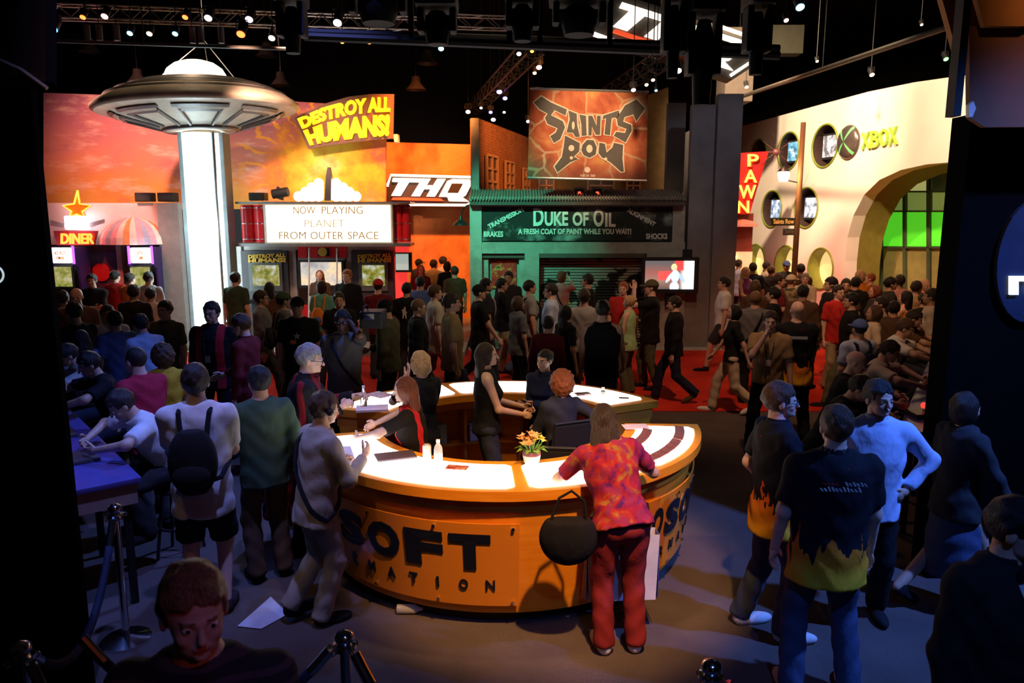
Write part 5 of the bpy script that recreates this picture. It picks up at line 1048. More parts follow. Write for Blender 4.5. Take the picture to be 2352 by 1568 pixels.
def surfnet(f, lo, hi, h, proj=1):
    lo = np.asarray(lo, np.float32); n = np.maximum(np.ceil((np.asarray(hi)-lo)/h).astype(int)+1, 3)
    ax = [lo[i]+h*np.arange(n[i], dtype=np.float32) for i in range(3)]
    V = f(np.stack(np.meshgrid(*ax, indexing='ij'), -1)).astype(np.float32)
    V[0], V[-1], V[:, 0], V[:, -1], V[:, :, 0], V[:, :, -1] = (np.maximum(q, 1e-3) for q in (V[0], V[-1], V[:, 0], V[:, -1], V[:, :, 0], V[:, :, -1]))
    S = V < 0; m = tuple(k-1 for k in n); cnt = np.zeros(m, np.float32); acc = np.zeros(m+(3,), np.float32)
    cs = [(i, j, k) for i in (0, 1) for j in (0, 1) for k in (0, 1)]
    sl = lambda c, A: A[c[0]:c[0]+m[0], c[1]:c[1]+m[1], c[2]:c[2]+m[2]]
    for a in cs:
        for d in range(3):
            if a[d]: continue
            b = list(a); b[d] = 1; va, vb = sl(a, V), sl(b, V); x = sl(a, S) != sl(b, S); t = np.where(x, va/(va-vb+1e-12), 0)
            for e in range(3): acc[..., e] += np.where(x, (a[e]+(t if e == d else 0)), 0)
            cnt += x
    act = cnt > 0; idx = np.full(m, -1, np.int64); k = int(act.sum()); idx[act] = np.arange(k)
    I = np.stack(np.nonzero(act), -1).astype(np.float32); P = lo+h*(I+acc[act]/cnt[act][:, None]); F = []
    for d in range(3):
        u, w = (d+1) % 3, (d+2) % 3; s0 = [slice(1, -1)]*3; s0[d] = slice(0, -1); s1 = list(s0); s1[d] = slice(1, None)
        A, B = S[tuple(s0)], S[tuple(s1)]
        for flip, mask in ((0, A & ~B), (1, B & ~A)):
            ii = np.stack(np.nonzero(mask), -1)
            if not len(ii): continue
            off = np.array([1, 1, 1]); off[d] = 0; c0 = ii+off; q = []
            for du, dw in ((0, 0), (1, 0), (1, 1), (0, 1)):
                c_ = c0.copy(); c_[:, u] -= 1-du; c_[:, w] -= 1-dw; q.append(idx[c_[:, 0], c_[:, 1], c_[:, 2]])
            q = np.stack(q, -1); F.append(q[:, ::-1] if flip else q)
    F = np.concatenate(F) if F else np.zeros((0, 4), int); F = F[(F >= 0).all(1)]
    for _ in range(proj):
        e = h*.25; d0 = f(P); gr = np.stack([f(P+np.eye(3, dtype=np.float32)[i]*e)-d0 for i in range(3)], -1)/e
        P = P-gr*np.clip(d0/np.maximum((gr*gr).sum(-1), .2), -h*.6, h*.6)[:, None]
    return P, F
def npmesh(name, P, F, mi=None):
    me = bpy.data.meshes.new(name); me.vertices.add(len(P)); me.vertices.foreach_set('co', np.asarray(P, np.float32).ravel())
    me.loops.add(F.size); me.loops.foreach_set('vertex_index', F.ravel().astype(np.int32)); me.polygons.add(len(F))
    me.polygons.foreach_set('loop_start', np.arange(0, F.size, 4, dtype=np.int32)); me.polygons.foreach_set('loop_total', np.full(len(F), 4, np.int32))
    me.polygons.foreach_set('use_smooth', np.ones(len(F), bool))
    if mi is not None: me.polygons.foreach_set('material_index', mi.astype(np.int32))
    me.update(calc_edges=True); me.validate(); return me
# canonical head, hair, hand, shoe
def head_sdf(sex):
    k = 1.0 if sex == 'm' else .93
    base = union([ell((0, -.012, .128), (.076, .097, .089)), ell((0, .03, .078), (.062, .064, .084)), ell((0, .042, .026), (.046*k, .042, .032))], .03)
    base = union([base, ell((0, .086, .110), (.046, .012, .008)), rc((0, .094, .098), (0, .112, .066), .007, .012*k), ell((0, .092, .037), (.021, .009, .007)), ell((0, .083, .010), (.018*k, .014, .014)), ell((.036, .062, .062), (.022, .022, .02)), ell((-.036, .062, .062), (.022, .022, .02))], .012)
    sock = [ell((s*.031, .104, .094), (.019, .016, .012)) for s in (-1, 1)]
    ears = [ell((s*.078, -.004, .088), (.010, .019, .031)) for s in (-1, 1)]
    def f(p):
        d = base(p)
        for s in sock: d = -sminf(-d, s(p), .008)
        for e in ears: d = sminf(d, e(p), .008)
        return d
    return f
def hair_sdf(st):
    def rem(*c): return lambda p: -np.maximum.reduce([c_(p) for c_ in c])
    zb = lambda z: (lambda p: p[..., 2]-z); yf = lambda y: (lambda p: y-p[..., 1]); xi = lambda x: (lambda p: np.abs(p[..., 0])-x)
    wav = lambda f, a, q: (lambda p: f(p)+a*np.sin(q*p[..., 0]+2)*np.sin(q*p[..., 1])*np.sin(q*p[..., 2]+1))
    front = rem(lambda p: p[..., 2]-.150-.006*np.sin(75*p[..., 0]+1)-.004*np.sin(160*p[..., 0]), yf(.048)); ear = rem(zb(.098), yf(-.022)); nape = lambda p: .040-p[..., 2]
    if st in ('short', 'buzz', 'under'):
        g_ = {'short': 1.0, 'buzz': .93, 'under': .93}[st]; f = wav(ell((0, -.014, .128), (.089*g_, .109*g_, .106*g_)), (.0065 if st == 'short' else .001), 62)
        return cut(f, front, ear, nape)
    face = rem(zb(.150), yf(.040), xi(.064))
    if st == 'bob': return cut(wav(ell((0, -.022, .095), (.098, .108, .140)), .006, 45), face, lambda p: -.045-p[..., 2])
    if st == 'curly': return cut(wav(ell((0, -.022, .098), (.118, .125, .142)), .012, 75), face, lambda p: -.05-p[..., 2])
    if st == 'long': return cut(wav(union([ell((0, -.018, .105), (.096, .106, .122)), ell((0, -.070, -.05), (.105, .050, .19))], .04), .004, 40), face, rem(zb(.04), yf(.03)))
    if st == 'bun': return cut(union([ell((0, -.014, .126), (.086, .106, .102)), ell((0, -.115, .150), (.040, .036, .040))], .012), front, ear, lambda p: .045-p[..., 2])
    if st == 'pony': return cut(union([ell((0, -.014, .126), (.086, .106, .102)), rc((0, -.105, .15), (0, -.15, .0), .030, .018)], .02), front, ear)
    if st == 'cap': return cut(union([cut(ell((0, -.012, .128), (.095, .115, .108)), lambda p: .128-p[..., 2]), ell((0, .130, .132), (.072, .068, .010))], .010), lambda p: p[..., 2]-.3)
CACHE = {}
def canon(kind, *a):
    key = (kind,)+a
    if key in CACHE: return CACHE[key]
    if kind == 'head':
        sex, lod = a; h = (.0055, .0085, .013)[lod]; P, F = surfnet(head_sdf(sex), (-.1, -.125, -.03), (.1, .14, .23), h, 2); mi = np.zeros(len(F), int); c_ = P[F].mean(1)
        mi[(np.abs(c_[:, 0]) < .021) & (np.abs(c_[:, 2]-.037) < .007) & (c_[:, 1] > .085)] = 2
        mi[(np.abs(np.abs(c_[:, 0])-.032) < .018) & (np.abs(c_[:, 2]-.113-.0) < .004) & (c_[:, 1] > .07)] = 3
        for s in (-1, 1):
            Q, G_ = surfnet(ell((s*.031, .079, .094), (.0135,)*3), (s*.031-.02, .06, .075), (s*.031+.02, .1, .115), (.003, .0045, .007)[lod], 1); q = Q[G_].mean(1)
            dark = ((q[:, 0]-s*.031)**2+(q[:, 2]-.094)**2 < .0062**2) & (q[:, 1] > .08); F = np.concatenate([F, G_+len(P)]); P = np.concatenate([P, Q]); mi = np.concatenate([mi, np.where(dark, 4, 1)])
        CACHE[key] = (P, F, mi)
    elif kind == 'hand':
        curl, lod = a; h = (.0045, .0065, .010)[lod]; fs = [ell((0, .045, 0), (.041, .052, .0165)), rc((0, -.03, 0), (0, .02, 0), .025, .026)]
        for x, L, y in ((.030, .074, .082), (.010, .084, .088), (-.010, .077, .086), (-.028, .060, .078)):
            p = v3(x, y-.02, 0); d = 0.0; seg = [.42, .32, .26]
            for j in range(3):
                d += curl*(.55, 1.0, .7)[j]; q = p+v3(x*.6*L*seg[j]*4, math.cos(d), math.sin(d))*L*seg[j]*(1.25 if j == 0 else 1); fs.append(rc(p, q, .0092-.0008*j, .0086-.0009*j)); p = q
        p = v3(.028, .018, .006)
        for dx, L, r in (((.75, .62, .22), .036, .0115), ((.42, .85, .30+curl*.25), .030, .0100), ((.22, .92, .30+curl*.4), .022, .0088)): dx = np.array(dx); q = p+dx/np.linalg.norm(dx)*L; fs.append(rc(p, q, r, r*.93)); p = q
        CACHE[key] = surfnet(union(fs, .007), (-.075, -.065, -.05), (.11, .22, .14), h, 1)
    elif kind == 'hair':
        st, lod = a; P, F = surfnet(hair_sdf(st), (-.14, -.2, -.27), (.14, .22, .26), (.0065, .009, .013)[lod], 1); CACHE[key] = npmesh('hair', P, F)
    elif kind == 'shoe':
        lod, = a; f = cut(union([ell((0, -.035, .045), (.042, .055, .05)), ell((0, .075, .030), (.050, .125, .042)), rc((0, -.035, .05), (0, -.035, .105), .042, .043)], .03), lambda p: -p[..., 2], lambda p: p[..., 2]-.10)
        P, F = surfnet(f, (-.07, -.12, -.02), (.07, .23, .13), (.008, .011, .015)[lod], 1); me = npmesh('shoe', P, F, (P[F].mean(1)[:, 2] < .018).astype(int)); CACHE[key] = me
    return CACHE[key]
SKIN = [mat('skin_'+str(i), c_, .5, 0, .08, 14) for i, c_ in enumerate(((.72, .46, .35), (.60, .36, .25), (.45, .25, .16), (.22, .11, .07)))]
M_EYE = mat('eye_white', (.75, .72, .68), .25); M_LIP = mat('lips', (.50, .18, .15), .45); M_IRIS = mat('iris', (.02, .012, .01), .15)
HC = dict(black=(.012, .010, .009), dark=(.03, .018, .012), brown=(.09, .045, .022), light=(.20, .11, .05), blond=(.62, .40, .20), red=(.38, .11, .03), auburn=(.22, .06, .025), grey=(.32, .32, .30))
CCOL = dict(black=(.012, .012, .014), charcoal=(.035, .035, .038), grey=(.16, .16, .17), lgrey=(.38, .37, .36), white=(.72, .70, .68), cream=(.62, .54, .42), tan=(.38, .27, .13), khaki=(.36, .29, .18), olive=(.11, .11, .06), green=(.05, .09, .05), teal=(.12, .42, .33), blue=(.10, .16, .42), lblue=(.46, .56, .78), navy=(.016, .020, .05), jeans=(.06, .085, .16), denim=(.03, .035, .06), red=(.55, .03, .025), maroon=(.16, .015, .02), crimson=(.42, .02, .05), orange=(.75, .26, .03), yellow=(.68, .42, .03), brown=(.10, .055, .03), pink=(.62, .30, .30), purple=(.20, .06, .22), rpant=(.24, .022, .024), beige=(.58, .47, .34), coverall=(.42, .36, .29), lgreen=(.40, .62, .30))
def cloth(c_):
    if ('cloth_'+c_) in MATS: return MATS['cloth_'+c_]
    g = G('cloth_'+c_); p = g.obj()
    if c_ == 'flame':
        x, y, z = g.xyz(p); n = g.noise(g.comb(x, y, g.f('MULTIPLY', z, .30)), 15, 2, .5, .6); hgt = g.mr(z, .78, 1.24); m = g.f('GREATER_THAN', g.f('SUBTRACT', g.f('ADD', n, .22), g.f('MULTIPLY', hgt, .48)), .47)
        col = g.mix(m, (.010, .011, .016), g.ramp(hgt, [(0, (.95, .55, .03)), (.28, (.90, .34, .02)), (.65, (.70, .10, .01)), (1, (.4, .03, .01))]))
    elif c_ == 'batik':
        n = g.noise(p, 7, 3, .6, .8); n2 = g.noise(p, 16, 2); col = g.mix(g.mr(n2, .5, .62), g.ramp(n, [(.34, (.09, .015, .15)), (.44, (.34, .015, .05)), (.55, (.46, .04, .03)), (.64, (.38, .19, .04))]), (.30, .03, .10))
    elif c_ == 'stripe': x, y, z = g.xyz(p); col = g.mix(g.f('GREATER_THAN', g.f('SINE', g.f('MULTIPLY', z, 140.0)), .4), (.02, .015, .02), (.06, .035, .04))
    elif c_ in ('redside', 'redstripe'):
        x, y, z = g.xyz(p); a = g.f('ABSOLUTE', x); lo_, hi_ = ((.085, .17) if c_ == 'redside' else (.06, .11)); col = g.mix(g.f('MULTIPLY', g.f('GREATER_THAN', a, lo_), g.f('LESS_THAN', a, hi_)), (.014, .012, .012), (.55, .02, .03))
    elif c_ == 'capefold': col = g.mix(g.mr(g.noise(g.comb(*[g.f('MULTIPLY', q, k_) for q, k_ in zip(g.xyz(p), (1, 1, .08))]), 9, 1), .56, .60), (.008, .008, .010), (.20, .010, .018))
    elif c_ == 'camo': col = g.ramp(g.noise(p, 9, 3), [(.4, (.06, .06, .03)), (.5, (.20, .16, .09)), (.6, (.30, .24, .15))])
    else:
        b = CCOL[c_]; col = g.mix(g.mr(g.noise(p, 5, 3), .3, .7), tuple(q*.85 for q in b), tuple(min(1, q*1.12) for q in b))
    g.bump(g.noise(g.comb(*[g.f('MULTIPLY', q, k_) for q, k_ in zip(g.xyz(p), (1, 1, .6))]), 9, 3, .5, .3), .5, .03); MATS['cloth_'+c_] = g.out(col, .85, spec=.2); return MATS['cloth_'+c_]
def hairmat(c_):
    if ('hair_'+c_) in MATS: return MATS['hair_'+c_]
    g = G('hair_'+c_); x, y, z = g.xyz(g.obj()); n = g.noise(g.comb(x, y, g.f('MULTIPLY', z, .16)), 150, 3, .6, .5); b = HC[c_]
    g.bump(n, .9, .012); MATS['hair_'+c_] = g.out(g.mix(g.mr(n, .35, .68), tuple(q*.55 for q in b), tuple(min(1, q*1.5) for q in b)), .48, spec=.45); return MATS['hair_'+c_]
PROF = dict(m=[(-.16, .172, .122, 0), (-.04, .172, .122, 0), (.10, .163, .116, .005), (.27, .182, .124, .012), (.41, .185, .115, .0), (.47, .155, .100, -.006), (.515, .10, .078, -.008), (.56, .066, .064, .0)],
            f=[(-.16, .178, .128, 0), (-.05, .172, .124, -.004), (.12, .132, .098, .0), (.22, .138, .108, .012), (.31, .152, .128, .022), (.41, .152, .102, .002), (.47, .130, .088, -.006), (.515, .085, .070, -.006), (.56, .056, .056, .0)])
def rotm(ax, deg):
    return np.array(Matrix.Rotation(math.radians(deg), 3, ax), np.float32)
def ik(S, T, l1, l2, pole):
    S, T, pole = (np.asarray(q, np.float32) for q in (S, T, pole)); d = T-S; L = float(np.linalg.norm(d)); L2 = min(max(L, abs(l1-l2)+.02), (l1+l2)*.995); u = d/max(L, 1e-6); T = S+u*L2
    a = (l1*l1-l2*l2+L2*L2)/(2*L2); h = math.sqrt(max(l1*l1-a*a, 0)); q = pole-u*float(pole @ u); q = q/max(float(np.linalg.norm(q)), 1e-6); return S+u*a+q*h, T
ARM = dict(down=(.255, .03, .80), relax=(.27, .10, .86), front=(.10, .33, 1.06), frontlow=(.12, .27, .95), pocket=(.20, .07, .93), chin=(.06, .20, 1.47), counter=(.24, .46, 1.15), camera=(.07, .27, 1.60), hip=(.22, .02, 1.02), back=(.08, -.17, .95), fwd=(.24, .27, .92), bwd=(.27, -.22, .90), fold=(-.09, .23, 1.16), reach=(.20, .60, 1.10), up=(.22, .10, 1.95), out=(.50, .22, 1.12), sidecounter=(.52, .05, 1.10), lap=(.12, .36, .90), strap=(.13, .13, 1.30), ear=(.10, .06, 1.62))
LEGS = dict(stand=((.11, 0, 0), (-.11, 0, 0), 0), wide=((.17, .02, 0), (-.17, -.02, 0), -.01), walk=((.09, .30, 0), (-.09, -.33, .09), -.035), walk2=((.09, -.33, .09), (-.09, .30, 0), -.035), sit=((.13, .30, .24), (-.13, .30, .24), -.13), chair=((.12, .30, .12), (-.12, .28, .12), -.20), cross=((.05, .02, 0), (-.14, -.14, .05), -.01), step=((.12, .10, 0), (-.12, -.10, 0), -.005))
PEOPLE = {}
def person(key, px, py, H, face, label, top=('tee', 'black'), leg=('pants', 'jeans'), hair=('short', 'dark'), skin=0, sex='m', legs='stand', rh='down', lh='down', lean=0, side=0, twist=0, hy=0, hp=0, hr=0, w=1.0, g=None, shoe='black', hem=-.13, lod=None, cap=None, ex=(), rcurl=.45, lcurl=.45, group=None, pos=None, sole=None, elb=None, headk=1.0):
    if pos or g: loc = Vector(pos) if pos else atz(*g, 0)
    else:                                             # a head seen at a pixel: pick the stature that keeps clear of the neighbours
        def inc(q, c0, dg, sd, L): v = Matrix.Rotation(-rad(dg), 3, 'Z') @ (Vector((q.x, q.y, 0))-c0); x = v.x*sd; return -.42 < x < 1.07 and -.35 < v.y < L+.3
        best, bd_ = 0, -9; me_r = .25*w+(.12 if legs.startswith('walk') else 0)+(.05 if lean else 0)
        for k in (0, -.01, .01, -.02, .02, -.03, .03, -.04, .04, -.05, .05, -.06, .06, -.07, .07, -.08, .08, -.09, .09, -.1, .1):
            q = atz(px, py, H*(1+k)); dd = min([Vector((i['o'].location.x-q.x, i['o'].location.y-q.y)).length-i['rad'] for i in PEOPLE.values()]+[9])-me_r
            if inc(q, LC0, LCD, -1, 4.3) or inc(q, RC0, RCD, 1, 4.6): dd -= 2
            if dd > bd_+.001: best, bd_ = k, dd
            if dd > 0: break
        H = H*(1+(best or 0)); loc = atz(px, py, H)
    loc.z = 0; s = H/1.75
    if lod is None: lod = 0 if loc.y < 6.2 else (1 if loc.y < 9.5 else 2)
    hg = (.016, .021, .027)[lod]; wide = .185 if sex == 'm' else .160; lf = LEGS[legs]; P = v3(0, 0, .95+lf[2])
    R = rotm('Z', -twist) @ rotm('Y', side) @ rotm('X', -lean); tp = lambda x, y, t: P+R @ v3(x, y, t)
    prof = PROF[sex]; SH = {1: tp(wide*(.5+.5*w), -.005, .462), -1: tp(-wide*(.5+.5*w), -.005, .462)}
    l1, l2 = .295, .262; EL, WR = {}, {}
    for sd, tg in ((1, rh), (-1, lh)):
        if isinstance(tg, str):
            t_ = ARM[tg]; T = v3(sd*t_[0], t_[1], t_[2]/(s if tg in ('counter', 'reach', 'sidecounter') else 1))
            if tg not in ('counter', 'reach', 'sidecounter', 'lap'): T = P+R @ (T-v3(0, 0, .95)) if abs(lean)+abs(side)+abs(twist) > 0 else T+(P-v3(0, 0, .95))
        else: T = v3(*tg)
        pl = v3(sd*.45, -.75, -.55)
        if tg in ('camera', 'up', 'ear', 'chin'): pl = v3(sd*.5, .15, -.9)
        if tg in ('reach', 'counter'): pl = v3(sd*.9, -.35, .12)
        if tg in ('hip', 'back', 'fold'): pl = v3(sd*1.0, -.55, -.15)
        if elb and sd in elb: pl = v3(*elb[sd])
        EL[sd], WR[sd] = ik(SH[sd], T, l1, l2, pl)
    HP, KN, AN, FT = {}, {}, {}, {}
    for sd, t_ in ((1, lf[0]), (-1, lf[1])):
        HP[sd] = P+v3(sd*.088, 0, -.035); a = v3(t_[0], t_[1]-.035, t_[2]+.085); KN[sd], AN[sd] = ik(HP[sd], a, .425, .425, v3(sd*.12, 1, .05)); FT[sd] = v3(AN[sd][0], AN[sd][1]+.035, AN[sd][2]-.085)
    NB = tp(0, -.008, .52); HR = rotm('Z', -(hy+twist)) @ rotm('X', -(lean*.35+hp)) @ rotm('Y', hr+side*.4); HO = tp(0, .008, .585)
    tw = w; TR = [rc(tp(sd*.035, -.012, .505), SH[sd]+(SH[sd]-SH[-sd])*-.10, .050, .056) for sd in (1, -1)]
    # ---- body
    neck = rc(NB, HO+HR @ v3(0, -.012, .05), .060 if sex == 'm' else .050, .056 if sex == 'm' else .047)
    fs = [loft(P, R, [(q[0], q[1], q[2], q[3]) for q in prof[1:]], -.014, tw), neck]+TR; am = .047 if sex == 'm' else .040
    for sd in (1, -1): fs += [rc(SH[sd], EL[sd], am*1.12, am*.86), rc(EL[sd], WR[sd]+(WR[sd]-EL[sd])*.03, am*.88, .0275 if sex == 'm' else .024), rc(HP[sd], KN[sd], .083*tw, .056), rc(KN[sd], AN[sd], .057, .036)]
    f = union(fs, .028); pts = np.stack([*EL.values(), *WR.values(), *KN.values(), *AN.values(), *SH.values(), HO, P, tp(0, 0, .56)]); lo, hi = pts.min(0)-.16*max(1, w), pts.max(0)+.16*max(1, w)
    VP, VF = surfnet(f, lo, hi, hg*1.15); MI = np.zeros(len(VF), int); VP = VP*s
    hs = s*headk*(1 if sex == 'm' else .96); Ph, Fh, Mh = canon('head', sex, lod); HO_ = HO*s; Q = HO_+(Ph @ HR.T)*hs; VF = np.concatenate([VF, Fh+len(VP)]); MI = np.concatenate([MI, Mh]); VP = np.concatenate([VP, Q]); HW = {}
    for sd, cu in ((1, rcurl), (-1, lcurl)):
        fd = WR[sd]-EL[sd]; fd = fd/np.linalg.norm(fd); th = v3(-sd*.55, .75, .45); th = th-fd*float(th @ fd); th = th/np.linalg.norm(th); pm = np.cross(th, fd)*sd; B = np.stack([th, fd, pm], 1); Pa, Fa = canon('hand', cu, lod)
        Q = (WR[sd]+fd*.012)*s+(Pa @ B.T)*s*(1.0 if sex == 'm' else .9); VF = np.concatenate([VF, (Fa if sd == 1 else Fa[:, ::-1])+len(VP)]); MI = np.concatenate([MI, np.zeros(len(Fa), int)]); VP = np.concatenate([VP, Q]); HW[sd] = (WR[sd]+fd*.085+pm*.018, B)
    me = npmesh('person', VP, VF, MI); hm = hairmat(hair[1])
    for m in (SKIN[skin], M_EYE, M_LIP, hm if hair[0] != 'bald' else SKIN[skin], M_IRIS): me.materials.append(m)
    o = link_mesh('person', me); o.location = loc; o.rotation_euler = (0, 0, -math.radians(face)); tag(o, label, 'person', group)
    def part(nm, f, lo, hi, m, h=hg): 
        A, B = surfnet(f, lo, hi, h); c = link_mesh(nm, npmesh(nm, A*s, B), m, o); return c
    def shared(nm, me, M3, off, ms, sc=None):
        c = bpy.data.objects.new(nm, me); COL.objects.link(c); c.parent = o; k = s if sc is None else sc
        c.matrix_local = Matrix.Translation(Vector([float(q) for q in off])) @ Matrix([[float(M3[i][j])*k for j in range(3)] for i in range(3)]).to_4x4()
        if len(me.materials) == 0:
            for _ in ms: me.materials.append(None)
        for i, m in enumerate(ms): c.material_slots[i].link = 'OBJECT'; c.material_slots[i].material = m
        return c
    # ---- hair and cap
    if hair[0] != 'bald': shared('hair', canon('hair', 'under' if cap and hair[0] == 'short' else hair[0], lod), HR, HO_, [hm], hs)
    if cap: shared('cap', canon('hair', 'cap', lod), HR, HO_, [cloth(cap)], hs)
    # ---- top
    tt, tc = top[0], top[1]; wr = lambda f: (lambda p: f(p)+.0035*np.sin(38*p[..., 2]+5*np.sin(11*p[..., 0]+1)+3*np.sin(9*p[..., 1])))
    hm_ = hem if tt not in ('coat', 'cape') else {'coat': -.16, 'cape': -.60}[tt]
    pr = [(hm_-.02, (.178 if hm_ > -.3 else .30), (.130 if hm_ > -.3 else .26), 0)]+[q for q in prof if q[0] > max(hm_, -.15)+.02]; pr = [q for q in pr if q[0] <= .53]; pr.append((.545, .072 if sex == 'm' else .078, .068, 0))
    inf = .015 if tt not in ('coat', 'jacket', 'cape') else .026
    body = loft(P, R, pr, inf, tw); sl = []
    for sd in (1, -1):
        S_, E_, W_ = SH[sd], EL[sd], WR[sd]; k = 1.0 if sex == 'm' else .88
        if tt in ('tee', 'polo'): e = S_+(E_-S_)*.78; sl.append(cut(rc(S_, e+(E_-S_)*.2, .068*k, .064*k), plane(e, E_-S_)))
        elif tt in ('long', 'shirt', 'coat', 'jacket', 'cape'):
            q = .010 if tt in ('coat', 'jacket', 'cape') else 0; e = E_+(W_-E_)*.95; sl += [rc(S_, E_, (.067+q)*k, (.054+q)*k), cut(rc(E_, e+(W_-E_)*.1, (.055+q)*k, (.040+q)*k), plane(e, W_-E_))]
        elif tt == 'rolled': e = E_+(W_-E_)*.25; sl += [rc(S_, E_, .066*k, .054*k), cut(rc(E_, e+(W_-E_)*.1, .054*k, .050*k), plane(e, W_-E_))]
    TR2 = [rc(tp(sd*.045, -.012, .500), SH[sd]+(SH[sd]-SH[-sd])*-.08, .062*(1 if sex == 'm' else .85)+inf-.015, .066*(1 if sex == 'm' else .85)+inf-.015) for sd in (1, -1)]
    f = union([body]+TR2+sl, .038) if sl else body
    if tt == 'tank':
        for sd in (1, -1): f = cut(f, (lambda e_: (lambda p: -e_(p)))(ell(SH[sd]+np.array([sd*.035, 0, .01], np.float32), (.062, .11, .085))))
    plo = np.minimum(lo, v3(-.34, -.30, 0)) if hm_ < -.3 else lo; phi = np.maximum(hi, v3(.34, .30, 0)) if hm_ < -.3 else hi
    nm = {'tee': 't_shirt', 'polo': 'polo_shirt', 'tank': 'sleeveless_top', 'long': 'sweater', 'shirt': 'shirt', 'rolled': 'shirt', 'coat': 'coat', 'jacket': 'jacket', 'cape': 'cape'}[tt]
    tobj = part(nm, wr(f), plo, phi, cloth(tc))
    if tt in ('polo', 'shirt', 'rolled', 'jacket', 'coat', 'cape') and lod < 2:
        part('collar', cut(loft(P, R, [(.50, .088, .082, 0), (.575, .066, .066, 0)], .004 if sex == 'm' else -.004), lambda p, q=loft(P, R, [(.45, .09, .08, 0), (.62, .052, .055, 0)], -.002): -q(p), lambda p: -(np.maximum(np.abs(((p-P) @ R)[..., 0])-.018, .03-((p-P) @ R)[..., 1]))), tp(0, 0, .53)-.14, tp(0, 0, .53)+.14, cloth(top[2] if len(top) > 2 else tc), .009)
    # ---- legs
    lt, lc = leg; fs = [cut(ell(P+v3(0, -.006, -.045), (.164*tw, .118*tw, .125)), lambda p: p[..., 2]-(P[2]+.055))]
    for sd in (1, -1):
        if lt in ('pants', 'jeans'): e = AN[sd]+(KN[sd]-AN[sd])*.02; fs += [rc(HP[sd], KN[sd], .098*tw, .076), cut(rc(KN[sd], AN[sd], .077, .072), plane(AN[sd]+v3(0, 0, -.03), AN[sd]-KN[sd]))]
        elif lt == 'shorts': e = HP[sd]+(KN[sd]-HP[sd])*.92; fs += [cut(rc(HP[sd], KN[sd], .102*tw, .095), plane(e, KN[sd]-HP[sd]))]
    if lt == 'skirt': fs.append(loft(v3(0, 0, 0), np.eye(3, dtype=np.float32), [(.30, .20, .19, .02), (.6, .20, .18, .01), (.95, .15, .12, 0)]))
    part({'pants': 'trousers', 'jeans': 'jeans', 'shorts': 'shorts', 'skirt': 'skirt'}[lt], wr(union(fs, .022)), np.minimum(lo, v3(-.24, -.22, 0)), np.maximum(hi, v3(.24, .22, 0)), cloth(lc))
    for sd in (1, -1):
        M3 = rotm('Z', -sd*8)
        if lf[0 if sd == 1 else 1][2] > .05 and legs.startswith('walk'): M3 = M3 @ rotm('X', -28)
        shared('shoe', canon('shoe', lod), M3, FT[sd]*s, [cloth(shoe), cloth(sole or shoe)])
    # ---- worn extras
    def wl(q): return Vector([float(a) for a in q*s])
    bd = lambda t: float(np.interp(t, [q[0] for q in prof], [q[2]+q[3] for q in prof]))*tw+inf
    for e in ex:
        nm = e if isinstance(e, str) else e[0]
        if nm == 'badge':
            mb = MB(); y_ = bd(.22)+.012; mb.add([wl(tp(x, y_+dy, t)) for dy in (0, .004) for x, t in ((-.03, .16), (.03, .16), (.03, .235), (-.03, .235))], [(0, 1, 2, 3), (7, 6, 5, 4), (0, 4, 5, 1), (2, 6, 7, 3)]); c = mb.build('name_badge', mat('badge_paper', (.75, .70, .66), .6)); c.parent = o
            mb = MB()
            for sd in (1, -1): mb.tube([wl(tp(sd*.02, y_, .235)), wl(tp(sd*.05, bd(.38)+.012, .40)), wl(tp(sd*.06, .05, .52))], .004, 4)
            c = mb.build('lanyard', cloth(e[1] if len(e) > 1 and not isinstance(e, str) else 'navy')); c.parent = o
        elif nm == 'glasses':
            mb = MB(); hp_ = lambda x, y, z: wl(HO+(HR @ v3(x, y, z))*hs/s)
            for sd in (1, -1): c0 = HO+(HR @ v3(sd*.031, .105, .094))*hs/s; mb.ring(wl(c0), Vector([float(q) for q in HR @ v3(1, 0, 0)]), Vector([float(q) for q in HR @ v3(0, 0, 1)]), .021*s, .0022*s, 14, 4); mb.tube([hp_(sd*.052, .104, .098), hp_(sd*.078, .05, .098), hp_(sd*.080, -.01, .096)], .0022, 4)
            mb.tube([hp_(-.01, .108, .096), hp_(.01, .108, .096)], .0022, 4); c = mb.build('glasses', DKMET); c.parent = o
        elif nm == 'strap':
            mb = MB(); A = []
            for i in range(25):
                a = 2*math.pi*i/24; sd = e[1]; ca, sa = math.cos(a), math.sin(a); t = .21+.29*ca; wd = float(np.interp(t, [q[0] for q in prof], [q[1] for q in prof]))*tw+inf+.012; x = (.62 if ca > 0 else 1.0)*ca
                A.append(wl(tp(sd*wd*x, math.copysign((bd(t)+.012)*math.sqrt(max(0, 1-x*x))*min(1, abs(sa)*1.6), sa), t+.02*max(ca, 0))))
            mb.tube(A, .016, 5); c = mb.build('shoulder_strap', cloth(e[2])); c.parent = o
        elif nm == 'print':                            # small pale motif on the chest or back
            sd = e[1]; y_ = (bd(.30)+.006)*sd; pts = e[2]; sc_ = e[3] if len(e) > 3 else 1.0; mb = MB(); n_ = len(pts); t0 = e[5] if len(e) > 5 else .30; y_ = (bd(t0)+.012)*sd
            mb.add([wl(tp(u*sc_*sd, y_+dy*sd, t0+v*sc_)) for dy in (0, .003) for u, v in pts], [tuple(range(n_)), tuple(range(2*n_-1, n_-1, -1))]+[(i, (i+1) % n_, n_+(i+1) % n_, n_+i) for i in range(n_)]); c = mb.build('shirt_print', cloth(e[4] if len(e) > 4 else 'white')); c.parent = o
        elif nm == 'tie':
            mb = MB()
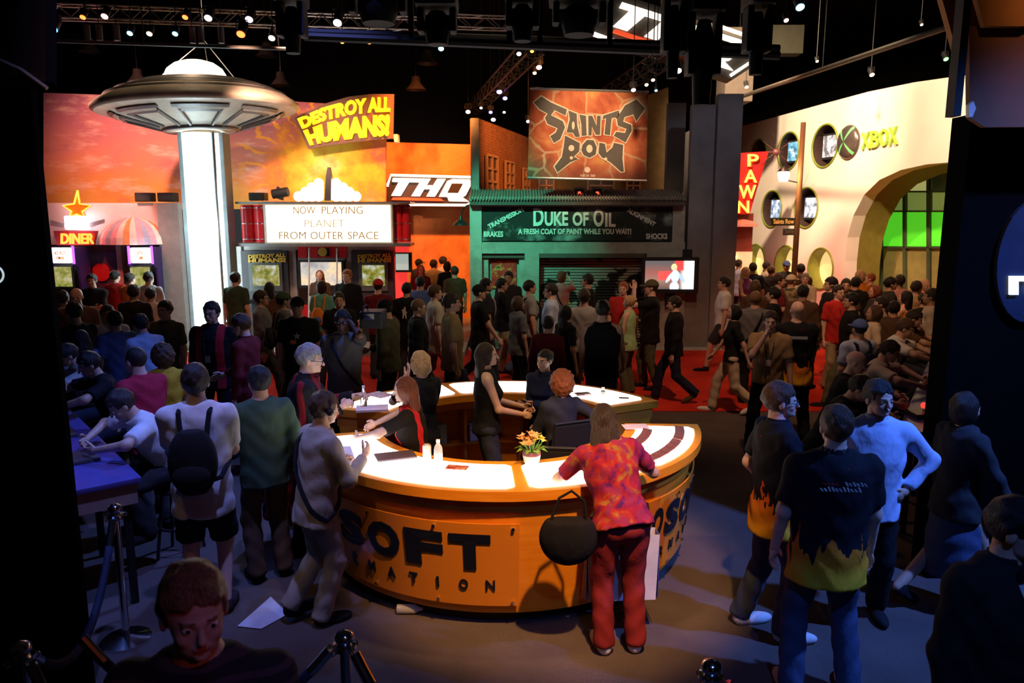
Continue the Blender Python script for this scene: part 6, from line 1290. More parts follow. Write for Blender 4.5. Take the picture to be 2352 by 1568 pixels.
            for sd in (1, -1): mb.add([wl(tp(sd*x, bd(.5)*.45+.055+dy, t)) for dy in (0, .012) for x, t in ((.0, .535), (.055, .515), (.055, .565), (.0, .545))], [(0, 1, 2, 3), (7, 6, 5, 4), (0, 4, 5, 1), (1, 5, 6, 2), (2, 6, 7, 3)])
            c = mb.build('bow_tie', cloth('black')); c.parent = o
            mb = MB(); n_ = 8; vs = []
            for i in range(n_+1): t = .50-.34*i/n_; wd = .055*(1-i/n_)+.008; vs += [wl(tp(-wd, bd(t)+.010, t)), wl(tp(wd, bd(t)+.010, t))]
            c = mb.add(vs, [(2*i, 2*i+1, 2*i+3, 2*i+2) for i in range(n_)]).build('shirt_front', cloth('white')); c.parent = o
        elif nm == 'headset':
            mb = MB(); hp_ = lambda x, y, z: wl(HO+(HR @ v3(x, y, z))*hs/s); mb.tube([hp_(.092*math.sin(a), -.01, .11+.118*math.cos(a)) for a in np.linspace(-1.6, 1.6, 12)], .006, 5)
            for sd in (1, -1): mb.ball(hp_(sd*.094, -.005, .088), .026*s, 6)
            c = mb.build('headset', BLACK); c.parent = o
    PEOPLE[key] = dict(rad=.25*w+(.12 if legs.startswith('walk') else 0)+(.12 if legs in ('sit', 'chair') else 0), o=o, s=s, tp=tp, P=P, R=R, HW=HW, bd=bd, HO=HO, HR=HR, WR=WR, w=w, prof=prof)
    return o
def worldp(k, q):                                     # person-local canonical point to world
    i = PEOPLE[k]; a = i['o'].rotation_euler[2]; v = Vector([float(x)*i['s'] for x in q]); return i['o'].location+Matrix.Rotation(a, 3, 'Z') @ v
def backpack(k, c_, label, big=1.0, pocket=None, t0=.0):
    i = PEOPLE[k]; tp, bd = i['tp'], i['bd']; b = bd(.25)+.005; root = empty('backpack', worldp(k, tp(0, -b-.08, t0)), label, 'backpack', rz=i['o'].rotation_euler[2])
    W = .145*big; D = .15*big; Hh = .40*big
    R4 = np.asarray(i['R']); f = ell((0, 0, 0), (W, D*.62, Hh*.56)); f2 = lambda p: np.maximum(f(p), np.abs(p[..., 2])-Hh*.5)
    P_, F_ = surfnet(f2, (-.3, -.3, -.4), (.3, .3, .4), .016); c0 = tp(0, -b-D*.50, t0+Hh*.5); root_l = tp(0, -b-.08, t0); s = i['s']
    o = link_mesh('pack_body', npmesh('pack_body', ((P_ @ R4.T)+c0-root_l)*s, F_), cloth(c_), root)
    f3 = ell((0, -D*.45, -Hh*.18), (W*.75, D*.35, Hh*.22)); P_, F_ = surfnet(f3, (-.3, -.3, -.4), (.3, .3, .4), .016); link_mesh('front_pocket', npmesh('front_pocket', ((P_ @ R4.T)+c0-root_l)*s, F_), cloth(pocket or c_), root)
    for sd in (1, -1):
        pts = [tp(sd*.08, -b, t0+Hh*.9), tp(sd*.095, -b*.7, .50), tp(sd*.10, .0, .53), tp(sd*.105, bd(.4)*.8, .45), tp(sd*.12, bd(.3)+.02, .32), tp(sd*.165, bd(.2)*.7, .20), tp(sd*.185, -.02, .13), tp(sd*.15, -b*.95, .07), tp(sd*.08, -b-.03, t0+.06)]
        mb = MB().tube([Vector([float(x) for x in (q-root_l)*s]) for q in pts], .018, 6); c = mb.build('strap', cloth(c_)); c.parent = root
    return root
def hand_at(k, sd): return worldp(k, PEOPLE[k]['HW'][sd][0])
def shopping_bag(top, label, m, w=.38, h=.42, d=.10, rz=0, side=None, gap=.18):
    r = empty('shopping_bag', Vector(top)-Vector((0, 0, h+gap)), label, 'shopping bag', rz=math.radians(rz)); o = MB().add([(x*k_, y, z) for z, k_ in ((0, .94), (h, 1)) for x, y in ((-w/2, -d/2), (w/2, -d/2), (w/2, d/2), (-w/2, d/2))], [(3, 2, 1, 0), (0, 1, 5, 4), (1, 2, 6, 5), (2, 3, 7, 6), (3, 0, 4, 7)]).build('bag_body', m); o.parent = r
    if side:
        for sx_ in (-1, 1): o = MB().box((sx_*w/2-.002, -d/2*.96, .01), (sx_*w/2+.003, d/2*.96, h*.98)).build('gusset', side); o.parent = r
    for y in (-d/2, d/2): o = MB().tube([(-w*.2, y, h-.01), (-w*.14, y*.6, h+gap*.8), (0, 0, h+gap), (w*.14, y*.6, h+gap*.8), (w*.2, y, h-.01)], .004, 5).build('handle', WHITE); o.parent = r
    return r
STAR = [(.05*(1 if i % 2 == 0 else .4)*math.sin(i*math.pi/5), .05*(1 if i % 2 == 0 else .4)*math.cos(i*math.pi/5)) for i in range(10)]
def rect(w, h, x=0, y=0): return [(x-w/2, y-h/2), (x+w/2, y-h/2), (x+w/2, y+h/2), (x-w/2, y+h/2)]
# ------------------------------------------------------------------ the cast
p = person
# --- at the information desk
p('blonde', 945, 805, 1.66, -42, 'blonde woman in black t-shirt standing inside the desk with hand at chin', ('tee', 'black'), ('pants', 'charcoal'), ('bob', 'blond'), 0, 'f', rh='frontlow', lh='chin', hp=12, hy=-15, lod=0, pos=(-.83, 6.86, 0))
p('redhair', 960, 862, 1.62, -82, 'long red-haired woman in black and red polo leaning on the counter inside', ('polo', 'redstripe'), ('pants', 'maroon'), ('long', 'auburn'), 0, 'f', rh='counter', lh='counter', lean=10, hp=4, lod=0)
p('brunette', 1116, 786, 1.72, 80, 'woman with long dark hair in black sleeveless top standing inside the desk', ('tank', 'black'), ('jeans', 'denim'), ('long', 'dark'), 0, 'f', rh='front', lh=(-.05, .36, 1.10), hy=5, lod=0, hem=-.05)
p('staffer', 1252, 802, 1.57, 200, 'woman in dark shirt with tied-back hair standing with folded arms inside desk', ('shirt', 'navy'), ('pants', 'black'), ('bun', 'black'), 1, 'f', rh='fold', lh='fold', hy=20, lod=0)
p('curly', 1290, 838, 1.70, -25, 'woman with curly ginger hair in dark denim shirt seated on a desk chair', ('rolled', 'denim'), ('pants', 'black'), ('curly', 'red'), 0, 'f', 'chair', rh=(.30, -.10, .86), lh='lap', hy=-15, lod=0, pos=atz(1289, 838, 1.55))
p('caped', 742, 793, 1.82, 80, 'grey-haired man in black cape with red lining leaning over the counter', ('cape', 'capefold'), ('pants', 'black'), ('short', 'grey'), 0, 'm', rh=(.04, .34, 1.22), lh=(-.24, .44, 1.24), lean=8, hp=6, lod=0, pos=(-1.82, 6.32, 0), ex=('glasses',), rcurl=1.0, lcurl=1.0)
p('coverall', 760, 893, 1.70, 52, 'man in tan shirt and trousers with headset leaning against the counter', ('long', 'coverall'), ('pants', 'coverall'), ('short', 'brown'), 1, 'm', 'cross', rh=(.06, .36, 1.22), lh=(-.20, .27, 1.15), lean=7, hp=8, hy=-6, lod=0, pos=(-1.38, 5.09, 0), elb={1: (.45, -.7, -.12), -1: (-.35, -.8, -.5)}, ex=(('strap', -1, 'black'), 'headset'), w=1.04, lcurl=1.0)
p('batik', 1380, 935, 1.72, -6, 'woman in red batik top and red trousers leaning over the counter', ('tee', 'batik'), ('pants', 'rpant'), ('long', 'dark'), 1, 'f', 'stand', rh=(.10, .46, 1.22), lh=(-.16, .46, 1.22), lean=30, side=-7, hp=20, hy=10, lod=0, pos=(.72, 4.74, 0), w=1.16, shoe='white', hem=-.05, elb={1: (.55, -.6, -.05), -1: (-.55, -.6, -.05)})
# --- right foreground
p('flame_glasses', 1792, 878, 1.80, 88, 'man with glasses in black flame shirt and jeans facing the other flame shirt', ('polo', 'flame'), ('jeans', 'jeans'), ('short', 'brown'), 0, 'm', 'step', rh='frontlow', lh='pocket', hy=10, lod=0, w=1.06, shoe='white', ex=('glasses', 'badge'), hem=-.18)
p('flame_back', 1925, 930, 1.82, 5, 'broad man seen from behind in black flame shirt with white lettering', ('polo', 'flame'), ('jeans', 'jeans'), ('short', 'brown'), 0, 'm', 'wide', rh='relax', lh='relax', lod=0, w=1.18, shoe='white', hem=-.20, ex=tuple(('print', -1, [(x, y), (x+.012, y+h), (x+.022, y+h), (x+.010, y)], 1.0, c, .37) for x, y, h, c in [(-.10+.020*i, .0, (.026, .016, .016, .024)[i % 4], 'white') for i in range(11)]+[(-.13+.020*i, .032, (.016, .022)[i % 2], 'white') for i in range(6)]+[(.02+.022*i, .036, .010, 'red') for i in range(4)]))
p('blue_shirt', 1987, 893, 1.78, 196, 'dark-haired man in light blue collared shirt with hand on hip behind flame shirts', ('shirt', 'lblue'), ('pants', 'black'), ('short', 'black'), 1, 'm', 'step', rh='down', lh='hip', hy=-28, lod=0, pos=(2.52, 5.10, 0))
p('dark_jacket', 2222, 890, 1.69, 78, 'woman with dark hair in dark jacket walking past the kiosk tower', ('jacket', 'charcoal'), ('skirt', 'jeans'), ('bob', 'dark'), 1, 'f', 'walk', rh='fwd', lh='relax', lod=0, ex=('badge',))
p('tuxedo', 2292, 1150, 1.78, 165, 'man in black dinner jacket and bow tie beside the rope barrier', ('coat', 'black'), ('pants', 'black'), ('short', 'black'), 1, 'm', 'stand', hp=10, hy=-34, lod=0, ex=('tie',), w=1.05, pos=(2.02, 2.92, 0))
p('front_man', 440, 1303, 1.90, 172, 'man with short light brown hair in dark striped t-shirt behind the rope posts', ('tee', 'stripe'), ('jeans', 'denim'), ('short', 'light'), 1, 'm', 'stand', rh='relax', lh='fwd', hp=3, hy=-24, lod=0, w=1.05)
# --- players at the right counter
p('bald_player', 1998, 832, 1.70, 120, 'bald man with light green tint seated at the joystick counter', ('tee', 'black'), ('jeans', 'denim'), ('bald', 'dark'), 0, 'm', 'sit', rh='reach', lh='reach', lean=16, hp=14, pos=(3.27, 7.57, 0))
p('dark_player', 1990, 850, 1.68, 120, 'dark-haired player in black bent over the joystick counter', ('tee', 'black'), ('jeans', 'denim'), ('short', 'black'), 1, 'm', 'sit', rh='reach', lh='reach', lean=28, hp=22, pos=(2.84, 6.82, 0))
p('white_vest_player', 2060, 800, 1.70, 120, 'player in cream t-shirt with dark strap at the joystick counter', ('tee', 'cream'), ('jeans', 'denim'), ('short', 'dark'), 1, 'm', 'sit', rh='reach', lh='reach', lean=22, hp=16, pos=(3.93, 8.37, 0), ex=(('strap', 1, 'black'),))
p('far_player', 2105, 752, 1.74, 120, 'player in white t-shirt at the far joystick', ('tee', 'white'), ('jeans', 'denim'), ('short', 'brown'), 1, 'm', 'sit', rh='reach', lh='reach', lean=20, hp=14, pos=(4.83, 9.77, 0), ex=(('strap', -1, 'black'),))
p('last_player', 2125, 728, 1.74, 120, 'player in brown t-shirt beyond the far joystick', ('tee', 'brown'), ('jeans', 'denim'), ('short', 'dark'), 1, 'm', 'sit', rh='reach', lh='reach', lean=18, hp=14, pos=(5.4, 10.6, 0))
p('white_player', 322, 895, 1.74, -128, 'player in white t-shirt bent over the violet game counter', ('tee', 'white'), ('pants', 'charcoal'), ('short', 'dark'), 1, 'm', 'sit', rh='reach', lh='reach', lean=32, hp=22, lod=0, pos=along(LC0, LCD, .75, .44), ex=('badge',))
p('black_player', 195, 848, 1.74, -130, 'player in black t-shirt with dark hair at the violet game counter', ('tee', 'black'), ('jeans', 'denim'), ('short', 'black'), 1, 'm', 'sit', rh='reach', lh='reach', lean=22, hp=14, lod=0, pos=along(LC0, LCD, 2.45, .44))
p('grey_hood', 200, 825, 1.70, -130, 'player in greyish hooded sweater bending over violet counter', ('long', 'lgrey'), ('jeans', 'denim'), ('short', 'black'), 1, 'm', 'sit', rh='reach', lh='reach', lean=24, hp=16, pos=along(LC0, LCD, 3.4, .44))
# --- left, at the violet counter
p('white_backpack', 445, 838, 1.86, -12, 'man in white t-shirt and dark shorts with black backpack beside stools', ('tee', 'white'), ('shorts', 'black'), ('short', 'dark'), 0, 'm', 'stand', rh='front', lh='front', hy=-15, lod=0, w=1.06, hem=-.20, shoe='charcoal')
p('green_sweater', 594, 843, 1.70, -35, 'man in dark green sweater and brown trousers standing beside white t-shirt man', ('long', 'green'), ('pants', 'brown'), ('short', 'black'), 1, 'm', rh='pocket', lh='front', lod=0, hy=-5)
p('yellow_top', 372, 790, 1.66, -30, 'woman with bushy hair in yellow top rubbing her hands behind players', ('tee', 'yellow'), ('pants', 'charcoal'), ('curly', 'brown'), 1, 'f', rh='front', lh='front', hp=12, hy=-20)
p('red_tee', 330, 800, 1.72, -60, 'short-haired man in red t-shirt leaning towards the game counter', ('tee', 'crimson'), ('pants', 'charcoal'), ('buzz', 'black'), 1, 'm', rh='frontlow', lh='front', lean=10, hp=8)
p('blue_lean', 338, 722, 1.76, -60, 'man in bright blue long-sleeved shirt bending forward behind players', ('shirt', 'lblue'), ('pants', 'charcoal'), ('short', 'black'), 1, 'm', rh='front', lh='front', lean=12, hp=10)
p('pale_blue_tag', 236, 752, 1.70, 150, 'man in pale blue shirt with lanyard facing away from players', ('shirt', 'lblue'), ('pants', 'charcoal'), ('short', 'black'), 2, 'm', rh='strap', lh='down', ex=('badge',), pos=(-5.35, 10.0, 0))
p('dark_pony', 185, 757, 1.64, -70, 'woman with long black hair and blue top at the counter end', ('tee', 'blue'), ('jeans', 'denim'), ('long', 'black'), 1, 'f', rh='front', lh='front', hp=10)
p('dark_blue_tee', 262, 716, 1.74, -50, 'man in dark blue t-shirt raising hand to his face behind players', ('tee', 'blue'), ('jeans', 'denim'), ('short', 'black'), 1, 'm', rh='chin', lh='down')
p('navy_collar', 170, 697, 1.76, -60, 'dark-haired man in navy t-shirt with white collar near the diner', ('polo', 'navy', 'white'), ('pants', 'charcoal'), ('short', 'black'), 0, 'm', rh='front', lh='front', hp=8)
p('edge_blue', 142, 668, 1.76, -40, 'man in blue polo beside the shaven-headed man near the diner', ('polo', 'blue'), ('pants', 'charcoal'), ('short', 'black'), 1, 'm', rh='front', lh='down')
p('shaven', 174, 662, 1.80, 160, 'shaven-headed man in brown shirt near the diner doorway', ('tee', 'brown'), ('pants', 'charcoal'), ('bald', 'dark'), 1, 'm')
# --- diner visitors
p('door_man', 210, 630, 1.78, 170, 'man in black shirt standing in the diner doorway', ('tee', 'black'), ('pants', 'charcoal'), ('short', 'black'), 1, 'm', rh='fold', lh='fold')
p('red_door', 263, 622, 1.74, 15, 'person in red top entering the diner doorway', ('tee', 'red'), ('pants', 'charcoal'), ('short', 'black'), 0, 'm')
p('orange_shirt', 297, 628, 1.72, 20, 'man in orange shirt playing at the arcade cabinet', ('shirt', 'orange'), ('pants', 'khaki'), ('short', 'dark'), 0, 'm', rh='front', lh='front')
p('pink_grey', 340, 625, 1.78, 5, 'man in pale grey sweatshirt playing at the arcade cabinet', ('long', 'lgrey'), ('pants', 'charcoal'), ('short', 'dark'), 0, 'm', rh='front', lh='front', w=1.08)
p('black_back', 306, 655, 1.78, 5, 'broad man in black t-shirt seen from behind watching the arcade', ('tee', 'black'), ('pants', 'khaki'), ('short', 'black'), 1, 'm', w=1.15)
p('white_watch', 345, 662, 1.70, 5, 'person in cream t-shirt seen from behind watching the arcade', ('tee', 'cream'), ('pants', 'khaki'), ('short', 'black'), 1, 'm')
p('olive_watch', 378, 692, 1.76, 195, 'man in olive t-shirt with dark hair near the tiled pillar', ('tee', 'olive'), ('pants', 'charcoal'), ('short', 'black'), 1, 'm', ex=('badge',))
# --- aisle, left of middle
p('red_vest', 485, 692, 1.88, 182, 'large man with glasses in black shirt with red side panels facing forward', ('shirt', 'redside'), ('pants', 'black'), ('short', 'black'), 1, 'm', 'wide', w=1.16, ex=('glasses', 'badge'))
p('red_profile', 560, 722, 1.80, -80, 'man in maroon and black shirt looking down beside the large man', ('shirt', 'maroon'), ('pants', 'olive'), ('short', 'brown'), 0, 'm', hp=18, rh='front', lh='down', ex=('badge',))
p('dark_column', 540, 626, 1.80, 20, 'man in dark green shirt seen from behind before the glowing column', ('tee', 'green'), ('pants', 'charcoal'), ('short', 'black'), 0, 'm', w=1.12)
p('grey_specs', 598, 662, 1.78, 80, 'man with glasses in grey shirt walking past the kiosk', ('shirt', 'grey'), ('pants', 'charcoal'), ('short', 'dark'), 1, 'm', 'walk', ex=('glasses',))
p('green_cap', 650, 672, 1.72, 60, 'man in green cap and grey t-shirt near the kiosk', ('tee', 'grey'), ('jeans', 'denim'), ('short', 'dark'), 1, 'm', cap='green')
p('star_tee', 682, 684, 1.80, 172, 'man in black t-shirt with pale star print facing forward', ('tee', 'black'), ('pants', 'black'), ('short', 'black'), 1, 'm', rh='down', lh='down', cap='black', w=1.08, ex=(('print', 1, STAR, 1.0, 'cream', .33), ('print', 1, rect(.07, .05, .05, -.075), 1.0, 'orange', .33)))
p('teal_pack', 738, 640, 1.72, 8, 'person in teal t-shirt and khaki trousers facing the television', ('tee', 'teal'), ('pants', 'khaki'), ('bob', 'dark'), 1, 'f', 'walk', w=1.08)
p('red_long', 734, 620, 1.70, 178, 'woman with long red hair before the wide television', ('tee', 'brown'), ('pants', 'charcoal'), ('long', 'red'), 0, 'f')
p('pink_tie', 797, 620, 1.82, 195, 'man with reddish hair in black jacket and pink shirt beside kiosk', ('jacket', 'black', 'pink'), ('pants', 'black'), ('short', 'red'), 0, 'm', rh='frontlow', lh='down', w=1.08, ex=('badge',))
p('head_front', 778, 672, 1.70, 170, 'dark-haired person in black top before the black jacket man', ('tee', 'black'), ('pants', 'charcoal'), ('short', 'dark'), 1, 'm')
p('red_cap', 868, 642, 1.76, 5, 'man in red cap and maroon shirt playing at the kiosk by red pillar', ('tee', 'maroon'), ('pants', 'charcoal'), ('short', 'dark'), 0, 'm', rh='front', lh='front', cap='red')
p('kiosk_long', 618, 646, 1.70, 5, 'person with long black hair playing at the kiosk by glowing column', ('tee', 'brown'), ('pants', 'charcoal'), ('long', 'black'), 1, 'f', rh='front', lh='front')
p('camera_man', 786, 714, 1.80, 176, 'man with glasses carrying video camera on his shoulder', ('tee', 'grey'), ('pants', 'charcoal'), ('short', 'black'), 3, 'm', rh='down', lh='ear', ex=('glasses', ('strap', 1, 'navy')), w=1.04)
p('grey_jacket', 890, 690, 1.76, -75, 'man in dark cap and grey-green hooded jacket looking down', ('jacket', 'olive'), ('pants', 'charcoal'), ('short', 'black'), 1, 'm', hp=18, cap='black', rh='front', lh='down')
p('bald_specs', 958, 682, 1.76, 80, 'man with cropped hair and glasses in black jacket walking', ('jacket', 'black'), ('pants', 'charcoal'), ('buzz', 'light'), 0, 'm', 'walk', ex=('glasses',), hp=8)
p('white_shirt', 998, 650, 1.82, 70, 'young man in loose cream short-sleeved shirt and grey trousers', ('tee', 'cream'), ('pants', 'grey'), ('short', 'brown'), 0, 'm', 'walk', hem=-.20, w=1.05)
p('tan_shirt', 1036, 668, 1.78, 78, 'man in tan t-shirt and jeans beside the cream shirt man', ('tee', 'tan'), ('jeans', 'denim'), ('short', 'dark'), 1, 'm', 'walk2')
p('print_back', 934, 650, 1.72, 10, 'boy in black t-shirt with white figure print on back', ('tee', 'black'), ('pants', 'charcoal'), ('short', 'black'), 1, 'm', ex=(('print', -1, [(-.02, -.09), (.0, -.02), (.02, -.09), (.035, -.09), (.03, .02), (.05, .05), (.01, .05), (.005, .09), (-.02, .09), (-.02, .03), (-.05, .0), (-.03, .0), (-.035, -.09)], 1.1, 'white', .30),))
p('royal_blue', 965, 635, 1.76, 10, 'man in royal blue t-shirt seen from behind near the red pillar', ('tee', 'blue'), ('pants', 'charcoal'), ('short', 'black'), 1, 'm', w=1.06)
p('alley_red', 966, 608, 1.72, 170, 'woman in red light facing out of the orange alley', ('tee', 'maroon'), ('pants', 'charcoal'), ('long', 'red'), 0, 'f')
p('alley_tan', 996, 597, 1.76, 30, 'man in tan jacket standing in the orange alley', ('jacket', 'tan'), ('pants', 'charcoal'), ('short', 'dark'), 0, 'm')
p('alley_black', 1027, 600, 1.74, 5, 'person in black in front of the orange alley wall', ('tee', 'black'), ('pants', 'black'), ('bob', 'black'), 1, 'f')
p('alley_cream', 1018, 590, 1.78, 60, 'man in cream shirt behind the black-clad person in the alley', ('shirt', 'cream'), ('pants', 'charcoal'), ('short', 'black'), 1, 'm')
p('alley_brown', 1044, 612, 1.74, -20, 'man in brown t-shirt at the alley corner by the garage', ('tee', 'brown'), ('pants', 'charcoal'), ('short', 'dark'), 1, 'm')
p('alley_cap', 962, 596, 1.72, 40, 'man in black cap deep in the orange alley', ('jacket', 'charcoal'), ('pants', 'charcoal'), ('short', 'black'), 1, 'm', cap='black')
# --- before the garage
p('black_cap', 1100, 650, 1.82, 80, 'man in black cap and loose black t-shirt walking before garage', ('tee', 'black'), ('jeans', 'denim'), ('short', 'dark'), 0, 'm', 'walk', cap='black', hem=-.20, w=1.06, rh='fwd', lh='relax')
p('strap_white', 1116, 640, 1.78, 75, 'man in black t-shirt with pale camera strap behind black cap man', ('tee', 'charcoal'), ('jeans', 'denim'), ('short', 'black'), 1, 'm', ex=(('strap', 1, 'white'),))
p('track_top', 1152, 640, 1.80, 85, 'man in black and white track top and khaki trousers', ('jacket', 'black', 'white'), ('pants', 'khaki'), ('short', 'black'), 1, 'm', rh='front', lh='front')
p('poster_man', 1168, 624, 1.78, 190, 'dark-haired man in front of the red door poster', ('tee', 'charcoal'), ('pants', 'charcoal'), ('short', 'black'), 1, 'm')
p('short_brown', 1190, 680, 1.66, 60, 'woman with bobbed brown hair in grey-brown shirt before garage door', ('tee', 'grey'), ('pants', 'black'), ('bob', 'brown'), 1, 'f', lh='relax')
p('grey_pack', 1216, 640, 1.78, 75, 'man in grey t-shirt with dark backpack walking by garage door', ('tee', 'lgrey'), ('jeans', 'jeans'), ('short', 'black'), 1, 'm', 'walk', w=1.05)
p('specs_bag', 1266, 652, 1.78, -80, 'man with glasses in pale shirt facing the brown-haired woman', ('shirt', 'lblue'), ('pants', 'charcoal'), ('short', 'dark'), 0, 'm', ex=('glasses', ('strap', 1, 'navy')))
p('arm_raised', 1290, 622, 1.74, 20, 'woman photographing the shutter with raised arm', ('tee', 'pink'), ('pants', 'charcoal'), ('bob', 'auburn'), 0, 'f', rh='camera', lh='down', ex=(('strap', -1, 'black'),))
p('shutter_man', 1350, 630, 1.80, -70, 'man in black before the middle of the roller shutter', ('tee', 'black'), ('pants', 'black'), ('short', 'black'), 1, 'm')
p('grey_shirt_back', 1342, 664, 1.80, 15, 'man in pale grey short-sleeved shirt and black trousers from behind', ('polo', 'lgrey', 'blue'), ('pants', 'black'), ('short', 'dark'), 1, 'm', w=1.08, hem=-.08)
p('long_black', 1300, 700, 1.66, 60, 'woman with very long black hair and dark clothes', ('tee', 'black'), ('pants', 'black'), ('long', 'black'), 1, 'f')
p('maroon_short', 1256, 728, 1.56, 20, 'short person in maroon hooded top before the long-haired woman', ('long', 'maroon'), ('pants', 'brown'), ('short', 'black'), 1, 'm', lean=6)
p('sleeveless', 1385, 690, 1.82, 12, 'broad man in black sleeveless shirt and jeans seen from behind', ('tank', 'black'), ('jeans', 'jeans'), ('short', 'black'), 1, 'm', rh='fwd', lh='relax', w=1.14)
p('red_shirt', 1432, 648, 1.72, 200, 'man in red t-shirt before the right side of the shutter', ('tee', 'red'), ('pants', 'charcoal'), ('short', 'red'), 0, 'm')
p('green_blonde', 1446, 678, 1.62, -60, 'blonde woman in pale green top beside the black sleeveless man', ('tank', 'lgreen'), ('pants', 'olive'), ('bun', 'blond'), 0, 'f', rh='front', lh='relax')
p('photographer', 1497, 643, 1.82, -85, 'man in cap and black t-shirt photographing with raised camera', ('tee', 'black'), ('pants', 'olive'), ('short', 'brown'), 0, 'm', 'step', rh='camera', lh='camera', cap='olive', w=1.10, hem=-.16)
p('dark_boy', 1552, 676, 1.68, -80, 'boy in black jacket walking behind the photographer', ('jacket', 'black'), ('pants', 'navy'), ('short', 'dark'), 0, 'm', 'walk', hp=6, shoe='brown')
# --- right aisle
p('white_tee_walk', 1665, 632, 1.78, -80, 'man in white t-shirt and dark shorts walking by grey scenery wall', ('tee', 'white'), ('shorts', 'charcoal'), ('short', 'black'), 1, 'm', 'walk2', w=1.05)
p('beige_walk', 1688, 694, 1.64, -80, 'woman in black t-shirt and beige trousers walking', ('tee', 'black'), ('pants', 'beige'), ('bob', 'black'), 1, 'f', 'walk', rh='fwd', lh='bwd', shoe='white', hem=-.06)
p('grey_strap', 1736, 670, 1.80, 15, 'man in grey shirt with black shoulder strap seen from behind', ('shirt', 'grey'), ('pants', 'black'), ('short', 'light'), 1, 'm', ex=(('strap', 1, 'black'),), w=1.10)
p('tan_lanyard', 1772, 714, 1.74, 200, 'person in tan top with lanyard beside the bald flame shirt man', ('tee', 'tan'), ('pants', 'black'), ('short', 'dark'), 0, 'm', 'wide', rh='chin', lh='relax', ex=('badge',), hem=-.06)
p('bald_flame', 1833, 690, 1.82, 8, 'bald man in black flame shirt and black trousers from behind', ('polo', 'flame'), ('pants', 'black'), ('bald', 'dark'), 0, 'm', 'wide', w=1.16, hem=-.20, rh='front', lh='relax', ex=(('print', -1, rect(.20, .035), 1.0, 'lblue', .38),))
p('blue_pack_boy', 1976, 735, 1.74, -10, 'young man in pale t-shirt and blue cap seen from behind', ('tee', 'lblue'), ('jeans', 'denim'), ('short', 'black'), 1, 'm', cap='blue')
p('black_tall', 1910, 632, 1.84, -85, 'tall black-haired man in black walking past the last porthole', ('jacket', 'black'), ('pants', 'black'), ('short', 'black'), 1, 'm', 'walk')
p('red_polo', 1927, 655, 1.74, 165, 'man in red polo shirt and khaki trousers in the crowd', ('polo', 'red'), ('pants', 'khaki'), ('short', 'dark'), 0, 'm', ex=('badge',))
p('dark_walker', 1958, 668, 1.80, -75, 'man in black t-shirt and grey trousers walking by red polo', ('tee', 'black'), ('pants', 'olive'), ('short', 'black'), 1, 'm', 'walk2')
PCR = [(1697, 597, 'shirt', 'lblue', 'short', 'dark', 60, 'man in pale blue shirt at the pawn shop door'), (1714, 612, 'tank', 'purple', 'long', 'blond', 150, 'woman with long fair hair and purple scarf near pawn shop'), (1736, 638, 'tee', 'brown', 'bob', 'brown', 20, 'brown-haired woman behind the grey shirt man'), (1730, 604, 'tee', 'navy', 'short', 'black', 20, 'man in navy t-shirt beside first low porthole'), (1762, 601, 'shirt', 'cream', 'short', 'dark', 90, 'man in cream shirt between the low portholes'), (1772, 608, 'tee', 'charcoal', 'short', 'brown', 30, 'man in charcoal t-shirt below street name plates'), (1807, 600, 'tee', 'charcoal', 'short', 'black', 180, 'man in blue cap before the second low porthole'), (1840, 606, 'tee', 'brown', 'short', 'black', 10, 'man in brown t-shirt beside the street lamp'), (1850, 624, 'shirt', 'cream', 'short', 'grey', 200, 'grey-haired man in cream shirt beside last porthole'), (1818, 632, 'tee', 'camo', 'buzz', 'light', 60, 'man in camouflage shirt and pale cap in crowd'), (1790, 630, 'tee', 'maroon', 'short', 'dark', 110, 'man in maroon t-shirt near the street lamp'), (1846, 650, 'jacket', 'brown', 'short', 'black', 40, 'man in brown jacket behind the bald man'), (1778, 660, 'tee', 'black', 'short', 'black', -60, 'man in black t-shirt holding small camera'),
 (1944, 640, 'tee', 'brown', 'short', 'dark', 200, 'man in brown t-shirt behind the red polo'), (1967, 632, 'jacket', 'black', 'short', 'black', 40, 'man in black jacket before the arch jamb'), (1978, 620, 'shirt', 'orange', 'bob', 'blond', 170, 'fair-haired woman in orange under the arch'), (2000, 627, 'tee', 'maroon', 'buzz', 'red', -70, 'ginger man in maroon under the green arch'), (2012, 650, 'jacket', 'charcoal', 'bob', 'auburn', -80, 'woman in charcoal jacket before the ginger man'), (2046, 637, 'tee', 'charcoal', 'short', 'black', 100, 'man in charcoal t-shirt looking into the green room'), (2068, 631, 'tee', 'pink', 'short', 'dark', 10, 'broad man in pinkish t-shirt before the green panes'), (2082, 662, 'tank', 'orange', 'long', 'black', -40, 'woman with black ponytail in orange top'), (2106, 646, 'tee', 'tan', 'short', 'dark', 60, 'man in tan t-shirt beside the orange top woman'), (2126, 640, 'shirt', 'brown', 'bald', 'dark', 170, 'bald man in brown shirt at the crowd edge'), (2142, 658, 'shirt', 'cream', 'short', 'dark', -60, 'man in cream shirt near the kiosk tower'), (2025, 682, 'tee', 'cream', 'short', 'dark', -70, 'man in cream t-shirt with shoulder bag in crowd'), (2055, 692, 'jacket', 'brown', 'short', 'black', 30, 'man in brown jacket in the middle of the crowd'), (2122, 672, 'jacket', 'black', 'short', 'black', -30, 'man in black jacket before the bald brown shirt man'), (2010, 700, 'tee', 'beige', 'bob', 'brown', -75, 'woman in beige top before the dark walker')]
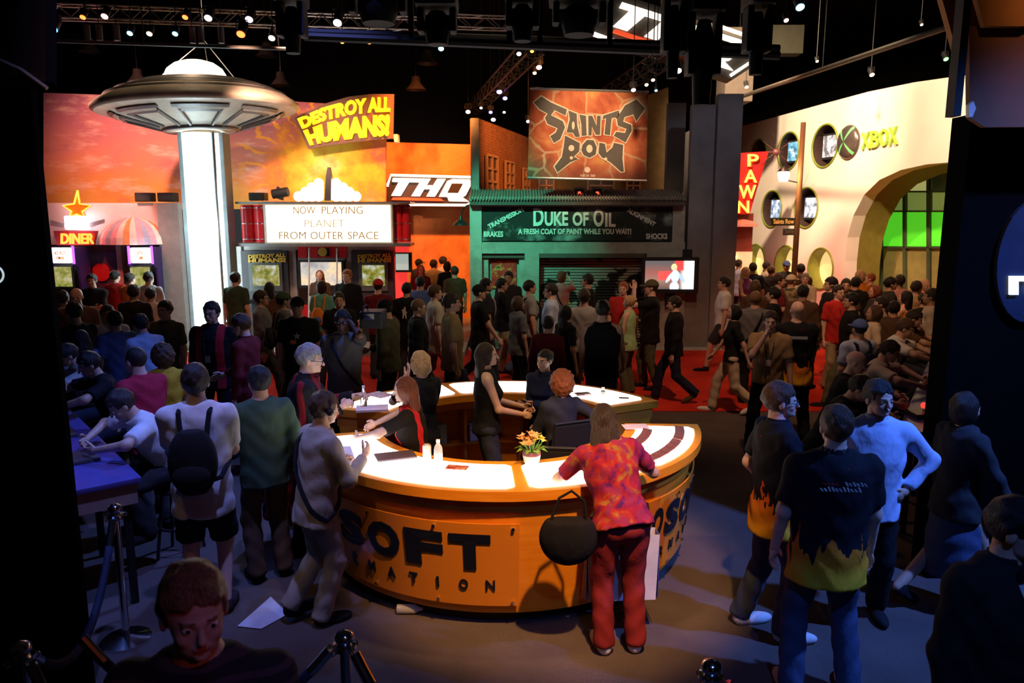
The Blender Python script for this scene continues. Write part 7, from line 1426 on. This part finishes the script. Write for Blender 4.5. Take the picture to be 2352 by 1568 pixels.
for i, (x_, y_, t_, c_, h_, hc_, f_, lb) in enumerate(PCR):
    p('crowd%d' % i, x_, y_, 1.70+.03*(i % 4), f_, lb, (t_, c_), ('pants', ('charcoal', 'khaki', 'denim', 'black')[i % 4]), (h_, hc_), (0, 1, 1, 2)[i % 4], 'f' if h_ in ('bob', 'long') else 'm', ('stand', 'step', 'walk')[i % 3], rh=('down', 'front', 'relax')[i % 3], lh=('front', 'down', 'relax', 'strap')[i % 4], cap={6: 'blue', 9: 'cream'}.get(i), lod=2)
# ------------------------------------------------------------------ what they carry, wear on the back or sit on
backpack('white_backpack', 'black', 'black backpack worn by the man in white t-shirt', 1.05)
backpack('teal_pack', 'orange', 'orange drawstring backpack worn over a teal t-shirt', .8, 'blue')
backpack('grey_pack', 'black', 'dark backpack worn by the man in grey t-shirt', .85)
backpack('blue_pack_boy', 'navy', 'navy backpack worn by the young man in pale t-shirt', 1.0, 'lblue')
backpack('green_cap', 'charcoal', 'charcoal backpack worn by the man in green cap', .8)
def held_bottle(k, sd, lab):
    c = hand_at(k, sd); t = empty('held_bottle', c-Vector((0, 0, .09)), lab, 'bottle'); b = c-Vector((0, 0, .09)); MB().lathe([(.001, 0), (.028, 0), (.030, .01), (.030, .11), (.012, .15), (.012, .17)], b, 16).build('bottle', mat('bottle_clear', (.85, .85, .82), .1, trans=.6), t, True); MB().lathe([(.014, .168), (.014, .188), (.001, .189)], b, 12).build('cap', WHITE, t, True)
held_bottle('caped', -1, 'clear bottle held by the man in the black cape')
c = hand_at('coverall', -1); o = MB().box((-.14, -.10, 0), (.14, .10, .004)).build('held_paper', mat('paper_white', (.78, .78, .80), .7)); o.location = c+Vector((-.10, .0, .02)); o.rotation_euler = (.45, .1, .5); tag(o, 'white paper held by the man in tan clothes', 'paper')
c = hand_at('brunette', -1); t = empty('held_phone', c, 'small phone held by the long dark-haired woman', 'phone'); MB().bevbox((c.x-.025, c.y-.012, c.z-.02), (c.x+.025, c.y+.012, c.z+.08), .006).build('case', mat('phone_pink', (.7, .4, .38), .4), t); MB().box((c.x-.02, c.y-.0135, c.z+.02), (c.x+.02, c.y-.0125, c.z+.07)).build('display', BLACK, t)
M_BAGW = mat('bag_white', (.70, .70, .74), .6); M_BAGB = mat('bag_blue', (.05, .08, .35), .6)
shopping_bag(Vector((.76, 4.97, .84)), 'white shopping bag with blue gusset hanging before the batik top woman', M_BAGW, .50, .48, .12, 4, M_BAGB, .1)
shopping_bag(hand_at('camera_man', 1)+Vector((-.10, -.14, 0)), 'white shopping bag with blue gusset carried by the video camera man', M_BAGW, .34, .48, .10, 30, M_BAGB)
b = worldp('batik', v3(-.37, -.06, .86)); h_ = empty('shoulder_bag', b-Vector((0, 0, .16)), 'black shoulder bag at the side of the batik top woman', 'handbag'); P_, F_ = surfnet(cut(ell((0, 0, 0), (.19, .09, .19)), lambda q: q[..., 2]-.12), (-.25, -.15, -.25), (.25, .15, .2), .016); link_mesh('bag_body', npmesh('bag_body', P_+v3(0, 0, .16), F_), cloth('black'), h_); o = MB().tube([(-.12, 0, .26), (-.06, .02, .42), (.02, .04, .46), (.10, .02, .40), (.12, 0, .26)], .010, 6).build('handle', cloth('black')); o.parent = h_
c = worldp('camera_man', v3(-.31, .06, 1.66)); t = empty('video_camera', c-Vector((0, 0, .10)), 'black shoulder video camera carried by the man with glasses', 'video camera')
MB().bevbox((c.x-.10, c.y-.12, c.z-.09), (c.x+.16, c.y+.22, c.z+.10), .02).build('body', BLACK, t); MB().tube([(c.x, c.y-.12, c.z), (c.x, c.y-.26, c.z)], .05, 14).build('lens', BLACK, t, True); MB().box((c.x-.05, c.y-.125, c.z+.02), (c.x+.07, c.y-.121, c.z+.08)).build('side_label', mat('label_pale', (.4, .38, .34), .5), t); MB().tube([(c.x-.06, c.y-.1, c.z+.10), (c.x-.06, c.y-.08, c.z+.15), (c.x-.06, c.y+.15, c.z+.15), (c.x-.06, c.y+.18, c.z+.10)], .012, 6).build('handle', BLACK, t)
for k, sd, lab in (('photographer', 1, 'black compact camera held up by the man in olive cap'), ('arm_raised', 1, 'small camera held up by the woman at the shutter')):
    c = hand_at(k, sd); t = empty('compact_camera', c-Vector((0, 0, .04)), lab, 'camera'); MB().bevbox((c.x-.055, c.y-.03, c.z-.04), (c.x+.055, c.y+.03, c.z+.04), .01).build('body', BLACK, t); MB().tube([(c.x-.055, c.y, c.z), (c.x-.09, c.y, c.z)], .026, 12).build('lens', DKMET, t)
def chair_at(loc, rz, lab):
    s = empty('desk_chair', (loc[0], loc[1], 0), lab, 'chair', 'black chairs inside the desk', rz=rad(rz))
    for nm, mb, m in (('seat', MB().bevbox((-.21, -.21, .50), (.21, .21, .56), .03), BLACK), ('backrest', MB().bevbox((-.19, -.245, .84), (.19, -.205, 1.06), .02), BLACK), ('column', MB().tube([(0, 0, .1), (0, 0, .50)], .03, 12), DKMET), ('footrest', MB().ring((0, 0, .26), (1, 0, 0), (0, 1, 0), .2, .012, 24, 6), CHROME), ('back_frame', MB().tube([(-.19, -.2, .54), (-.2, -.23, .9), (-.19, -.25, 1.08), (.19, -.25, 1.08), (.2, -.23, .9), (.19, -.2, .54)], .014, 6), BLACK)): o = mb.build(nm, m); o.parent = s
    for sx_ in (-1, 1): o = MB().tube([(sx_*.22, -.2, .54), (sx_*.25, -.18, .72), (sx_*.25, .1, .73), (sx_*.23, .14, .55)], .013, 6).build('armrest', BLACK); o.parent = s
    for k in range(5): a = 2*math.pi*k/5; o = MB().tube([(0, 0, .12), (.27*math.cos(a), .27*math.sin(a), .03)], .022, 6, r2=.016).build('base_leg', DKMET); o.parent = s
q = PEOPLE['curly']['o'].location; chair_at((q.x, q.y), 25, 'black swivel chair under the curly-haired woman')
chair_at((.34, 6.05), -6, 'empty black swivel chair in front of the curly-haired woman')
for k, lab in (('white_player', 'black bar stool under the player in white t-shirt'), ('black_player', 'black bar stool under the player in black t-shirt'), ('grey_hood', 'black bar stool under the grey hooded player'), ('bald_player', 'black bar stool under the bald player'), ('dark_player', 'black bar stool under the dark-haired player'), ('white_vest_player', 'black bar stool under the player in cream t-shirt'), ('far_player', 'black bar stool under the player at the far joystick'), ('last_player', 'black bar stool under the last player')):
    q = PEOPLE[k]['o'].location; bar_stool(q.x, q.y, lab)
